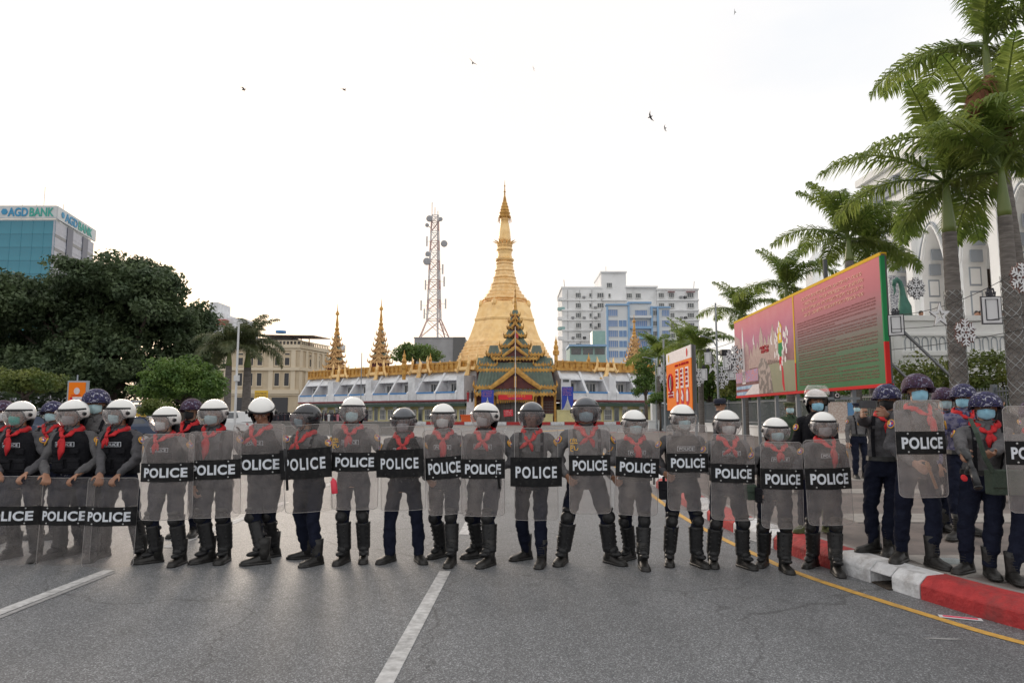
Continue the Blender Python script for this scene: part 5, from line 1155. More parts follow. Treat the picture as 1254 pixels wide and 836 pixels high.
    if outfit in ('vest', 'black'):
        B = MB(); B.loft(tring((.96, 1.0, 1.03, 1.035, 1.1, 1.16, 1.165, 1.24, 1.30, 1.35, 1.385, 1.41), .024))
        for s_ in (-1, 1):
            B.box(T(s_ * .080, -.146, 1.06), (.115, .030, .105)); B.box(T(s_ * .080, -.163, 1.10), (.118, .012, .034))
            B.box(T(s_ * .085, -.150, 1.205), (.095, .020, .060))
            B.cap(T(s_ * .115, -.085, 1.36), T(s_ * .125, .06, 1.40), .030, .030, 8)
        B.box(T(0, -.148, 1.12), (.30, .014, .020)); B.box(T(0, -.146, 1.0), (.31, .014, .035))
        B.xf(SM); o = B.build('vest', blackv, root, smooth=False)
        bv_ = o.modifiers.new('bevel', 'BEVEL'); bv_.width = .006; bv_.segments = 1
        if chest and detail: inst(PATCH, 'chest_patch', root, T(0.0, -.158, 1.275) * s, (R(4), 0, 0), s)
    else:
        B = MB(); B.loft([[(x, y, z) for x, y, z in r] for r in tring((.958, .962, 1.0, 1.004), .012)]); B.box(T(0, -.135, .98), (.055, .012, .05))
        B.xf(SM); B.build('belt', belt_m, root)
        for s_ in (-1, 1): B = MB(); B.box(T(s_ * .085, -.126, 1.26), (.085, .012, .095)); B.box(T(s_ * .085, -.134, 1.30), (.088, .008, .030)); B.xf(SM); o = B.build('chest_pocket', cloth, root); q = o.modifiers.new('bevel', 'BEVEL'); q.width = .004
        if outfit == 'grey' and helm != 'bush':
            B = MB()
            for s_ in (-1, 1): B.tube([T(s_ * .10, -.133, 1.0), T(s_ * .115, -.140, 1.15), T(s_ * .12, -.132, 1.30), T(s_ * .118, -.06, 1.415), T(s_ * .11, .09, 1.38), T(s_ * .09, .12, 1.1)], [(.004, .020)] * 6, 6, ref=(0, -1, 0))
            B.xf(SM); B.build('suspender', blackv, root)
    for i in (0, 1):
        s1, e1, w1 = arms[i]; up = (e1 - s1).normalized(); outw = Vector(((-1, 1)[i], -.55, 0)); outw = (outw - up * outw.dot(up)).normalized(); yy = (-up).cross(outw)
        Mb = Matrix((outw, yy, -up)).transposed().to_4x4(); Mb.translation = (s1 + up * .085 + outw * .066) * s
        g = inst(BADGE, 'sleeve_badge', root); g.matrix_local = Mb @ Matrix.Scale(s, 4)
    vo = outfit in ('vest', 'black')
    if scarfk: inst(SCARF[scarfk], 'neckerchief', root, T(0, -.026 if vo else -.004, 1.447) * s, (R(random.uniform(-3, 3)), R(random.uniform(-5, 5)), R(random.uniform(-8, 8) + hyaw * .2)), (s * 1.06, s * (1.10 if vo else 1.02), s * random.uniform(.92, 1.12)))
    HS = SM @ HM; HS = Matrix.Translation(HS.translation) @ HM.to_3x3().to_4x4() @ Matrix.Scale(s, 4)
    def wear(me, nm, par=None, sol=None):
        o = inst(me, nm, par or root)
        if par is None: o.matrix_local = HS
        if sol: solid(o, sol)
        return o
    if mask: wear(MASKS[mask], 'mask', sol=.003)
    wear(EYE, 'eye'); wear(BROW, 'eyebrow')
    if helm in ('white', 'dark', 'black'):
        h = wear({'white': HELM, 'dark': HELM_D, 'black': HELM_K}[helm], 'helmet', sol=.008)
        wear(HTRIM, 'rubber_trim', h); wear(HBOLT, 'hinge', h); wear(NAPE, 'neck_guard', h, .006); wear(STRAP, 'chin_strap', h)
        if visor: wear(VIS_UP if visor == 'up' else (VIS_D if helm != 'white' else VIS), 'visor', h, .003)
    elif helm in ('camo', 'camop'):
        h = wear(CH_B if helm == 'camo' else CH_P, 'helmet', sol=.008); wear(CRIM_B if helm == 'camo' else CRIM_P, 'helmet_rim', h); wear(STRAP, 'chin_strap', h)
    else:
        wear(HAIR, 'hair', sol=.006)
        if helm == 'bush': wear(BUSH, 'bush_hat')
        if helm in ('cap', 'capg'): wear(CAP if helm == 'cap' else CAP_G, 'peaked_cap')
    root.scale = (random.uniform(.95, 1.08), 1, 1)
    return root, s, T, arms
# ================================================================ RIOT SHIELDS
sh_frost = clearmat('scratched_shield_plastic', (.975, .968, .965), (.66, .615, .60), .175, rough=.28, glossy=.045, blotch=.055, bs=8)
sh_clear = clearmat('clear_shield_plastic', (.985, .98, .975), (.6, .56, .54), .07, rough=.15, glossy=.05, blotch=.03, bs=6)
sh_low = clearmat('worn_clear_shield_plastic', (.975, .968, .965), (.62, .58, .57), .115, rough=.28, glossy=.05, blotch=.05, bs=8)
edge_light_m = mat('shield_edge_highlight', (.55, .53, .52), rough=.3, trans=.5)
band_m = mat('black_shield_band', (.006, .006, .007), (.010, .010, .011), 9, rough=.6, spec=.2, dirt=(.03, .028, .026), dsc=18)
scr_m = mat('paint_scrawl_yellow', (.75, .42, .04), rough=.8)
def shield(rect, Y, band, label, tilt=0.0, yaw=0.0, style='frost', bandx=None, lean=0.0, group='riot shields'):
    x0, y0, x1, y1 = rect; a = P(x0, y0, Y); b = P(x1, y1, Y); c = (a + b) / 2; w_ = b.x - a.x; h = a.z - b.z
    rc = .045 if style == 'frost' else .03; Rc = .52
    n = 30; xs = [-w_ / 2 + w_ * i / n for i in range(n + 1)]; xs = sorted(set(xs + [sgn * (w_ / 2 - rc * f) for sgn in (-1, 1) for f in (.03, .12, .3)]))
    def zl(x):
        q = abs(x) - (w_ / 2 - rc); return h / 2 - (rc - math.sqrt(max(rc * rc - q * q, 0)) if q > 0 else 0)
    yc = lambda x: x * x / (2 * Rc)
    B = MB(); rings = []
    for x in xs: z = zl(x); rings.append([(x, yc(x), -z), (x, yc(x), z), (x, yc(x) + .004, z), (x, yc(x) + .004, -z)])
    B.loft(rings)
    o = B.build('riot_shield', (sh_low if rect[1] > 560 else sh_frost) if style == 'frost' else sh_clear, None, c, smooth=False)
    o.data.polygons.foreach_set('use_smooth', [True] * len(o.data.polygons)); q = o.modifiers.new('edges', 'EDGE_SPLIT'); q.split_angle = R(35)
    o.rotation_euler = (R(lean), R(tilt), R(yaw)); tag(o, label, 'riot shield', group)
    B = MB(); zz_ = [zl(x) for x in xs]; op = [(x, yc(x) + .002, z) for x, z in zip(xs, zz_)] + [(x, yc(x) + .002, -z) for x, z in reversed(list(zip(xs, zz_)))]; B.tube(op + [op[0]], .0028, 4, cap=False); B.build('rim', edge_light_m, o)  # thin whitish tube added along the outline to brighten the shield edge
    # band
    zb1 = P(0, band[0], Y).z - c.z; zb0 = P(0, band[1], Y).z - c.z
    if bandx: bx0 = P(bandx[0], 500, Y).x - c.x; bx1 = P(bandx[1], 500, Y).x - c.x
    else: bx0, bx1 = -w_ / 2 - .002, w_ / 2 + .002
    B = MB(); rings = []
    for i in range(25):
        x = bx0 + (bx1 - bx0) * i / 24; y = yc(min(max(x, -w_ / 2 - .02), w_ / 2 + .02)); rings.append([(x, y - .006, zb0), (x, y - .006, zb1), (x, y - .0015, zb1), (x, y - .0015, zb0)])
    B.loft(rings); B.build('band', band_m, o)
    bw = bx1 - bx0; bh = zb1 - zb0; cx = (bx0 + bx1) / 2
    t = text_to('POLICE', bw * (.82 if style == 'frost' else .80), bh * (.52 if style == 'frost' else .40), .034 if style == 'frost' else .028, .0012, 1.10 if style == 'frost' else 1.22)
    t.v = [(x + cx, yc(x + cx) - .0078 + y, z + (zb0 + zb1) / 2 - .002) for x, y, z in t.v]; t.build('lettering', lett, o)
    B = MB()
    for sx in (-.3, .3):
        for zz in (zb0 + bh * .10, zb1 - bh * .10):
            x = cx + sx * bw; B.lathe([(.009, 0), (.008, .005), (.003, .007)], 8, (0, 0, 0), 0); 
            k = len(B.v) - 24; B.v[k:] = [(vx + x, -.007 + yc(x) - vz, vy + zz) for vx, vy, vz in B.v[k:]]
    B.build('bolt', steel if style == 'frost' else blackp, o)
    B = MB(); zc = (zb0 + zb1) / 2
    B.tube([(-.10, .008 + yc(.1), zc), (-.09, .055, zc), (.09, .055, zc), (.10, .008 + yc(.1), zc)], .010, 6, ref=(0, 0, 1)); B.box((0, .020, zc), (.22, .02, bh * .55))
    B.build('handle', blackp, o)
    return o

LG = 'officers holding riot shields in the line'
def front(hx, top, fL, fR, label, rect, band, slabel, armsel='both', dY=.36, tilt=0, yaw=0, style='frost', bandx=None, lean=0, sh_on=True, **k):
    """an officer with a shield held up in front"""
    byaw = k.get('byaw', 0); mid = (G(*fL) + G(*fR)) / 2 + Vector((0, .12, 0))
    Ys = mid.y - dY; s_ = 1.0
    cen = P((rect[0] + rect[2]) / 2, (band[0] + band[1]) / 2, Ys); Rm = Matrix.Rotation(-R(byaw), 3, 'Z')
    lo = Rm @ (cen - mid); el = lo.z
    hR_ = lo + Rm @ Vector((.13, .135, .0)); hL_ = lo + Rm @ Vector((-.13, .135, -.01))
    k.setdefault('poleL', (-.9, .6, -.5)); k.setdefault('poleR', (.9, .6, -.5))
    if armsel == 'R': hL_ = Vector((lo.x - .26, -.06, .80))
    if armsel == 'L': hR_ = Vector((lo.x + .25, -.06, .82))
    if armsel == 'edge': hL_ = Vector((lo.x - (rect[2] - rect[0]) * .5 * Ys / F - .0, lo.y + .16, lo.z - .12))
    sc_ = 1.0
    k.setdefault('hL', tuple(hL_)); k.setdefault('hR', tuple(hR_)); k.setdefault('palmL', (1, .5, .1)); k.setdefault('palmR', (-1, .5, .1)); k.setdefault('curl', 1.1)
    person(hx, top, fL, fR, label, group=LG, **k)
    shield(rect, Ys, band, slabel, tilt, yaw, style, bandx, lean)

# three at the left with the shields rested on the road
def rest(hx, top, fL, fR, label, rect, band, slabel, hl, hr, **k):
    mid = (G(*fL) + G(*fR)) / 2 + Vector((0, .12, 0)); Ys = G((rect[0] + rect[2]) / 2, rect[3]).y + .02
    def hh(px): p = P(px, rect[1] - 1, Ys + .03) - mid; return (p.x, p.y + .045, p.z + .028)
    person(hx, top, fL, fR, label, group=LG, hL=hh(hl), hR=hh(hr), palmL=(0, -.4, -1), palmR=(0, -.4, -1), curl=1.0, poleL=(-.9, .5, -.3), poleR=(.9, .5, -.3), **k)
    shield(rect, Ys, band, slabel, lean=-2, tilt=k.get('tilt', 0))
rest(27, 489, (8, 684), (36, 688), 'officer in white helmet and teal face mask at the left edge', (-24, 583, 38, 692), (620, 643), 'grounded shield cut by the left edge, below the teal-masked officer', -6, 30, mask='teal', hyaw=-8, fyR=20)
rest(93, 488, (66, 684), (104, 688), 'officer with grey mask and long red scarf resting both hands on a grounded shield', (46, 585, 104, 692), (620, 643), 'grounded shield below the grey-masked officer, second from the left edge', 54, 91, mask='grey', hyaw=-14)
rest(149, 487, (118, 684), (166, 689), 'officer in pale blue mask looking left over the grounded shield by the lane line', (102, 585, 159, 695), (621, 644), 'grounded shield standing at the end of the long white lane line', 119, 143, mask='blue', hyaw=-26, scarfk='short')

front(205, 497, (184, 691), (214, 693), 'short officer in white cup mask standing next to the grounded shields', (171, 531, 230, 637), (567, 590), 'raised shield in front of the officer in the white cup mask', mask='white', hyaw=-24, fyL=-55, fyR=-5, scarfk='short', tilt=-.8)
front(264, 489, (250, 690), (269, 690), 'officer with one bare hand behind a pinkish shield, below the round tree', (229, 528, 289, 634), (563, 587), 'pinkish raised shield with a bare hand behind its lower left', armsel='R', mask='blue', hyaw=-10, fyL=-35, fyR=0, hL=(-.20, -.16, .82), outfit='grey', tilt=-1.5)
front(323, 487, (316, 693), (330, 684), 'officer bowing a bare face under a white helmet, body turned left', (284, 519, 344, 628), (556, 581), 'raised shield of the officer who bows his head', mask=None, hyaw=24, hpitch=24, byaw=-14, visor=None, fyL=-50, fyR=-30, tilt=-1.5, scarfk='x')
front(377, 494, (372, 686), (383, 694), 'officer in black helmet facing left, navy trousers, baton beside his wide band shield', (347, 520, 402, 627), (549, 586), 'clear shield with extra tall black band, in front of the black helmet', style='wide', bandx=(343, 406), armsel='both', helm='black', mask='blue', hyaw=-42, byaw=-18, guards=False, outfit='grey', fyL=-60, fyR=-20, scarfk='x', tilt=-4, dY=.40)
front(433, 486, (418, 691), (443, 689), 'officer in white helmet, pale blue mask, red can at his hip behind the shield', (406, 519, 461, 624), (554, 577), 'raised shield with orange scrawl on its upper left and a red can behind it', mask='blue', hyaw=6, fyL=-15, fyR=10, scarfk='short', dY=.34)
front(495, 499, (475, 690), (511, 690), 'officer in grey smoked helmet standing legs apart in plain navy trousers and low shoes', (466, 522, 519, 625), (550, 584), 'clear shield with tall band, held by the legs-apart officer in navy trousers', style='wide', bandx=(461, 519), helm='dark', mask='white', hyaw=-4, guards=None, outfit='vest', fyL=-30, fyR=25, scarfk='x', tilt=-2)
front(543, 494, (539, 684), (552, 694), 'officer in white helmet with clear white mask, knee pad forward, above the centre lane line', (521, 525, 568, 630), (559, 586), 'raised shield tilted up to the right, above the centre lane line', mask='white', hyaw=-4, tilt=-5, fyL=-40, fyR=-10, scarfk='long', armsel='edge')
front(595, 493, (586, 685), (598, 695), 'officer in white helmet with grey mask looking left, feet close together', (565, 527, 618, 632), (562, 586), 'raised shield right of the tilted one, in front of the left-looking officer', mask='grey', hyaw=-30, byaw=-8, fyL=-55, fyR=-25, scarfk='x')
front(651, 492, (644, 687), (664, 695), 'bare-faced officer in dark helmet and grey shirt, straight below the temple gate', (630, 524, 684, 637), (560, 596), 'clear shield with wide black band, below the temple gate', style='wide', bandx=(625, 688), helm='dark', mask=None, hyaw=-10, byaw=-6, outfit='grey', guards=False, fyL=-50, fyR=-8, scarfk='x')
front(717, 486, (692, 692), (748, 692), 'tallest officer in the line, dark helmet, legs spread wide in black guards', (697, 522, 749, 629), (557, 582), 'raised shield scrawled in yellow, held by the wide-legged tallest officer', helm='dark', mask='blue', visor='down', outfit='grey', fyL=-20, fyR=35, scarfk='x', armsel='edge', tilt=-.5)
front(776, 502, (774, 687), (790, 698), 'officer in white helmet with one knee pad forward, right of the tallest officer', (754, 524, 809, 631), (560, 584), 'raised shield sloping down to the right, beside the wide-legged officer', mask='blue', hyaw=3, fyL=-45, fyR=0, scarfk='long', tilt=3, armsel='edge')
front(835, 495, (823, 693), (857, 695), 'officer with black pouch at his hip under the orange signboard', (817, 520, 870, 625), (555, 578), 'most upright raised shield, under the orange signboard', mask='blue', hyaw=4, fyL=-12, fyR=20, scarfk=None, outfit='vest', armsel='edge')
front(889, 502, (878, 695), (914, 697), 'officer in white helmet with long red neckerchief, boots on the yellow line', (871, 532, 928, 637), (568, 591), 'raised shield in front of the officer whose boots straddle the yellow line', mask='white', hyaw=-3, fyL=-10, fyR=20, scarfk='x', tilt=1.5)
front(948, 511, (941, 695), (966, 702), 'shortest officer with white helmet and blue mask, in front of the red and white kerb', (932, 541, 988, 647), (574, 599), 'raised shield of the shortest officer, before the kerb', mask='blue', hyaw=3, fyL=-35, fyR=0, scarfk='short', tilt=1, armsel='edge')
front(1007, 504, (1002, 696), (1031, 706), 'last officer of the road line, wide red collar cloth, legs against the kerb', (987, 538, 1048, 643), (573, 599), 'raised shield at the right end of the road line, beside the white kerb', mask='grey', hyaw=-4, fyL=-50, fyR=-8, scarfk='long', tilt=-1.5)

# small things carried by the line
def stick(name, a, b, r, m, label, cat, group=None):
    B = MB(); a = Vector(a); b = Vector(b); d = b - a
    B.tube([a, a + d * .28, a + d * .30, b], [r * 1.25, r * 1.25, r, r], 8); o = B.build(name, m, None, None, True); tag(o, label, cat, group); return o
Ym = 7.0
stick('baton', P(349, 549, Ym), P(352, 600, Ym), .014, blackp, 'black baton hanging beside the black-helmeted officer', 'baton')
stick('baton', P(609, 575, 7.5), P(612, 598, 7.5), .013, blackp, 'short black baton tip below the band of the left-looking officer', 'baton')
stick('baton', P(801, 572, 7.5), P(801, 593, 7.5), .013, blackp, 'short black baton tip at the right edge of the sloping shield', 'baton')
B = MB(); B.lathe([(.03, 0), (.032, .01), (.032, .13), (.015, .145), (.012, .16)], 14); o = B.build('spray_can', mat('can_red', (.65, .03, .06), rough=.35), None, P(410, 604, 7.25), True); tag(o, 'small red can held behind the scrawled shield', 'can'); o.rotation_euler = (0, R(-8), 0)
def pouch(px, py, Y, d, m, label, cat='pouch'):
    B = MB(); B.box((0, 0, 0), d); B.box((0, -d[1] * .5, d[2] * .22), (d[0] * 1.04, .02, d[2] * .45)); B.box((0, 0, d[2] * .62), (.03, .02, d[2] * .3))
    o = B.build(cat.replace(' ', '_'), m, None, P(px, py, Y)); q = o.modifiers.new('bevel', 'BEVEL'); q.width = .012; q.segments = 2; tag(o, label, cat); return o
pouch(813, 600, 7.4, (.10, .07, .19), blackv, 'black holster pouch hanging beside the shield under the orange signboard')
pouch(919, 602, 7.3, (.10, .10, .16), olive, 'olive pouch at the hip of the yellow-line officer')
pouch(929, 606, 7.2, (.06, .07, .15), blackv, 'small black pouch left of the shortest officer')
# painted scrawl on two shields (orange strokes)
def scrawl(px, py, Y, s_, label):
    B = MB()
    for st in ([(0, .10), (.01, .13), (.03, .13), (.03, .10)], [(.04, .14), (.045, .10), (.07, .105), (.065, .13), (.05, .12)], [(0, .085), (.08, .088)], [(.01, .07), (.008, .01), (.03, .005)], [(.01, .06), (.035, .065), (.03, .04), (.01, .038)], [(.045, .06), (.05, .02), (.07, .015), (.085, .04)]):
        B.tube([(x * s_, 0, z * s_) for x, z in st], .0042 * s_, 5)
    o = B.build('paint_scrawl', scr_m, None, P(px, py, Y)); tag(o, label, 'paint marks'); return o
scrawl(698, 553, 7.14, 1.0, 'yellow brushed marks on the upper left of the shield of the tallest officer')
scrawl(407, 549, 7.24, .8, 'orange brushed marks on the upper left of the shield with the red can')

# ---- second row, behind the line on the left (feet hidden; standing about 9 m away)
BG = 'officers standing behind the left end of the line'
def back(hx, top, Y, label, H=1.68, dx=.1, **k):
    g = Vector((P(hx, top, Y).x, Y, 0)); pr = lambda p: (627 + F * p.x / (p.y * cT + (p.z - CAMZ) * sT), 418 - F * ((p.z - CAMZ) * cT - p.y * sT) / (p.y * cT + (p.z - CAMZ) * sT))
    z0 = k.get('z0', 0.0); a = Vector((g.x - dx, Y - .12, z0)); c = Vector((g.x + dx, Y - .12, z0))
    return person(hx, top, pr(a), pr(c), label, **k)
back(6, 490, 9.0, 'officer in camouflage helmet half hidden at the far left edge, pale mask', helm='camop', mask='white', outfit='grey', guards=False, hyaw=20, scarfk='short', group=BG, detail=False)
back(67, 491, 9.3, 'officer in blue camouflage helmet peering out between the two leftmost white helmets', helm='camo', mask='blue', outfit='grey', guards=False, hyaw=6, scarfk='x', group=BG, detail=False)
back(120, 476, 8.3, 'tall officer in blue camouflage helmet standing behind the grounded shields, pale mask and grey shirt', helm='camo', mask='blue', outfit='grey', guards=False, hyaw=24, scarfk=None, group=BG, detail=False)
back(236, 488, 9.4, 'officer in dark purple helmet and black mask standing behind the line', helm='camop', mask='black', outfit='black', guards=False, hyaw=-8, scarfk='x', group=BG, detail=False, chest=False)

def bh(fL, fR, yaw, px, py, Y, z0=.20):
    mid = (G(*fL, z0) + G(*fR, z0)) / 2 + Vector((0, .12, 0)); return tuple(Matrix.Rotation(-R(yaw), 3, 'Z') @ (P(px, py, Y) - mid))
# ---- right-hand group on the pavement
KZ = .20; RG = 'officers standing on the pavement at the right'
# tall white helmet behind the line
person(998, 476, (990, 653), (1020, 654), 'tall officer in white helmet without visor, sky blue mask, one olive boot on the kerb', z0=KZ, helm='white', visor='up', mask='sky', hyaw=-4, outfit='black', scarfk=None, guards=None, group=RG, boots=BOOTG, chest=False, fyL=-50)
# photographing officer
rp, s_, T_, ar_ = person(1085, 470, (1078, 678), (1097, 681), 'officer in camouflage helmet and black mask holding up a phone with both hands', z0=KZ, helm='camo', mask='black', outfit='grey', guards=False, byaw=-28, hyaw=-14, hpitch=4, scarfk='short', group=RG,
       hL=bh((1078, 678), (1097, 681), -28, 1052, 503, 6.62), hR=bh((1078, 678), (1097, 681), -28, 1074, 503, 6.66), palmL=(1, -.2, .1), palmR=(-1, -.2, .1), curl=.8, poleL=(-.6, -.2, -.9), poleR=(.7, -.2, -.9), fyL=-50, fyR=-10)
B = MB(); B.box((0, 0, 0), (.15, .009, .074)); B.box((0, -.006, 0), (.142, .003, .066), 1); B.lathe([(.008, -.002), (.008, .002)], 8, (.055, 0, 0)); o = B.build('phone', [phone_m, mat('phone_glass', (.03, .03, .035), rough=.08)], None, P(1062.5, 495, 6.56)); o.rotation_euler = (0, 0, R(-8)); tag(o, 'black phone held up sideways by the photographing officer', 'phone')
# shield officer on the kerb
def on_kerb_shield(rect, Y, band, lab): return shield(rect, Y, band, lab)
person(1121, 457, (1113, 690), (1153, 697), 'tall officer in purple camouflage helmet holding a shield on the kerb, sky blue mask', z0=KZ, helm='camop', mask='sky', outfit='grey', guards=False, hyaw=-12, scarfk='long', group=RG,
       hL=(-.10, -.20, .98), hR=(.12, -.20, 1.15), palmL=(1, .5, .1), palmR=(0, -1, .1), fyL=-50, fyR=8)
shield((1098, 490, 1166, 609), 6.12, (528, 556), 'raised grey shield held on the kerb above the white kerb stones', tilt=-.5)
stick('wooden_baton', P(1135, 566, 6.25), P(1147, 598, 6.25), .014, wood_m, 'wooden baton seen through the shield on the kerb', 'baton')
person(1154, 474, (1150, 650), (1166, 652), 'officer in purple camouflage helmet half hidden behind the shield on the kerb', z0=KZ, helm='camop', mask='blue', outfit='camo', guards=False, hyaw=-22, scarfk='short', group=RG, detail=False)
person(1177, 469, (1182, 662), (1196, 655), 'officer in blue camouflage helmet and camouflage shirt looking left behind the launcher carrier', z0=KZ, helm='camo', mask='sky', outfit='camo', guards=False, hyaw=-42, scarfk='short', group=RG, fyL=-60, detail=False)
person(1203, 479, (1196, 704), (1224, 709), 'officer in blue camouflage helmet carrying a short launcher at the waist and a green bag', z0=KZ, helm='camo', mask='sky', outfit='grey', guards=False, byaw=-14, hyaw=-16, scarfk='short', group=RG,
       hL=bh((1196, 704), (1224, 709), -14, 1183, 566, 5.80), hR=bh((1196, 704), (1224, 709), -14, 1206, 574, 5.74), palmL=(.8, .3, -.4), palmR=(-.6, .3, .8), curl=1.2, fyL=-45, fyR=-5)
# launcher
la = P(1187, 563, 5.66); lb = P(1198, 597, 5.52); d_ = (lb - la)
B = MB(); B.tube([la + d_ * .35, la + d_ * 1.0], .028, 14); B.tube([la + d_ * .98, la + d_ * 1.02], .032, 14); B.tube([la + d_ * .0, la + d_ * .4], .020, 10); B.tube([la, la - d_ * .55 + Vector((-.01, 0, -.03))], [(.018, .030), (.012, .045)], 8)
B.tube([la + d_ * .1, la + d_ * .1 + Vector((-.035, 0, -.09))], .015, 8); o = B.build('launcher', gun_m, None, None, True); tag(o, 'black grenade launcher with fat barrel held pointing down by the officer with the green bag', 'launcher')
B = MB(); B.lathe([(.03, -.003), (.026, .003)], 12); o = B.build('cartridge_wrapper', redm, None, P(1181, 585, 5.6)); o.rotation_euler = (R(70), R(20), 0)
tag(o, 'small red wrapper dangling below the launcher hand', 'wrapper')
# green bag with strap
B = MB(); c_ = P(1229, 590, 5.95); B.box(c_, (.26, .11, .21)); B.box(c_ + Vector((0, -.06, .03)), (.27, .02, .15)); o = B.build('shoulder_bag', olive); q = o.modifiers.new('bevel', 'BEVEL'); q.width = .03; q.segments = 3
tag(o, 'dark green canvas shoulder bag at the hip of the launcher carrier', 'bag')
B = MB(); ribbon(B, [P(1188, 512, 5.99), P(1196, 530, 5.88), P(1206, 560, 5.86), P(1216, 578, 5.88)], [.022] * 4, .004); B.build('strap', olive, o)
o.children[0].matrix_parent_inverse.identity()
# far-right shield, its carrier mostly out of frame
person(1266, 486, (1254, 716), (1290, 712), 'officer cut off by the right edge, only his shield side and one boot showing', z0=KZ, helm='camop', mask='blue', outfit='grey', guards=False, group=RG, hL=(-.02, -.24, .98), hR=(.10, -.24, 1.15), palmL=(0, -1, .1), palmR=(0, -1, .1), detail=False)
shield((1231, 497, 1300, 628), 5.6, (540, 569), 'raised grey shield cut by the right edge of the picture')

# ---- farther men
def far(hx, top, Y, label, z0, **k): return back(hx, top, Y, label, z0=z0, **k)
far(880, 488, 13.0, 'officer in black bush hat seen from the side beyond the road, looking right', KZ, helm='bush', mask=None, outfit='grey', guards=False, byaw=60, hyaw=25, scarfk=None, detail=False, group='people beyond the line')
far(966, 492, 12.6, 'soldier in green uniform and peaked camouflage cap, blue mask', KZ, helm='capg', mask='blue', outfit='army', guards=False, hyaw=-12, scarfk=None, detail=False, group='people beyond the line')
far(1049, 493, 15.4, 'officer in dark cap standing on the far pavement left of the phone, blue mask', KZ, helm='cap', mask='blue', outfit='grey', guards=False, hyaw=-35, scarfk=None, detail=False, group='people beyond the line')
far(1223, 484, 11.5, 'bareheaded man in dark clothes with blue mask, beyond the launcher carrier', KZ, helm='hair', mask='blue', outfit='black', guards=False, byaw=-50, hyaw=-20, scarfk=None, detail=False, chest=False, group='people beyond the line')
# ================================================================ TREES
rs = np.random.RandomState(5)
leaf_dark = mat('rain_tree_leaf', (.055, .088, .040), (.12, .165, .07), .5, rough=.6, trans=.25, detail=6, lo=.4, hi=.68)
leaf_mid = mat('shrub_leaf', (.075, .15, .03), (.17, .26, .05), 1.4, rough=.55, trans=.3, detail=5, lo=.38, hi=.66)
leaf_hedge = mat('hedge_leaf', (.075, .12, .025), (.20, .22, .045), .9, rough=.6, trans=.3, detail=5, lo=.38, hi=.66)
leaf_pale = mat('pale_tree_leaf', (.10, .17, .045), (.17, .25, .07), .6, rough=.6, trans=.35)
bark = mat('bark', (.12, .09, .07), (.07, .055, .045), 5, rough=.9, bump=.8, bsc=14, stretch=(1, 1, .3))
def leaves(centres, radii, per, size, flat=.75, shell=.35):
    C = np.asarray(centres, float); Rr = np.asarray(radii, float); n = len(C) * per
    c = np.repeat(C, per, 0); r = np.repeat(Rr, per, 0)
    d = rs.normal(size=(n, 3)); d /= np.linalg.norm(d, axis=1)[:, None]; f = shell + (1 - shell) * rs.rand(n) ** .5
    p = c + d * r * f[:, None]
    nr = d * .6 + rs.normal(size=(n, 3)) * .55 + np.array([0, 0, .45]); nr /= np.linalg.norm(nr, axis=1)[:, None]
    a = rs.normal(size=(n, 3)); u = np.cross(nr, a); u /= np.linalg.norm(u, axis=1)[:, None]; v = np.cross(nr, u)
    s = (size * (.6 + .8 * rs.rand(n)))[:, None]
    q = np.stack([p - u * s * .5, p + v * s * .26 - u * s * .05, p + u * s * .5, p - v * s * .26 - u * s * .05], 1)
    return q.reshape(-1, 3)
def limbs(B, base, tips, r0, zf=.4):
    base = Vector(base)
    for t in tips:
        t = Vector(t); s0 = base + Vector((random.uniform(-.1, .1), random.uniform(-.1, .1), random.uniform(-.3, 0))); m = s0.lerp(t, .5) + Vector((0, 0, -.08 * (t - s0).length)); B.tube([s0, m, t], [r0, r0 * .6, r0 * .2], 7)
def tree(name, loc, lobes, clump, per, size, m, trunk_r, trunk_h, label, cat='tree', group=None, sub=9, shell=.3):
    r = empty(name, loc, 0, label, cat, group); cs = []; rr = []
    for (x, y, z, a, b, c) in lobes:
        k = max(3, int(sub * (a * b * c) ** (2 / 3) / clump ** 2 * .5))
        for _ in range(k):
            d = rs.normal(size=3); d /= np.linalg.norm(d); f = .55 + .5 * rs.rand()
            if d[2] < -.45: d[2] *= .3
            cs.append((x + d[0] * a * f, y + d[1] * b * f, z + d[2] * c * f)); q = clump * (.65 + .7 * rs.rand()); rr.append((q, q, q * .62))
    link(bpy.data.objects.new('crown', npmesh('crown', leaves(cs, rr, per, size, shell=shell), 4, m)), r)['kind'] = 'stuff'
    B = MB(); B.tube([(0, 0, -.1), (.05, 0, trunk_h * .5), (0, .05, trunk_h)], [trunk_r * 1.4, trunk_r, trunk_r * .85], 12); limbs(B, (0, 0, trunk_h), [(x * .7, y * .7, z) for x, y, z, a, b, c in lobes], trunk_r * .55); B.build('trunk', bark, r, smooth=True); return r
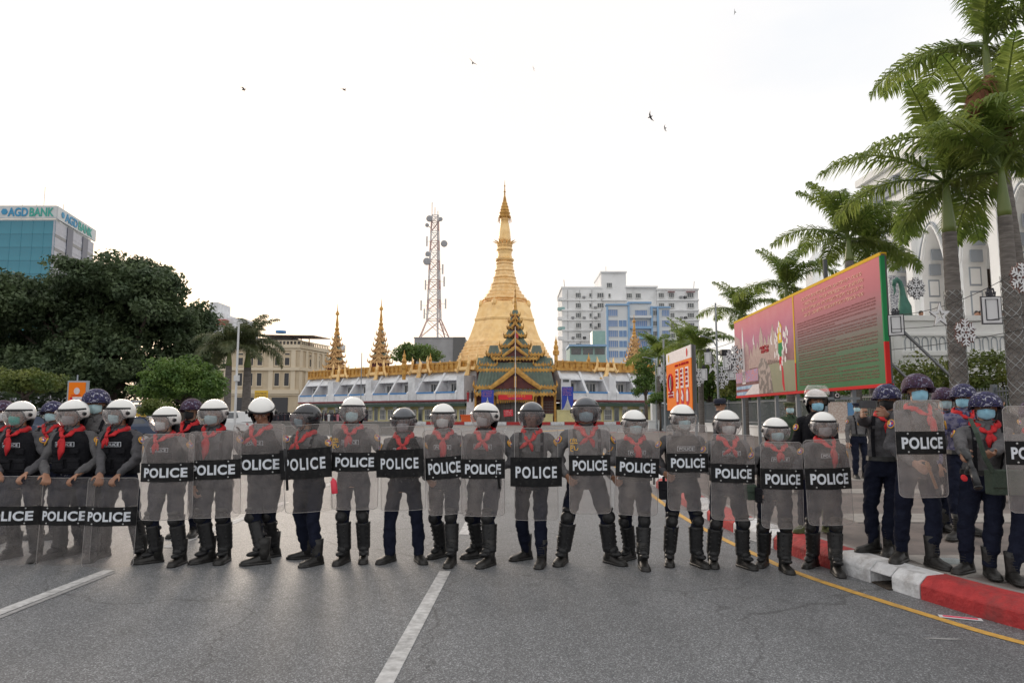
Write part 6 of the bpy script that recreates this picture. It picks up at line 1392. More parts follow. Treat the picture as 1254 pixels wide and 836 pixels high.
# big dark rain tree: its crown is a bank of lobes
Yt = 58
bx_ = lambda px: P(px, 400, Yt).x; tzb = lambda y: ZY(y, Yt)
lob = []
for px, y, rx, rz_ in ((25, 375, 38, 32), (5, 430, 50, 45), (60, 400, 45, 38), (95, 362, 40, 30), (122, 350, 40, 28), (60, 372, 45, 30), (20, 385, 40, 34), (128, 375, 45, 34), (150, 345, 45, 32), (185, 360, 38, 34), (125, 400, 55, 45), (184, 392, 36, 38), (202, 408, 20, 34), (60, 455, 60, 34), (140, 450, 65, 40), (186, 445, 38, 36), (-60, 400, 60, 55), (-40, 450, 60, 40), (210, 385, 12, 14), (100, 470, 60, 30), (196, 475, 32, 26)):
    k = Yt / F; lob.append((bx_(px) - bx_(120), random.uniform(-4, 5), tzb(y), rx * k, 4.5, rz_ * k))
tree('rain_tree', (bx_(120), Yt + 2, 0), lob, 1.0, 95, .36, leaf_dark, .75, 4.5, 'huge dark spreading tree with a broad ragged crown below the bank tower', sub=19)
def ptree(name, px, Y, ytop, ybot, wpx, m, clump, per, size, label, trunk_r=.15, flat=False, group=None, sub=10, dome=True):
    k = Y / F; x = P(px, 450, Y).x; zt, zb = ZY(ytop, Y), ZY(ybot, Y); h = zt - zb; w_ = wpx * k / 2
    if flat: L_ = [(a * w_ * .62, random.uniform(-.3, .3) * w_, zb + h * .5, w_ * .42, w_ * .6, h * .42) for a in (-1, -.5, 0, .5, 1)]
    else: L_ = [(0, 0, zb + h * .48, w_ * .75, w_ * .7, h * .46), (-w_ * .5, 0, zb + h * .33, w_ * .46, w_ * .5, h * .30), (w_ * .5, 0, zb + h * .36, w_ * .46, w_ * .5, h * .30), (-w_ * .2, -.3 * w_, zb + h * .62, w_ * .45, w_ * .45, h * .32), (w_ * .28, .2 * w_, zb + h * .60, w_ * .45, w_ * .45, h * .30)]
    return tree(name, (x, Y, 0), L_, clump, per, size, m, trunk_r, max(.4, zb + h * .2), label, group=group, sub=sub, cat='tree' if zb > .8 or h > 2.5 else 'bush')
ptree('clipped_tree', 33, 34, 450, 490, 92, leaf_hedge, .42, 70, .15, 'flat-topped clipped tree at the left edge behind the helmets', flat=True, sub=12)
ptree('round_tree', 226, 38, 437, 500, 116, leaf_mid, .48, 80, .17, 'dense round green tree below the red-banded building', sub=14)
ptree('clipped_bush', 195, 34, 487, 512, 44, leaf_hedge, .3, 60, .12, 'small clipped round bush left of the dense round tree', trunk_r=.05, sub=12)
ptree('pale_tree', 508, 155, 420, 446, 66, leaf_pale, 1.3, 60, .55, 'pale green tree top above the left shop wing, before the telecom building', trunk_r=.3)
ptree('clipped_bush', 807, 62, 478, 496, 30, leaf_mid, .4, 60, .16, 'dark clipped bush beside the right shop wing', trunk_r=.08)
for px, Y, y0, y1, wp, lab in ((868, 56, 432, 505, 90, 'bushy green tree behind the street lamp poles'), (838, 68, 428, 505, 80, 'bright green tree farther along, behind the orange signboard'), (915, 47, 420, 500, 80, 'dark leafy tree behind the left end of the big billboard'), (790, 88, 418, 500, 34, 'small yellow-green tree beside the right shop wing end')):
    ptree('street_tree', px, Y, y0, y1, wp, leaf_mid if px != 915 else leaf_hedge, .65, 70, .24, lab, trunk_r=.2, group='leafy trees along the park fence')
# hedge under the terrace and along the fence
def hedge(x0, x1, y0, y1, z0, z1, m, label, clump=.45, dens=5.0, size=.16):
    cs = []; rr = []; vol = (x1 - x0) * (y1 - y0)
    n = int((x1 - x0 + y1 - y0) * (z1 - z0) * dens / clump)
    for _ in range(n):
        x = random.uniform(x0, x1); y = random.uniform(y0, y1); f = random.random() ** .8
        zt_ = z1 + .25 * math.sin(x * 1.7 + y) + .15 * math.sin(x * 4.1); z = z0 + (zt_ - z0 - clump * .5) * f; q = clump * random.uniform(.7, 1.3); cs.append((x, y, z)); rr.append((q, q, q * .8))
    r = empty('hedge', ((x0 + x1) / 2, (y0 + y1) / 2, 0), 0, label, 'hedge'); cs = [(a - (x0 + x1) / 2, b - (y0 + y1) / 2, c) for a, b, c in cs]
    link(bpy.data.objects.new('foliage', npmesh('foliage', leaves(cs, rr, 60, size), 4, m)), r)['kind'] = 'stuff'
    B = MB()
    for k in range(int(((x1 - x0) + (y1 - y0)) / 1.1)): x = random.uniform(x0, x1) - (x0 + x1) / 2; y = random.uniform(y0, y1) - (y0 + y1) / 2; B.tube([(x, y, 0), (x + .1, y, z1 * .8)], .035, 5)
    o = B.build('stems', bark, r); o['kind'] = 'stuff'
hedge(15.5, 27.5, 26.4, 28.2, .2, 3.85, leaf_hedge, 'tall yellow-green hedge in front of the city hall terrace')
hedge(17.3, 19.5, 30, 74, .2, 3.6, leaf_mid, 'long hedge behind the grey fence', clump=.7, dens=2.6, size=.24)
# ---------------------------------------------------------------- royal palms
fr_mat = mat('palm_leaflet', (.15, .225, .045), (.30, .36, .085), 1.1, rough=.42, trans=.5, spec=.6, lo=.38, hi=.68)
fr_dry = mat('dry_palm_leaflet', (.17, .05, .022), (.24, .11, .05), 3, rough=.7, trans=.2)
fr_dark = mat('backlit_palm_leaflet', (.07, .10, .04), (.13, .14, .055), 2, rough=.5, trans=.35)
tr_m = mat('palm_trunk_grey', (.20, .18, .165), (.12, .105, .095), 7, rough=.9, bump=.5, bsc=10, stretch=(.5, .5, 3), dirt=(.07, .06, .055), dsc=2)
cs_m = mat('palm_crownshaft', (.085, .14, .03), (.15, .18, .045), 2, rough=.4, stretch=(1, 1, .3))
def frond(Lf, arch, droop, nl, ll, seed, m=fr_mat, curl=.0):
    """frond from the origin along +X, rising then arching down; leaflets hang to both sides in two ranks"""
    rn = np.random.RandomState(seed); B = MB(); pts = []; N_ = 22; a = arch; p = np.array([0., 0., 0.])
    for i in range(N_ + 1):
        pts.append(p.copy()); f = i / N_; ang = a - droop * f ** 1.3; p = p + np.array([math.cos(ang), curl * f * .6, math.sin(ang)]) * Lf / N_
    B.tube([tuple(q) for q in pts[::2]], [.045 * (1 - .85 * i / 11) + .004 for i in range(12)], 5)
    V = []
    for k in range(nl):
        f = .10 + .90 * (k + .5) / nl; x = f * N_; i = min(int(x), N_ - 1); q = pts[i] + (pts[i + 1] - pts[i]) * (x - i); t = pts[i + 1] - pts[i]; t /= np.linalg.norm(t); up = np.array([-t[2], 0, t[0]])
        ln = 1.22 * ll * (math.sin(math.pi * min(1, .18 + .80 * f)) ** .6) * rn.uniform(.85, 1.1)
        for s_ in (-1, 1):
            lift = rn.uniform(-.25, .55); side = np.array([0, s_, 0]); d = t * rn.uniform(.45, .75) + side * 1.0 + up * lift; d /= np.linalg.norm(d)
            p0 = q; hang = rn.uniform(.7, 1.4); p1 = p0 + d * ln * .5 + np.array([0, 0, -.06 * hang * ln]); p2 = p1 + (d * .75 + np.array([0, 0, -.75 * hang])) * ln * .45
            w_ = np.cross(d, up); w_ /= np.linalg.norm(w_) + 1e-9; wd = .026 + .012 * rn.rand(); b = len(B.v)
            B.v += [tuple(p0 - w_ * wd * .5), tuple(p0 + w_ * wd * .5), tuple(p1 + w_ * wd), tuple(p1 - w_ * wd), tuple(p2)]; B.f += [(b, b + 1, b + 2, b + 3), (b + 3, b + 2, b + 4)]; B.m += [0, 0]
    return B.mesh('frond', [m])
FR = [frond(3.6, R(55), R(95), 80, .80, 1), frond(3.9, R(35), R(85), 84, .85, 2, curl=.25), frond(3.5, R(72), R(95), 78, .78, 3), frond(3.8, R(15), R(75), 80, .85, 4, curl=-.25), frond(3.4, R(85), R(60), 76, .7, 5)]
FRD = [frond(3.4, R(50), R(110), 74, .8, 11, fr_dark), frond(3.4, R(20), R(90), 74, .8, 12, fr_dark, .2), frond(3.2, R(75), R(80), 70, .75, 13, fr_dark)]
DRY = frond(3.4, R(98), R(178), 96, .62, 9, fr_dry)
mesh_w = mat('chain_link_wire', (.35, .36, .36), rough=.4, metal=.7)
def palm(x, Y, zcs, zcr, rb, label, nf=13, sc_=1.0, seed=0, fr=FR, lean=(0, 0), z0=.18, wire=False, dry=(), low=True, az0=None, group='royal palms along the right side'):
    rn = random.Random(seed); r = empty('royal_palm', (x, Y, z0), 0, label, 'palm tree', group)
    n = 12; pts = []; rad = []
    for k in range(n + 1):
        f = k / n; pts.append((lean[0] * f ** 1.5, lean[1] * f, (zcs - z0) * f)); rad.append(rb * (1.12 - .12 * min(1, f * 6) + .10 * math.sin(math.pi * min(1, f * 1.1)) - .12 * f))
    B = MB(); P2 = []; R2 = []
    for k in range(n * 5 + 1):
        f = k / (n * 5) * n; i = min(int(f), n - 1); g = f - i; P2.append(tuple(pts[i][j] + (pts[i + 1][j] - pts[i][j]) * g for j in range(3))); R2.append((rad[i] + (rad[i + 1] - rad[i]) * g) * (1.02 if k % 2 else .99))
    B.tube(P2, R2, 16); B.build('trunk', tr_m, r, smooth=True)
    c0 = Vector(pts[-1]); c1 = c0 + Vector((lean[0] * .1, 0, zcr - zcs)); rt = rad[-1]
    B = MB(); B.tube([c0, c0.lerp(c1, .12), c0.lerp(c1, .5), c0.lerp(c1, .85), c1], [rt * .95, rt * 1.02, rt * .72, rt * .5, rt * .38], 14); B.build('crownshaft', cs_m, r, smooth=True)
    B = MB(); B.tube([c1 - Vector((0, 0, .1)), c1 + Vector((.05, 0, 1.9 * sc_))], [.05, .008], 6); B.build('spear_leaf', fr_mat, r)
    for k in range(nf):
        a = (az0 or 0) + 2 * math.pi * (k * .382 + rn.uniform(-.03, .03)); q = fr[k % len(fr)]
        o = inst(q, 'frond', r, c1 + Vector((0, 0, -.05)), (rn.uniform(-.15, .15), rn.uniform(-.12, .22 if low else .05), a), sc_ * rn.uniform(.88, 1.08))
    for a in dry: inst(DRY, 'dry_frond', r, c1 - Vector((0, 0, .1)), (0, 0, a), (.5, .8, 1.35))
    if wire:
        B = MB()
        for s_ in (-1, 1):
            for k in range(7):
                p_ = []
                for i in range(61):
                    z = .25 + (wire - .25) * i / 60; f = z / (zcs - z0); a = 2 * math.pi * (k / 7) + s_ * z * 2 * math.pi / 1.35; rr_ = rb * 1.06 + .012; p_.append((lean[0] * f ** 1.5 + rr_ * math.cos(a), rr_ * math.sin(a), z))
                B.tube(p_, .006, 3, cap=False)
        o = B.build('chain_link_wrap', mesh_w, r); o['kind'] = 'stuff'
    return r
def xat(px, Y): return P(px, 430, Y).x
palm(xat(1172, 17.5), 17.5, P(1163, 285, 17.5).z, P(1147, 222, 17.5).z, .19, 'royal palm with its trunk wrapped in wire mesh, right of the big billboard', nf=11, sc_=.86, seed=3, wire=4.6, lean=(P(1160, 285, 17.5).x - xat(1172, 17.5) + .05, 0), az0=.5)
palm(xat(1243, 16.5), 16.5, P(1232, 265, 16.5).z, P(1222, 205, 16.5).z, .175, 'royal palm with wire mesh trunk nearest the right edge', nf=10, sc_=.92, seed=5, wire=4.8, az0=1.1, dry=(R(205),))
palm(xat(1262, 21), 21, P(1235, 130, 21).z, P(1205, 55, 21).z, .22, 'tallest royal palm with a dead red-brown frond, cut by the top edge', nf=12, sc_=1.05, seed=8, lean=(P(1212, 100, 21).x - xat(1262, 21), 0), az0=.2)
palm(xat(1046, 28.5), 28.5, P(1040, 320, 28.5).z, P(1037, 292, 28.5).z, .2, 'royal palm rising behind the right half of the big billboard', nf=14, sc_=.92, seed=11)
palm(xat(1068, 30), 30, P(1062, 330, 30).z, P(1062, 300, 30).z, .2, 'low royal palm just left of the city hall corner, behind the billboard', nf=12, sc_=.85, seed=12)
palm(xat(966, 36), 36, P(966, 375, 36).z, P(966, 352, 36).z, .2, 'royal palm behind the middle of the big billboard', nf=13, sc_=.88, seed=14)
palm(xat(910, 43), 43, P(905, 410, 43).z, P(905, 385, 43).z, .2, 'royal palm behind the left end of the big billboard', nf=13, sc_=.85, seed=16)
palm(xat(857, 51), 51, P(857, 455, 51).z, P(857, 428, 51).z, .2, 'royal palm above the orange signboard', nf=13, sc_=.95, seed=18)
palm(xat(835, 58), 58, P(832, 450, 58).z, P(832, 425, 58).z, .2, 'royal palm left of the street lamp with the curved arm', nf=12, sc_=.9, seed=19)
palm(xat(806, 66), 66, P(806, 460, 66).z, P(804, 436, 66).z, .2, 'farthest royal palm, beside the right shop wing', nf=13, sc_=1.0, seed=20)
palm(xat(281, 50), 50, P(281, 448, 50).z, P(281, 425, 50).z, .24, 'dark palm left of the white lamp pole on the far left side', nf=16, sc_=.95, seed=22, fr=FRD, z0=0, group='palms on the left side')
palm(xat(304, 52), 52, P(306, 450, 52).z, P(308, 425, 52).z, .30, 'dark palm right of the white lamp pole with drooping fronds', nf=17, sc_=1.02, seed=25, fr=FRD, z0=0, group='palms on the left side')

# ================================================================ SIGNS AND BOARDS
# the great billboard, parallel to the road: local x runs from its near (right) end to the far end
Ya, Yb = 19.0, 34.0; Xa = P(1083, 400, Ya).x; Xb = P(899, 400, Yb).x; zb_ = ZY(474, Ya) + .05; zt_ = ZY(310.5, Ya)
bl = empty('billboard', (Xb, Yb, zb_), math.atan2(Ya - Yb, Xa - Xb), 'huge printed billboard with pink sky, lawn and a text panel, on steel legs', 'billboard')
Wb_ = math.hypot(Ya - Yb, Xa - Xb); Hb = zt_ - zb_
def cmat(name, c, rough=.8): return mat(name, c, rough=rough, spec=.15)
def gradmat(name, axis_stops, H, noise=.0, axis=2):
    m = bpy.data.materials.new(name); m.use_nodes = True; t = m.node_tree; b = t.nodes['Principled BSDF']; b.inputs['Roughness'].default_value = .8; b.inputs['Specular IOR Level'].default_value = .15
    co = t.nodes.new('ShaderNodeTexCoord'); sp = t.nodes.new('ShaderNodeSeparateXYZ'); mr_ = t.nodes.new('ShaderNodeMapRange'); mr_.inputs[2].default_value = H
    r = t.nodes.new('ShaderNodeValToRGB'); e = r.color_ramp.elements
    e[0].position = axis_stops[0][0]; e[0].color = (*axis_stops[0][1], 1); e[1].position = axis_stops[-1][0]; e[1].color = (*axis_stops[-1][1], 1)
    for p, c in axis_stops[1:-1]: q = e.new(p); q.color = (*c, 1)
    t.links.new(co.outputs['Object'], sp.inputs[0]); t.links.new(sp.outputs[axis], mr_.inputs[0]); t.links.new(mr_.outputs[0], r.inputs[0])
    src = r.outputs[0]
    if noise:
        n = t.nodes.new('ShaderNodeTexNoise'); n.inputs['Scale'].default_value = 1.6; n.inputs['Detail'].default_value = 6; mm = t.nodes.new('ShaderNodeMix'); mm.data_type = 'RGBA'
        r2 = t.nodes.new('ShaderNodeMapRange'); r2.inputs[1].default_value = .42; r2.inputs[2].default_value = .7; r2.inputs[4].default_value = noise; t.links.new(co.outputs['Object'], n.inputs[0]); t.links.new(n.outputs[0], r2.inputs[0]); t.links.new(r2.outputs[0], mm.inputs[0]); t.links.new(src, mm.inputs[6]); mm.inputs[7].default_value = (.75, .40, .42, 1); src = mm.outputs[2]
    t.links.new(src, b.inputs['Base Color']); return m
g_left = gradmat('printed_scene', [(0, (.28, .07, .08)), (.22, (.16, .10, .09)), (.40, (.28, .14, .14)), (.62, (.44, .19, .29)), (.82, (.62, .22, .28)), (1, (.72, .25, .25))], Hb, .22)
g_right = gradmat('printed_text_panel', [(0, (.075, .19, .08)), (.28, (.10, .19, .11)), (.52, (.27, .20, .20)), (.75, (.52, .19, .22)), (1, (.70, .23, .25))], Hb)
bk = cmat('board_back', (.12, .12, .12)); fr_r = cmat('edge_red', (.62, .03, .03)); fr_y = cmat('edge_yellow', (.75, .45, .03)); fr_g = cmat('edge_green', (.03, .25, .09))
xs_ = Wb_ * .545
B = MB(); B.box2((0, .02, 0), (Wb_, .16, Hb)); B.build('board', bk, bl)
B = MB(); B.box2((0.04, -.01, .04), (xs_, .018, Hb - .04)); B.build('picture_print', g_left, bl)
B = MB(); B.box2((xs_ + .0, -.01, .04), (Wb_ - .04, .018, Hb - .04)); tp_r = B.build('text_print', g_right, bl)
B = MB(); B.box2((0, -.02, Hb - .06), (Wb_, .17, Hb + .04)); B.build('top_edge', fr_y, bl)
B = MB(); B.box2((0, -.02, -.04), (Wb_, .17, .06)); B.build('bottom_edge', fr_r, bl)
B = MB(); B.box2((Wb_ - .05, -.02, .06), (Wb_ + .02, .10, Hb * .33)); B.build('side_edge', fr_r, bl)
B = MB(); B.box2((Wb_ - .05, -.02, Hb * .33), (Wb_ + .02, .10, Hb - .06)); B.build('side_edge', fr_g, bl)
B = MB(); B.box2((xs_ - .05, -.026, .06), (xs_ + .05, -.010, Hb * .3)); B.build('panel_seam', fr_r, bl); B = MB(); B.box2((xs_ - .05, -.026, Hb * .3), (xs_ + .05, -.010, Hb - .06)); B.build('panel_seam', fr_y, bl)
def pr(name, polys, m, d=0):
    B = MB()
    for q in polys: B.prism([(u * Wb_, v * Hb) for u, v in q], Matrix.Translation((0, -.0125 - .0016 * d, 0)), .003)
    return B.build(name, m, bl)
c_brown = mat('print_brown', (.27, .16, .14), (.34, .21, .19), 5); c_white = mat('print_white', (.72, .66, .66), (.60, .54, .55), 9); c_lawn = mat('print_lawn', (.12, .14, .05), (.16, .16, .07), 2); c_lav = mat('print_lavender', (.28, .19, .42), (.42, .22, .42), .5)
c_sep = mat('print_sepia', (.05, .025, .025), (.30, .22, .20), 3.2, lo=.48, hi=.56, detail=2); c_blue = mat('print_sea_blue', (.10, .24, .46), (.30, .45, .60), 3); c_crowd = mat('print_crowd', (.45, .10, .14), (.22, .16, .38), 14, lo=.45, hi=.55, detail=2); c_red = cmat('print_red', (.62, .03, .05)); c_yel = cmat('print_yellow', (.80, .55, .04)); c_dk = mat('print_tree_maroon', (.24, .12, .13), (.33, .17, .17), 6)
pr('printed_trees', [[(.005, .20), (.10, .20), (.09, .55), (.06, .75), (.02, .80), (.005, .85)], [(.10, .30), (.16, .30), (.155, .62), (.13, .70), (.11, .6)]], c_dk, 1)
bd = [(.15, .34)]
for k in range(9): u = .16 + .034 * k; hh_ = (.52, .60, .58, .74, .62, .62, .72, .56, .52)[k]; bd += [(u, hh_ - .05), (u + .008, hh_), (u + .017, hh_ + .07), (u + .026, hh_), (u + .033, hh_ - .05)]
bd.append((.47, .34)); pr('printed_hall', [bd], c_brown, 2)
pr('printed_columns', [[(.17 + .016 * k, .36), (.175 + .016 * k, .36), (.175 + .016 * k, .47), (.17 + .016 * k, .47)] for k in range(18)], c_dk, 3)
pr('printed_obelisk', [[(.078, .16), (.115, .16), (.100, .80), (.094, .90), (.088, .80)]], c_white, 3)
pr('printed_lawn', [[(.33, .02), (.545, .02), (.545, .33), (.33, .40)]], c_lawn, 2)
pr('printed_crowd', [[(.01, .18), (.24, .18), (.24, .33), (.01, .31)]], c_crowd, 3)
pr('printed_stands', [[(.01, .02 + .075 * k), (.24, .02 + .075 * k), (.24, .065 + .075 * k), (.01, .06 + .075 * k)] for k in range(2)], c_blue, 3)
pr('printed_paving', [[(.10, .02), (.245, .02), (.245, .14), (.19, .14)]], c_white, 4)
pr('printed_old_photograph', [[(.245, .02), (.37, .02), (.35, .30), (.31, .42), (.27, .44), (.245, .34)]], c_sep, 4)
fg = []
for u, v in ((.395, .55), (.40, .62), (.42, .66), (.43, .72), (.455, .50), (.465, .60), (.475, .58), (.485, .64), (.39, .40), (.42, .37), (.43, .25), (.47, .33), (.48, .42), (.45, .40), (.44, .66), (.445, .30), (.408, .42), (.475, .47), (.487, .52), (.402, .50), (.46, .45), (.436, .58), (.41, .57), (.448, .36), (.492, .60)):
    fg.append([(u, v), (u + .009, v), (u + .011, v + .045), (u + .007, v + .060), (u + .006, v + .072), (u + .003, v + .072), (u + .002, v + .060), (u - .001, v + .045)])
for q in fg: pr('printed_figure', [q], c_white, 5)
pr('printed_map_yellow', [[(.425, .55), (.455, .55), (.45, .66), (.455, .72), (.44, .78), (.43, .70), (.42, .62)]], c_yel, 4); pr('printed_map_green', [[(.42, .40), (.46, .40), (.455, .55), (.425, .55)]], fr_g, 4)
pr('printed_map_red', [[(.43, .28), (.45, .28), (.46, .40), (.425, .40)], [(.445, .10), (.455, .03), (.462, .03), (.455, .28), (.445, .28)]], c_red, 4)
pr('printed_doves', [[(.36, .62), (.375, .70), (.372, .60), (.378, .55), (.365, .56)], [(.20, .68), (.212, .75), (.21, .66), (.216, .62), (.204, .62)]], c_white, 5)
B = MB()
for q in range(2): scribble(B, xs_ * .50 + q * .15, xs_ * .64, Hb * (.55 - .045 * q), .13, -.026, 0, 40 + q)
B.build('lettering', c_red, bl)
B = MB()
for q in range(4): scribble(B, xs_ + .9 + .2 * (q % 2), Wb_ - 1.1, Hb * (.91 - .055 * q), .095, -.013, 0, 50 + q)
B.build('lettering', mat('print_gold', (.92, .58, .42), rough=.8), bl)
B = MB()
for q in range(24): scribble(B, xs_ + .35, Wb_ - (.4 if q % 5 != 4 else 3.2), Hb * (.68 - .024 * q - .008 * (q // 3)), .045, -.012, 0, 60 + q)
B.build('lettering', cmat('print_dull_red', (.40, .17, .15)), bl)
leg = MB().box((0, 0, 0), (.12, .12, 2.4)).mesh('leg', [fen_m])
for k in range(7): inst(leg, 'leg', bl, (.3 + (Wb_ - .6) * k / 6, .25, -1.2 + .15))
for k in range(2):
    B = MB(); x = Wb_ - .2 - 2.2 * k; B.tube([(x, .22, Hb * .52), (x, 4.2, -zb_ + .2)], .045, 6); B.build('brace', mat('galvanised_pipe', (.22, .23, .24), rough=.4, metal=.5) if k == 0 else bpy.data.materials['galvanised_pipe'], bl)
# orange signboard
Yo1, Yo2 = 30.7, 26.2; Xo1, Xo2 = P(816.5, 460, Yo1).x, P(847, 460, Yo2).x; zo = ZY(498, 29) - .15; Ho = ZY(433, 29) - zo + .12
org = cmat('sign_orange', (.88, .21, .015)); os_ = empty('orange_signboard', (Xo1, Yo1, zo), math.atan2(Yo2 - Yo1, Xo2 - Xo1), 'orange and white signboard with round red health symbols on two posts', 'signboard'); Wo = math.hypot(Yo2 - Yo1, Xo2 - Xo1)
B = MB(); B.box2((0, .02, 0), (Wo, .12, Ho)); B.build('board', bk, os_)
B = MB(); B.box2((.0, -.01, 0), (Wo, .018, Ho * .80)); B.build('orange_panel', org, os_); B = MB(); B.box2((0, -.01, Ho * .80 + .004), (Wo, .018, Ho)); B.build('white_panel', c_white, os_)
for x in (.3, Wo - .3): B = MB(); B.tube([(x, .2, -zo), (x, .2, Ho)], .06, 8); B.build('post', fen_m, os_)
def oval(B, cx, cz, rx, rz_, y, mi=0, hole=0.0, n=20):
    if hole: B.tube([(cx + rx * math.cos(2 * math.pi * k / n), y, cz + rz_ * math.sin(2 * math.pi * k / n)) for k in range(n + 1)], hole, 5, mi, cap=False)
    else: B.add([(cx + rx * math.cos(2 * math.pi * k / n), y, cz + rz_ * math.sin(2 * math.pi * k / n)) for k in range(n)], [tuple(range(n))], mi)
B = MB(); oval(B, Wo * .2, Ho * .47, .36, .36, -.016); B.build('symbol_disc', c_white, os_); B = MB(); oval(B, Wo * .2, Ho * .47, .38, .38, -.03, 0, .05); B.build('symbol_ring', c_red, os_); B = MB(); oval(B, Wo * .2, Ho * .47, .16, .27, -.02); B.build('symbol_figure', cmat('print_dark', (.08, .09, .07)), os_)
B = MB(); B.box2((Wo * .08, -.02, Ho * .22), (Wo * .32, -.012, Ho * .32)); B.build('label_panel', c_white, os_); B = MB(); [scribble(B, Wo * .1, Wo * .3, Ho * (.285 - .05 * q), .08, -.03, 0, 90 + q) for q in range(2)]; B.build('lettering', c_red, os_)
for k, u in enumerate((.47, .66, .85)):
    B = MB(); B.box2((Wo * (u - .055), -.02, Ho * .36), (Wo * (u + .055), -.012, Ho * .68)); B.build('label_panel', c_white, os_)
    B = MB(); [scribble(B, Wo * (u - .035), Wo * (u + .03), Ho * (.63 - .07 * q), .10, -.03, 0, 100 + q + k * 7) for q in range(4)]; B.build('lettering', c_red, os_)
    B = MB(); oval(B, Wo * u, Ho * .22, .32, .36, -.016); B.build('symbol_disc', c_red, os_)
    B = MB(); B.prism([(-.13, -.22), (.13, -.22), (.16, .12), (0, .30), (-.16, .12)] if k != 1 else [(-.2, -.1), (.16, -.22), (.2, .02), (-.05, .26), (-.14, .2), (-.04, .02)], Matrix.Translation((Wo * u, -.026, Ho * .23)), .008); B.build('symbol_figure', c_white, os_)
B = MB(); scribble(B, Wo * .40, Wo * .92, Ho * .74, .09, -.02, 0, 130); B.build('lettering', c_red, os_)
for u, c in ((.12, fr_y), (.86, fr_r)): B = MB(); oval(B, Wo * u, Ho * .90, .12, .17, -.016); B.build('emblem', c, os_)
# small orange sign on the left
os2 = empty('small_orange_sign', (P(94.5, 480, 28).x, 28, 0), 0, 'small orange notice in a pale frame on a post, above the second white helmet', 'signboard'); q = 28 / F; z1, z2 = ZY(498, 28) - .6, ZY(466, 28); hw = 12.3 * q
B = MB(); B.box2((-hw, 0, z1), (hw, .12, z2)); B.build('frame', chg, os2); B = MB(); B.box2((-hw + .07, -.02, z1 + .07), (hw - .07, -.003, z2 - .07)); B.build('orange_panel', org, os2)
B = MB(); oval(B, 0, z2 - .42, .12, .14, -.028); B.build('symbol_disc', c_white, os2)
for k in range(3): B = MB(); B.box2((-.16, -.03, z2 - .78 - .22 * k), (.26, -.022, z2 - .66 - .22 * k)); B.build('label_panel', c_white, os2); B = MB(); oval(B, -.22, z2 - .72 - .22 * k, .05, .06, -.028); B.build('symbol_disc', c_red, os2)
B = MB(); scribble(B, -.2, .2, z2 - .60, .05, -.03, 0, 140); B.build('lettering', c_red, os2); B = MB(); B.tube([(-.02, .06, 0), (-.02, .06, z1)], .05, 6); B.tube([(-.15, .2, 0), (-.15, .2, z2 + .25)], .03, 6); B.build('post', chg, os2)
# park notice board under the billboard
nb_ = empty('park_notice_board', (P(1026, 500, 20).x, 20, .18), 0, 'pale printed notice under a small black and white round sign, below the billboard', 'notice board'); z = lambda y: ZY(y, 20) - .18
B = MB(); B.box2((-.28, 0, z(530)), (.28, .05, z(492))); B.build('board', mat('notice_pale_print', (.50, .38, .32), (.62, .55, .50), 22, lo=.45, hi=.55), nb_); B = MB(); B.box2((.29, 0, z(525)), (.62, .05, z(493))); B.build('blue_board', mat('notice_blue', (.12, .28, .50)), nb_)
B = MB(); B.box2((-.34, -.02, z(489)), (.66, .06, z(486))); B.build('rail', fen_m, nb_); B = MB(); B.tube([(-.31, .03, 0), (-.31, .03, z(486))], .035, 6); B.build('post', fen_m, nb_)
B = MB(); B.box((-.02, -.03, z(484)), (.17, .02, .17)); B.build('round_sign', rubber, nb_); B = MB(); oval(B, -.02, z(484), .05, .05, -.05, 0, .012); B.build('white_ring', c_white, nb_)

# ================================================================ LAMP POSTS, POLES, WIRES, HANGING DECORATIONS
pole_m = mat('lamp_pole_grey', (.30, .32, .34), rough=.45, metal=.3); pole_w = mat('lamp_pole_white', (.66, .66, .66), rough=.5)
def lamp(px, Y, ytop, yarm, armpx, label, m=pole_m, r=.07):
    o = empty('street_lamp', (P(px, 480, Y).x, Y, 0), 0, label, 'street lamp'); z = lambda y: ZY(y, Y)
    B = MB(); B.tube([(0, 0, 0), (0, 0, .6), (0, 0, .62), (0, 0, z(ytop))], [r * 1.6, r * 1.6, r, r * .75], 10); B.build('pole', m, o)
    if armpx:
        L_ = armpx * Y / F; B = MB(); B.tube([(0, 0, z(yarm) - .6), (L_ * .3, 0, z(yarm) - .15), (L_ * .8, 0, z(yarm))], r * .45, 6); B.build('arm', m, o); B = MB(); B.loft([[(L_ * .78, -.09, z(yarm) - .02), (L_ * .78, .09, z(yarm) - .02), (L_ * .78, .09, z(yarm) + .07), (L_ * .78, -.09, z(yarm) + .07)], [(L_ * 1.1, -.12, z(yarm) - .02), (L_ * 1.1, .12, z(yarm) - .02), (L_ * 1.1, .12, z(yarm) + .05), (L_ * 1.1, -.12, z(yarm) + .05)]]); B.build('lamp_head', m, o)
    return o
o = lamp(879.5, 40, 371, 412, -19, 'tall grey street lamp pole with curved left arm and a black floodlight'); B = MB(); B.box((.45, -.1, ZY(432, 40)), (.5, .4, .35)); B.tube([(0, 0, ZY(434, 40)), (.4, 0, ZY(434, 40))], .04, 5); B.build('floodlight', rubber, o)
lamp(803.5, 62, 441, 437.5, -14, 'shorter grey street lamp left of the orange signboard'); lamp(814, 56, 415, 0, 0, 'plain grey pole rising beside the orange signboard', r=.10)
o = lamp(289, 46, 394, 0, 0, 'white lamp pole between the two dark palms', pole_w, .085); B = MB(); B.box((.05, -.1, ZY(463, 46)), (.3, .25, .4)); B.box((-.2, 0, ZY(395, 46)), (.9, .1, .08)); B.build('camera_box', pole_w, o)
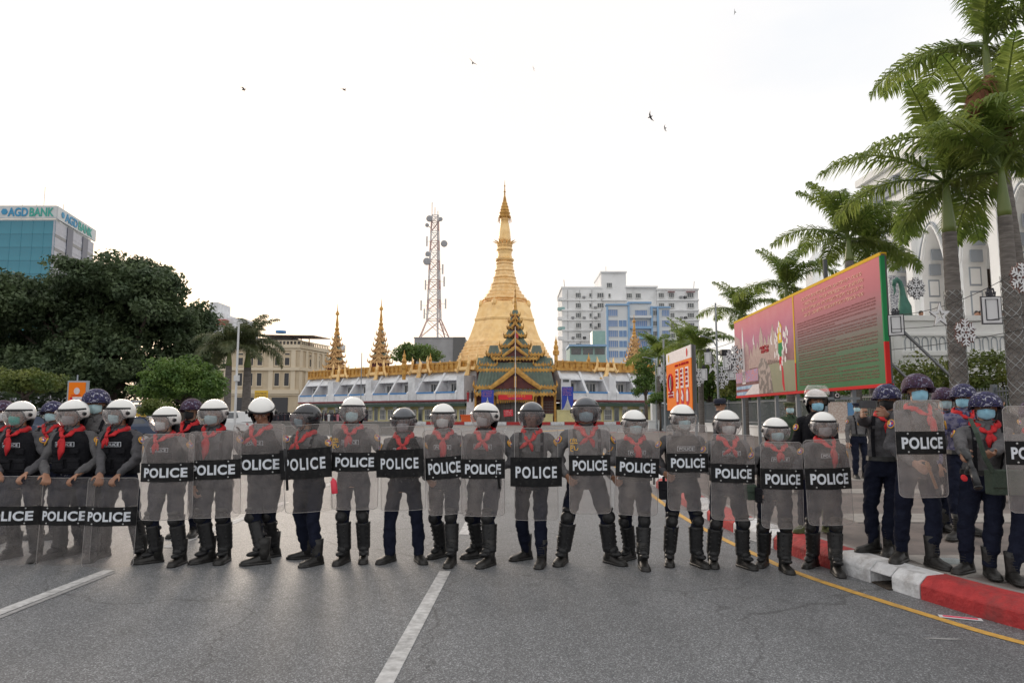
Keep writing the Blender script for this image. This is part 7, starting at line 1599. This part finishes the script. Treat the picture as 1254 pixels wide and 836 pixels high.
lamp(1018, 26, 318, 0, 0, 'dark pole rising behind the billboard under the palm crown', mat('dark_pole', (.06, .065, .07), rough=.5), .11)
o = lamp(442, 110, 432, 0, 0, 'short camera pole between the two left carved spires', r=.09)
def flat(name, polys, loc, rz, m_edge, m_face, th, label, cat, group=None, holes=()):
    """thin sheet-metal figure: dark slightly larger back plate plus pale face"""
    r = empty(name, loc, rz, label, cat, group)
    B = MB(); [B.prism(q, Matrix.Translation((0, .015, 0)) @ Matrix.Scale(1.10, 4), th) for q in polys]; B.build('edge_plate', m_edge, r)
    B = MB(); [B.prism(q, Matrix.Translation((0, -.015 - th * .5, 0)), th * .8) for q in polys]; B.build('face_plate', m_face, r); return r
dwh = mat('decoration_white', (.66, .66, .67), rough=.6); ddk = mat('decoration_dark_edge', (.035, .035, .045), rough=.6); dpk = mat('decoration_brown_edge', (.16, .08, .07), rough=.6)
def deco_star(px, py, Y, s, rz, lab):
    r = empty('star_decoration', P(px, py, Y), rz, lab, 'star decoration', 'hanging festive decorations'); po = []; pi = []
    for k in range(10): a = R(90 + 36 * k); q = s * (.5 if k % 2 == 0 else .21); po.append((q * math.cos(a), q * 1.35 * math.sin(a))); pi.append((q * .45 * math.cos(a), q * .60 * math.sin(a)))
    for nm, m, y, g in (('edge_plate', ddk, .02, 1.08), ('face_plate', dwh, -.02, 1.0)):
        B = MB()
        for k in range(10):
            k2 = (k + 1) % 10; q = [(po[k][0] * g, po[k][1] * g), (po[k2][0] * g, po[k2][1] * g), (pi[k2][0] / g, pi[k2][1] / g), (pi[k][0] / g, pi[k][1] / g)]; B.prism(q, Matrix.Translation((0, y, 0)), .03)
        B.build(nm, m, r)
    return r
def deco_snow(px, py, Y, s, rz, lab, edge=ddk):
    r = empty('snowflake_decoration', P(px, py, Y), rz, lab, 'snowflake decoration', 'hanging festive decorations')
    for nm, m, y, g in (('edge_plate', edge, .02, .014), ('face_plate', dwh, -.02, .0)):
        B = MB()
        for k in range(6):
            a = R(60 * k + 90); M_ = Matrix.Translation((0, y + .0008 * k, 0)) @ Matrix.Diagonal((1, 1, 1.35, 1)) @ Matrix.Rotation(-a, 4, 'Y'); w_ = .032 * s
            B.prism([(0, -w_ - g), (.46 * s, -w_ - g), (.5 * s + g, 0), (.46 * s, w_ + g), (0, w_ + g)], M_, .02)
            for q, l_ in ((.12, .10), (.24, .17), (.36, .13)):
                for t_ in (-1, 1): B.prism([(q * s - g, 0), (q * s + .055 * s + g, 0), (q * s + .055 * s + l_ * s * .6 + g, t_ * (l_ * s + g)), (q * s + l_ * s * .6 - g, t_ * (l_ * s + g))][::t_], M_, .018)
        B.build(nm, m, r)
    B = MB(); B.lathe([(.06 * s, -.02), (.06 * s, .02)], 10); B.v = [(x, z - .04, y) for x, y, z in B.v]; B.build('centre', edge, r); return r
def deco_gift(px, py, Y, s, rz, lab, edge=ddk):
    r = empty('gift_decoration', P(px, py, Y), rz, lab, 'gift decoration', 'hanging festive decorations'); w_, h = .40 * s, .62 * s
    B = MB(); B.box((0, .03, -.15 * s), (w_ + .05, .03, h + .05)); B.build('edge_plate', edge, r); B = MB(); B.box((0, 0, -.15 * s), (w_, .025, h)); B.build('face_plate', dwh, r)
    B = MB(); x = w_ * .33; B.tube([(-x, -.02, -.15 * s - h * .38), (x, -.02, -.15 * s - h * .38), (x, -.02, -.15 * s + h * .42), (-x, -.02, -.15 * s + h * .42), (-x, -.02, -.15 * s - h * .38)], .012, 4); B.build('ribbon_outline', edge, r)
    B = MB()
    for a, q in ((50, .16), (75, .22), (105, .22), (130, .16)):
        c = Vector((math.cos(R(a)), 0, math.sin(R(a)))); B.tube([Vector((0, 0, .17 * s)), Vector((0, 0, .17 * s)) + c * q * s * .5 + Vector((-c.z, 0, c.x)) * .05 * s, Vector((0, 0, .17 * s)) + c * q * s, Vector((0, 0, .17 * s)) + c * q * s * .5 - Vector((-c.z, 0, c.x)) * .05 * s, Vector((0, 0, .17 * s))], .022 * s, 5)
    B.build('bow', edge, r); return r
deco_star(1151, 386, 15.5, .42, R(-18), 'hollow white star hanging left of the wire-wrapped palm')
deco_snow(1122, 353, 17, .40, R(-15), 'white snowflake with dark edge beside the green swan statue')
deco_snow(1182, 407, 15, .44, R(-10), 'white snowflake with brown edge against the wire-wrapped palm trunk', dpk)
deco_snow(1252, 340, 14, .46, R(-10), 'white snowflake cut by the right edge', dpk)
deco_gift(1214, 372, 15, .93, R(-8), 'larger white gift box with dark bow hanging between the two near palms')
deco_gift(1097, 392, 18, .85, R(-30), 'smaller grey-white gift box beside the billboard edge')
k = 0
for px, py, Y, kind in ((896, 452, 38, 'g'), (884, 462, 40, 's'), (873, 447, 44, 't'), (867, 435, 44, 'g'), (862, 455, 46, 'g'), (890, 440, 38, 'g'), (856, 462, 50, 's'), (850, 448, 52, 'g'), (808, 452, 60, 'g'), (813, 462, 58, 's'), (900, 440, 33, 's')):
    lab = {'g': 'gift box', 's': 'snowflake', 't': 'star'}[kind]; where = {0: 'lowest right of the street lamp', 1: 'just right of the lamp pole', 2: 'left of the lamp pole', 3: 'high left of the lamp pole', 4: 'second left of the lamp pole', 5: 'under the black floodlight', 6: 'above the orange signboard edge', 7: 'right of the orange signboard top', 8: 'beside the far grey street lamp', 9: 'right of the far grey street lamp', 10: 'touching the left billboard end'}[k]
    (deco_gift if kind == 'g' else deco_snow if kind == 's' else deco_star)(px, py, Y, 1.25 if kind == 'g' else 1.0, R(-50), 'small far white %s %s' % (lab, where)); k += 1
wire_m = mat('cable_black', (.03, .03, .03), rough=.6)
def cable(a, b, sag, lab, r=.008):
    a, b = Vector(a), Vector(b); B = MB(); B.tube([a.lerp(b, t / 12) - Vector((0, 0, sag * 4 * (t / 12) * (1 - t / 12))) for t in range(13)], r, 4); tag(B.build('cable', wire_m), lab, 'cable', 'cables between the palms')
cable(P(1092, 386, 18), P(1262, 322, 14), .25, 'upper thin cable carrying the decorations between palms'); cable(P(1092, 403, 18), P(1262, 384, 14), .05, 'second thin cable carrying the decorations between palms'); cable(P(1092, 428, 18), P(1258, 402, 14.6), .05, 'lowest thin cable crossing the terrace wall')
cable(P(840, 425, 55), P(899, 418, 36), .3, 'far cable with small white decorations behind the orange signboard', .015)
# green swan statues on the terrace
sw = mat('green_statue_bronze', (.06, .20, .15), (.045, .15, .115), 3, rough=.5)
def swan(px, Y, label, fl=1):
    z0 = ZY(387, Y); k = Y / F; r = empty('swan_statue', (P(px, 387, Y).x, Y, z0), 0, label, 'statue'); r.scale = (.72, .72, .95); B = MB()
    pts = [(.30, 0, -.1), (.32, 0, .5), (.22, 0, 1.0), (.20, 0, 1.45), (.10, 0, 1.80), (-.10, 0, 1.95), (-.30, 0, 1.85), (-.36, 0, 1.62)]
    B.tube([(x * fl, y, z) for x, y, z in pts], [.46, .42, .24, .17, .14, .14, .16, .12], 12); B.tube([(-.36 * fl, 0, 1.66), (-.30 * fl, 0, 1.30), (-.42 * fl, 0, 1.12)], [.11, .07, .02], 8); B.box((.3 * fl, 0, -.05), (1.1, .9, .12))
    B.tube([(-.25 * fl, 0, 1.95), (-.12 * fl, 0, 2.15)], [.05, .01], 5); B.build('body', sw, r, smooth=True)
swan(1103, 34, 'green long-necked swan statue on the terrace left of the arches'); swan(1256, 33.5, 'second green statue half cut by the right edge on the terrace', -1)
B = MB(); B.box((0, 0, 1.3), (.55, .12, 2.6)); o = B.build('banner_panel', mat('speckled_banner', (.60, .60, .62), (.22, .22, .26), 14, lo=.47, hi=.53), None, (P(1097, 387, 36).x, 36.0, ZY(387, 33))); tag(o, 'narrow speckled upright panel behind the swan statue', 'panel')
# heads of onlookers on the terrace
for px, c in ((1128, 'left of the star'), (1196, 'first left of the large gift box'), (1201, 'second left of the large gift box'), (1228, 'right of the large gift box')):
    q = P(px, 384, 34); B = MB(); B.ell((0, 0, 0), (.10, .12, .14), 10, 8, 0); B.ell((0, .015, .04), (.108, .125, .12), 10, 8, 1); B.cap((0, 0, -.1), (0, 0, -.3), .06, .06, 8, 0); B.ell((0, 0, -.55), (.25, .14, .28), 10, 8, 1); B.cap((-.24, 0, -.45), (-.26, 0, -.9), .06, .05, 6, 1); B.cap((.24, 0, -.45), (.26, 0, -.9), .06, .05, 6, 1)
    r = empty('person', (q.x, 34, q.z), 0, 'onlooker\'s dark head above the terrace parapet, ' + c, 'person', 'onlookers on the terrace'); B.build('body', [skin, hairm], r, smooth=True)

# ================================================================ CARS
tyre = mat('tyre_rubber', (.02, .02, .02), rough=.85); rimm = mat('wheel_rim', (.45, .45, .46), rough=.35, metal=.7); hl = mat('headlight_glass', (.6, .6, .6), rough=.15); tl = mat('tail_light_red', (.45, .02, .02), rough=.3)
def car(px, Y, rz, paint, label, kind='sedan'):
    r = empty('parked_car', (P(px, 500, Y).x, Y, 0), rz, label, 'car', 'cars parked behind the left end of the line'); h = 1.45 if kind == 'sedan' else 1.75
    prof_ = [(-2.15, .35), (-2.2, .75), (-2.0, .95), (-1.35, 1.0), (1.05, .98), (1.95, .82), (2.15, .6), (2.15, .35)]; B = MB()
    rg = []
    for y, f in ((-.86, .0), (-.82, 1), (.82, 1), (.86, .0)): rg.append([(x * (1 if f else .985), y, z if f or z > .5 else z + .02) for x, z in prof_])
    B.loft(rg); cab = [(-1.75, .98), (-1.25, h - .03), (-.6, h), (.25, h - .02), (1.05, .97)] if kind == 'sedan' else [(-2.1, .98), (-1.95, h - .06), (-.8, h), (.3, h - .03), (1.05, .97)]
    rg = []
    for y, s_ in ((-.80, 0), (-.62, 1), (.62, 1), (.80, 0)): rg.append([(x * (1 if z < 1.1 else .96), y if z < 1.1 else (.60 if y > 0 else -.60) + (0 if s_ else (.05 if y > 0 else -.05)), z - (0 if s_ or z < 1.1 else .08)) for x, z in cab])
    B.loft(rg); o = B.build('body', paint, r, smooth=False); q = o.modifiers.new('bevel', 'BEVEL'); q.width = .04; q.segments = 2
    for s_ in (-1, 1):
        for wp in ([(-1.5, 1.02), (-1.15, h - .12), (-.38, h - .09), (-.38, 1.02)], [(-.30, 1.02), (-.30, h - .09), (.2, h - .11), (.85, 1.02)]):
            B = MB(); B.add([(x, s_ * (.775 if z < 1.1 else .665), z) for x, z in wp] + [(x, s_ * (.70 if z < 1.1 else .60), z) for x, z in wp], [(0, 1, 2, 3), (7, 6, 5, 4), (0, 4, 5, 1), (1, 5, 6, 2), (2, 6, 7, 3), (3, 7, 4, 0)]); B.build('window', glass_d, r)
        B = MB(); B.ell((2.08, s_ * .66, .68), (.10, .18, .09), 8, 6); B.build('headlight', hl, r); B = MB(); B.ell((-2.12, s_ * .70, .80), (.08, .14, .10), 8, 6); B.build('tail_light', tl, r)
        for x in (-1.35, 1.35):
            B = MB(); B.lathe([(.20, -.10), (.31, -.10), (.33, -.06), (.33, .06), (.31, .10), (.20, .10)], 20); B.v = [(a + x, c + s_ * .80, b + .33) for a, b, c in B.v]; w_ = B.build('wheel', tyre, r); B = MB(); B.lathe([(.21, -.105), (.21, .105)], 14); B.v = [(a + x, c + s_ * .80, b + .33) for a, b, c in B.v]; B.build('rim', rimm, w_)
    B = MB(); B.add([(1.02, -.70, .99), (1.02, .70, .99), (.30, .58, h - .06), (.30, -.58, h - .06)], [(0, 1, 2, 3)]); B.v = [(x + .03, y, z + .015) for x, y, z in B.v]; o = B.build('windscreen', glass_d, r); solid(o, .01)
    B = MB(); B.box((2.17, 0, .45), (.06, 1.5, .16)); B.build('bumper', rubber, r); return r
white_p = mat('car_white_paint', (.70, .70, .70), rough=.3, coat=.5); blue_p = mat('car_dark_blue_paint', (.03, .05, .10), rough=.3, coat=.5)
car(192, 40, R(180), white_p, 'white sedan seen between the third and fourth white helmets'); car(148, 34, R(195), blue_p, 'dark blue car behind the two leftmost grounded shields'); car(283, 50, R(160), white_p, 'white high-roofed car right of the dark purple helmet', 'suv')
car(118, 62, R(180), white_p, 'farther pale car under the big tree, mostly hidden'); car(15, 40, R(180), blue_p, 'dark car at the left edge behind the teal-masked officer')
# bus shelter with adverts
bs = empty('bus_shelter', (P(172, 500, 44).x, 44, 0), 0, 'low dark bus shelter with bright adverts under the round tree', 'bus shelter'); q = 44 / F; z = lambda y: ZY(y, 44)
B = MB(); B.box2((-52 * q, -.8, z(492.5)), (14 * q, .8, z(490.5))); B.build('roof', chg, bs); B = MB(); B.box2((-4 * q, -.1, z(511)), (11 * q, 0, z(502.5))); B.build('advert_panel', mat('advert_print', (.10, .09, .35), (.70, .45, .05), 4, lo=.5, hi=.54), bs)
for x in (-50, -20, 12): B = MB(); B.tube([(x * q, 0, 0), (x * q, 0, z(492))], .06, 6); B.build('post', chg, bs)
B = MB(); B.box2((-5 * q, -.2, z(499)), (12 * q, -.1, z(495))); B.build('sign_strip', dwh, bs)
hedge(-64, -31, 66, 68, 0, 5.5, leaf_dark, 'long dark thicket under the big tree behind the cars', clump=.9, dens=1.6, size=.34)
# low boundary wall/railing behind the left cars
B = MB(); B.box2((0, 0, 0), (40, .4, .9)); B.box2((0, -.05, .9), (40, .45, 1.0)); 
tag(B.build('park_wall', conc, None, (-48, 52, 0)), 'low grey park wall behind the parked cars', 'wall')
# ================================================================ FAR CROWD
crm_ = mat('crowd_clothing', (.02, .02, .03), (.30, .10, .09), 1.2, rough=.8, lo=.55, hi=.75, detail=1); 
def tiny(B, x, y, h, mi):
    B.tube([(x, y, .0), (x, y, h * .48), (x, y, h * .55), (x, y, h * .80), (x, y, h * .86)], [.13, .17, .16, .22, .07], 6, mi); B.ell((x, y, h * .93), (.10, .11, .13), 6, 4, 1)
B = MB(); rn = random.Random(3)
for k in range(150): px = rn.uniform(332, 452); Y = rn.uniform(96, 112); tiny(B, P(px, 500, Y).x, Y, rn.uniform(1.5, 1.75), 0)
o = B.build('crowd', [crm_, hairm]); tag(o, 'dense far crowd of dark-clothed people in front of the colonial building', 'crowd', kind='stuff')
cl = [mat('far_clothes_' + n, c, rough=.8) for n, c in (('white', (.6, .6, .6)), ('pink', (.5, .18, .22)), ('dark', (.04, .04, .06)), ('red', (.4, .04, .05)))]
for i, (px, Y, z0, w__) in enumerate(((403, 97, 0, 'in white, first of the walkers before the left wing'), (414, 96, 0, 'in pink at the left wing shopfronts'), (573, 100.5, 3.2, 'in red on the upper landing of the stairs'), (578, 100.5, 3.2, 'in dark clothes on the upper landing'), (407, 97.5, 0, 'in dark clothes between the two walkers'))):
    B = MB(); tiny(B, 0, 0, 1.65, 0); r = empty('person', (P(px, 500, Y).x, Y, z0), 0, 'tiny far person ' + w__, 'person', 'far people at the pagoda'); B.build('body', [cl[(0, 1, 3, 2, 2)[i]], hairm], r)
# ================================================================ BIRDS, LITTER, MARKS
bird_m = mat('bird_dark', (.04, .04, .045), rough=.8)
B = MB(); B.tube([(-.16, 0, 0), (-.05, 0, .01), (.12, 0, 0), (.26, 0, -.01)], [.01, .05, .06, .01], 6)
for s_ in (-1, 1): B.add([(-.02, 0, .02), (.12, 0, .02), (.10, s_ * .22, .12), (-.12, s_ * .46, .04), (-.02, s_ * .22, .10)], [(0, 1, 2, 4), (4, 2, 3)])
BM = B.mesh('pigeon', [bird_m])
for i, (px, py, Y, w__) in enumerate(((298, 110, 45, 'leftmost in the sky'), (421, 110, 48, 'above the left carved spires'), (579, 77, 45, 'high above the pagoda'), (797, 143, 40, 'largest, right of the pagoda tip'), (815, 157, 60, 'small one below the largest'), (654, 84, 80, 'faint, right of the highest bird'), (900, 15, 70, 'faint, near the top edge'))):
    o = bpy.data.objects.new('bird', BM); o.location = P(px, py, Y); o.rotation_euler = (R(20 * i), R(-15 + 9 * i), R(50 * i)); o.scale = (.75,) * 3; link(o); solid(o, .01); tag(o, 'dark pigeon in flight, ' + w__, 'bird', 'birds over the square')
clearp = clearmat('bottle_plastic', (.9, .95, .97), (.5, .6, .65), .15, rough=.1, glossy=.1)
for px, py, rx, rz, lab in ((1164, 691, R(90), R(75), 'clear plastic bottle lying on the pavement behind the boots'), (1211, 688, 0, 0, 'clear plastic bottle standing behind the launcher carrier\'s boots')):
    g = G(px, py, .19); B = MB(); B.lathe([(.028, -.1), (.032, -.09), (.032, .04), (.026, .07), (.012, .095), (.012, .11)], 14); B.lathe([(.014, .108), (.014, .122)], 10, mi=1)
    o = B.build('plastic_bottle', [clearp, mat('bottle_cap_blue', (.05, .2, .5))], None, (g.x, g.y, .19 + (.034 if rx else .10)), smooth=True); o.rotation_euler = (rx, 0, rz); tag(o, lab, 'bottle')
g = G(1176, 757); B = MB(); B.box((0, 0, .004), (.30, .07, .004)); B.box((0, 0, .0075), (.24, .035, .003), 1); o = B.build('paper_scrap', [dwh, cmat('scrap_pink', (.7, .08, .14))], None, (g.x, g.y, .003)); o.rotation_euler = (0, 0, R(-22)); tag(o, 'crumpled white and pink paper scrap lying on the yellow line', 'paper')
for px, py, a, w_, l_ in ((1155, 782, -.1, .022, .17), (605, 606, 0, .05, .07)):
    g = G(px, py); B = MB(); n = 9; B.add([(l_ * math.cos(2 * math.pi * k / n) * random.uniform(.7, 1.1), w_ * math.sin(2 * math.pi * k / n) * random.uniform(.6, 1.2), .0035) for k in range(n)], [tuple(range(n))]); o = B.build('paint_smear', bpy.data.materials['worn_road_paint'], None, (g.x, g.y, 0)); o.rotation_euler = (0, 0, a); tag(o, kind='structure')
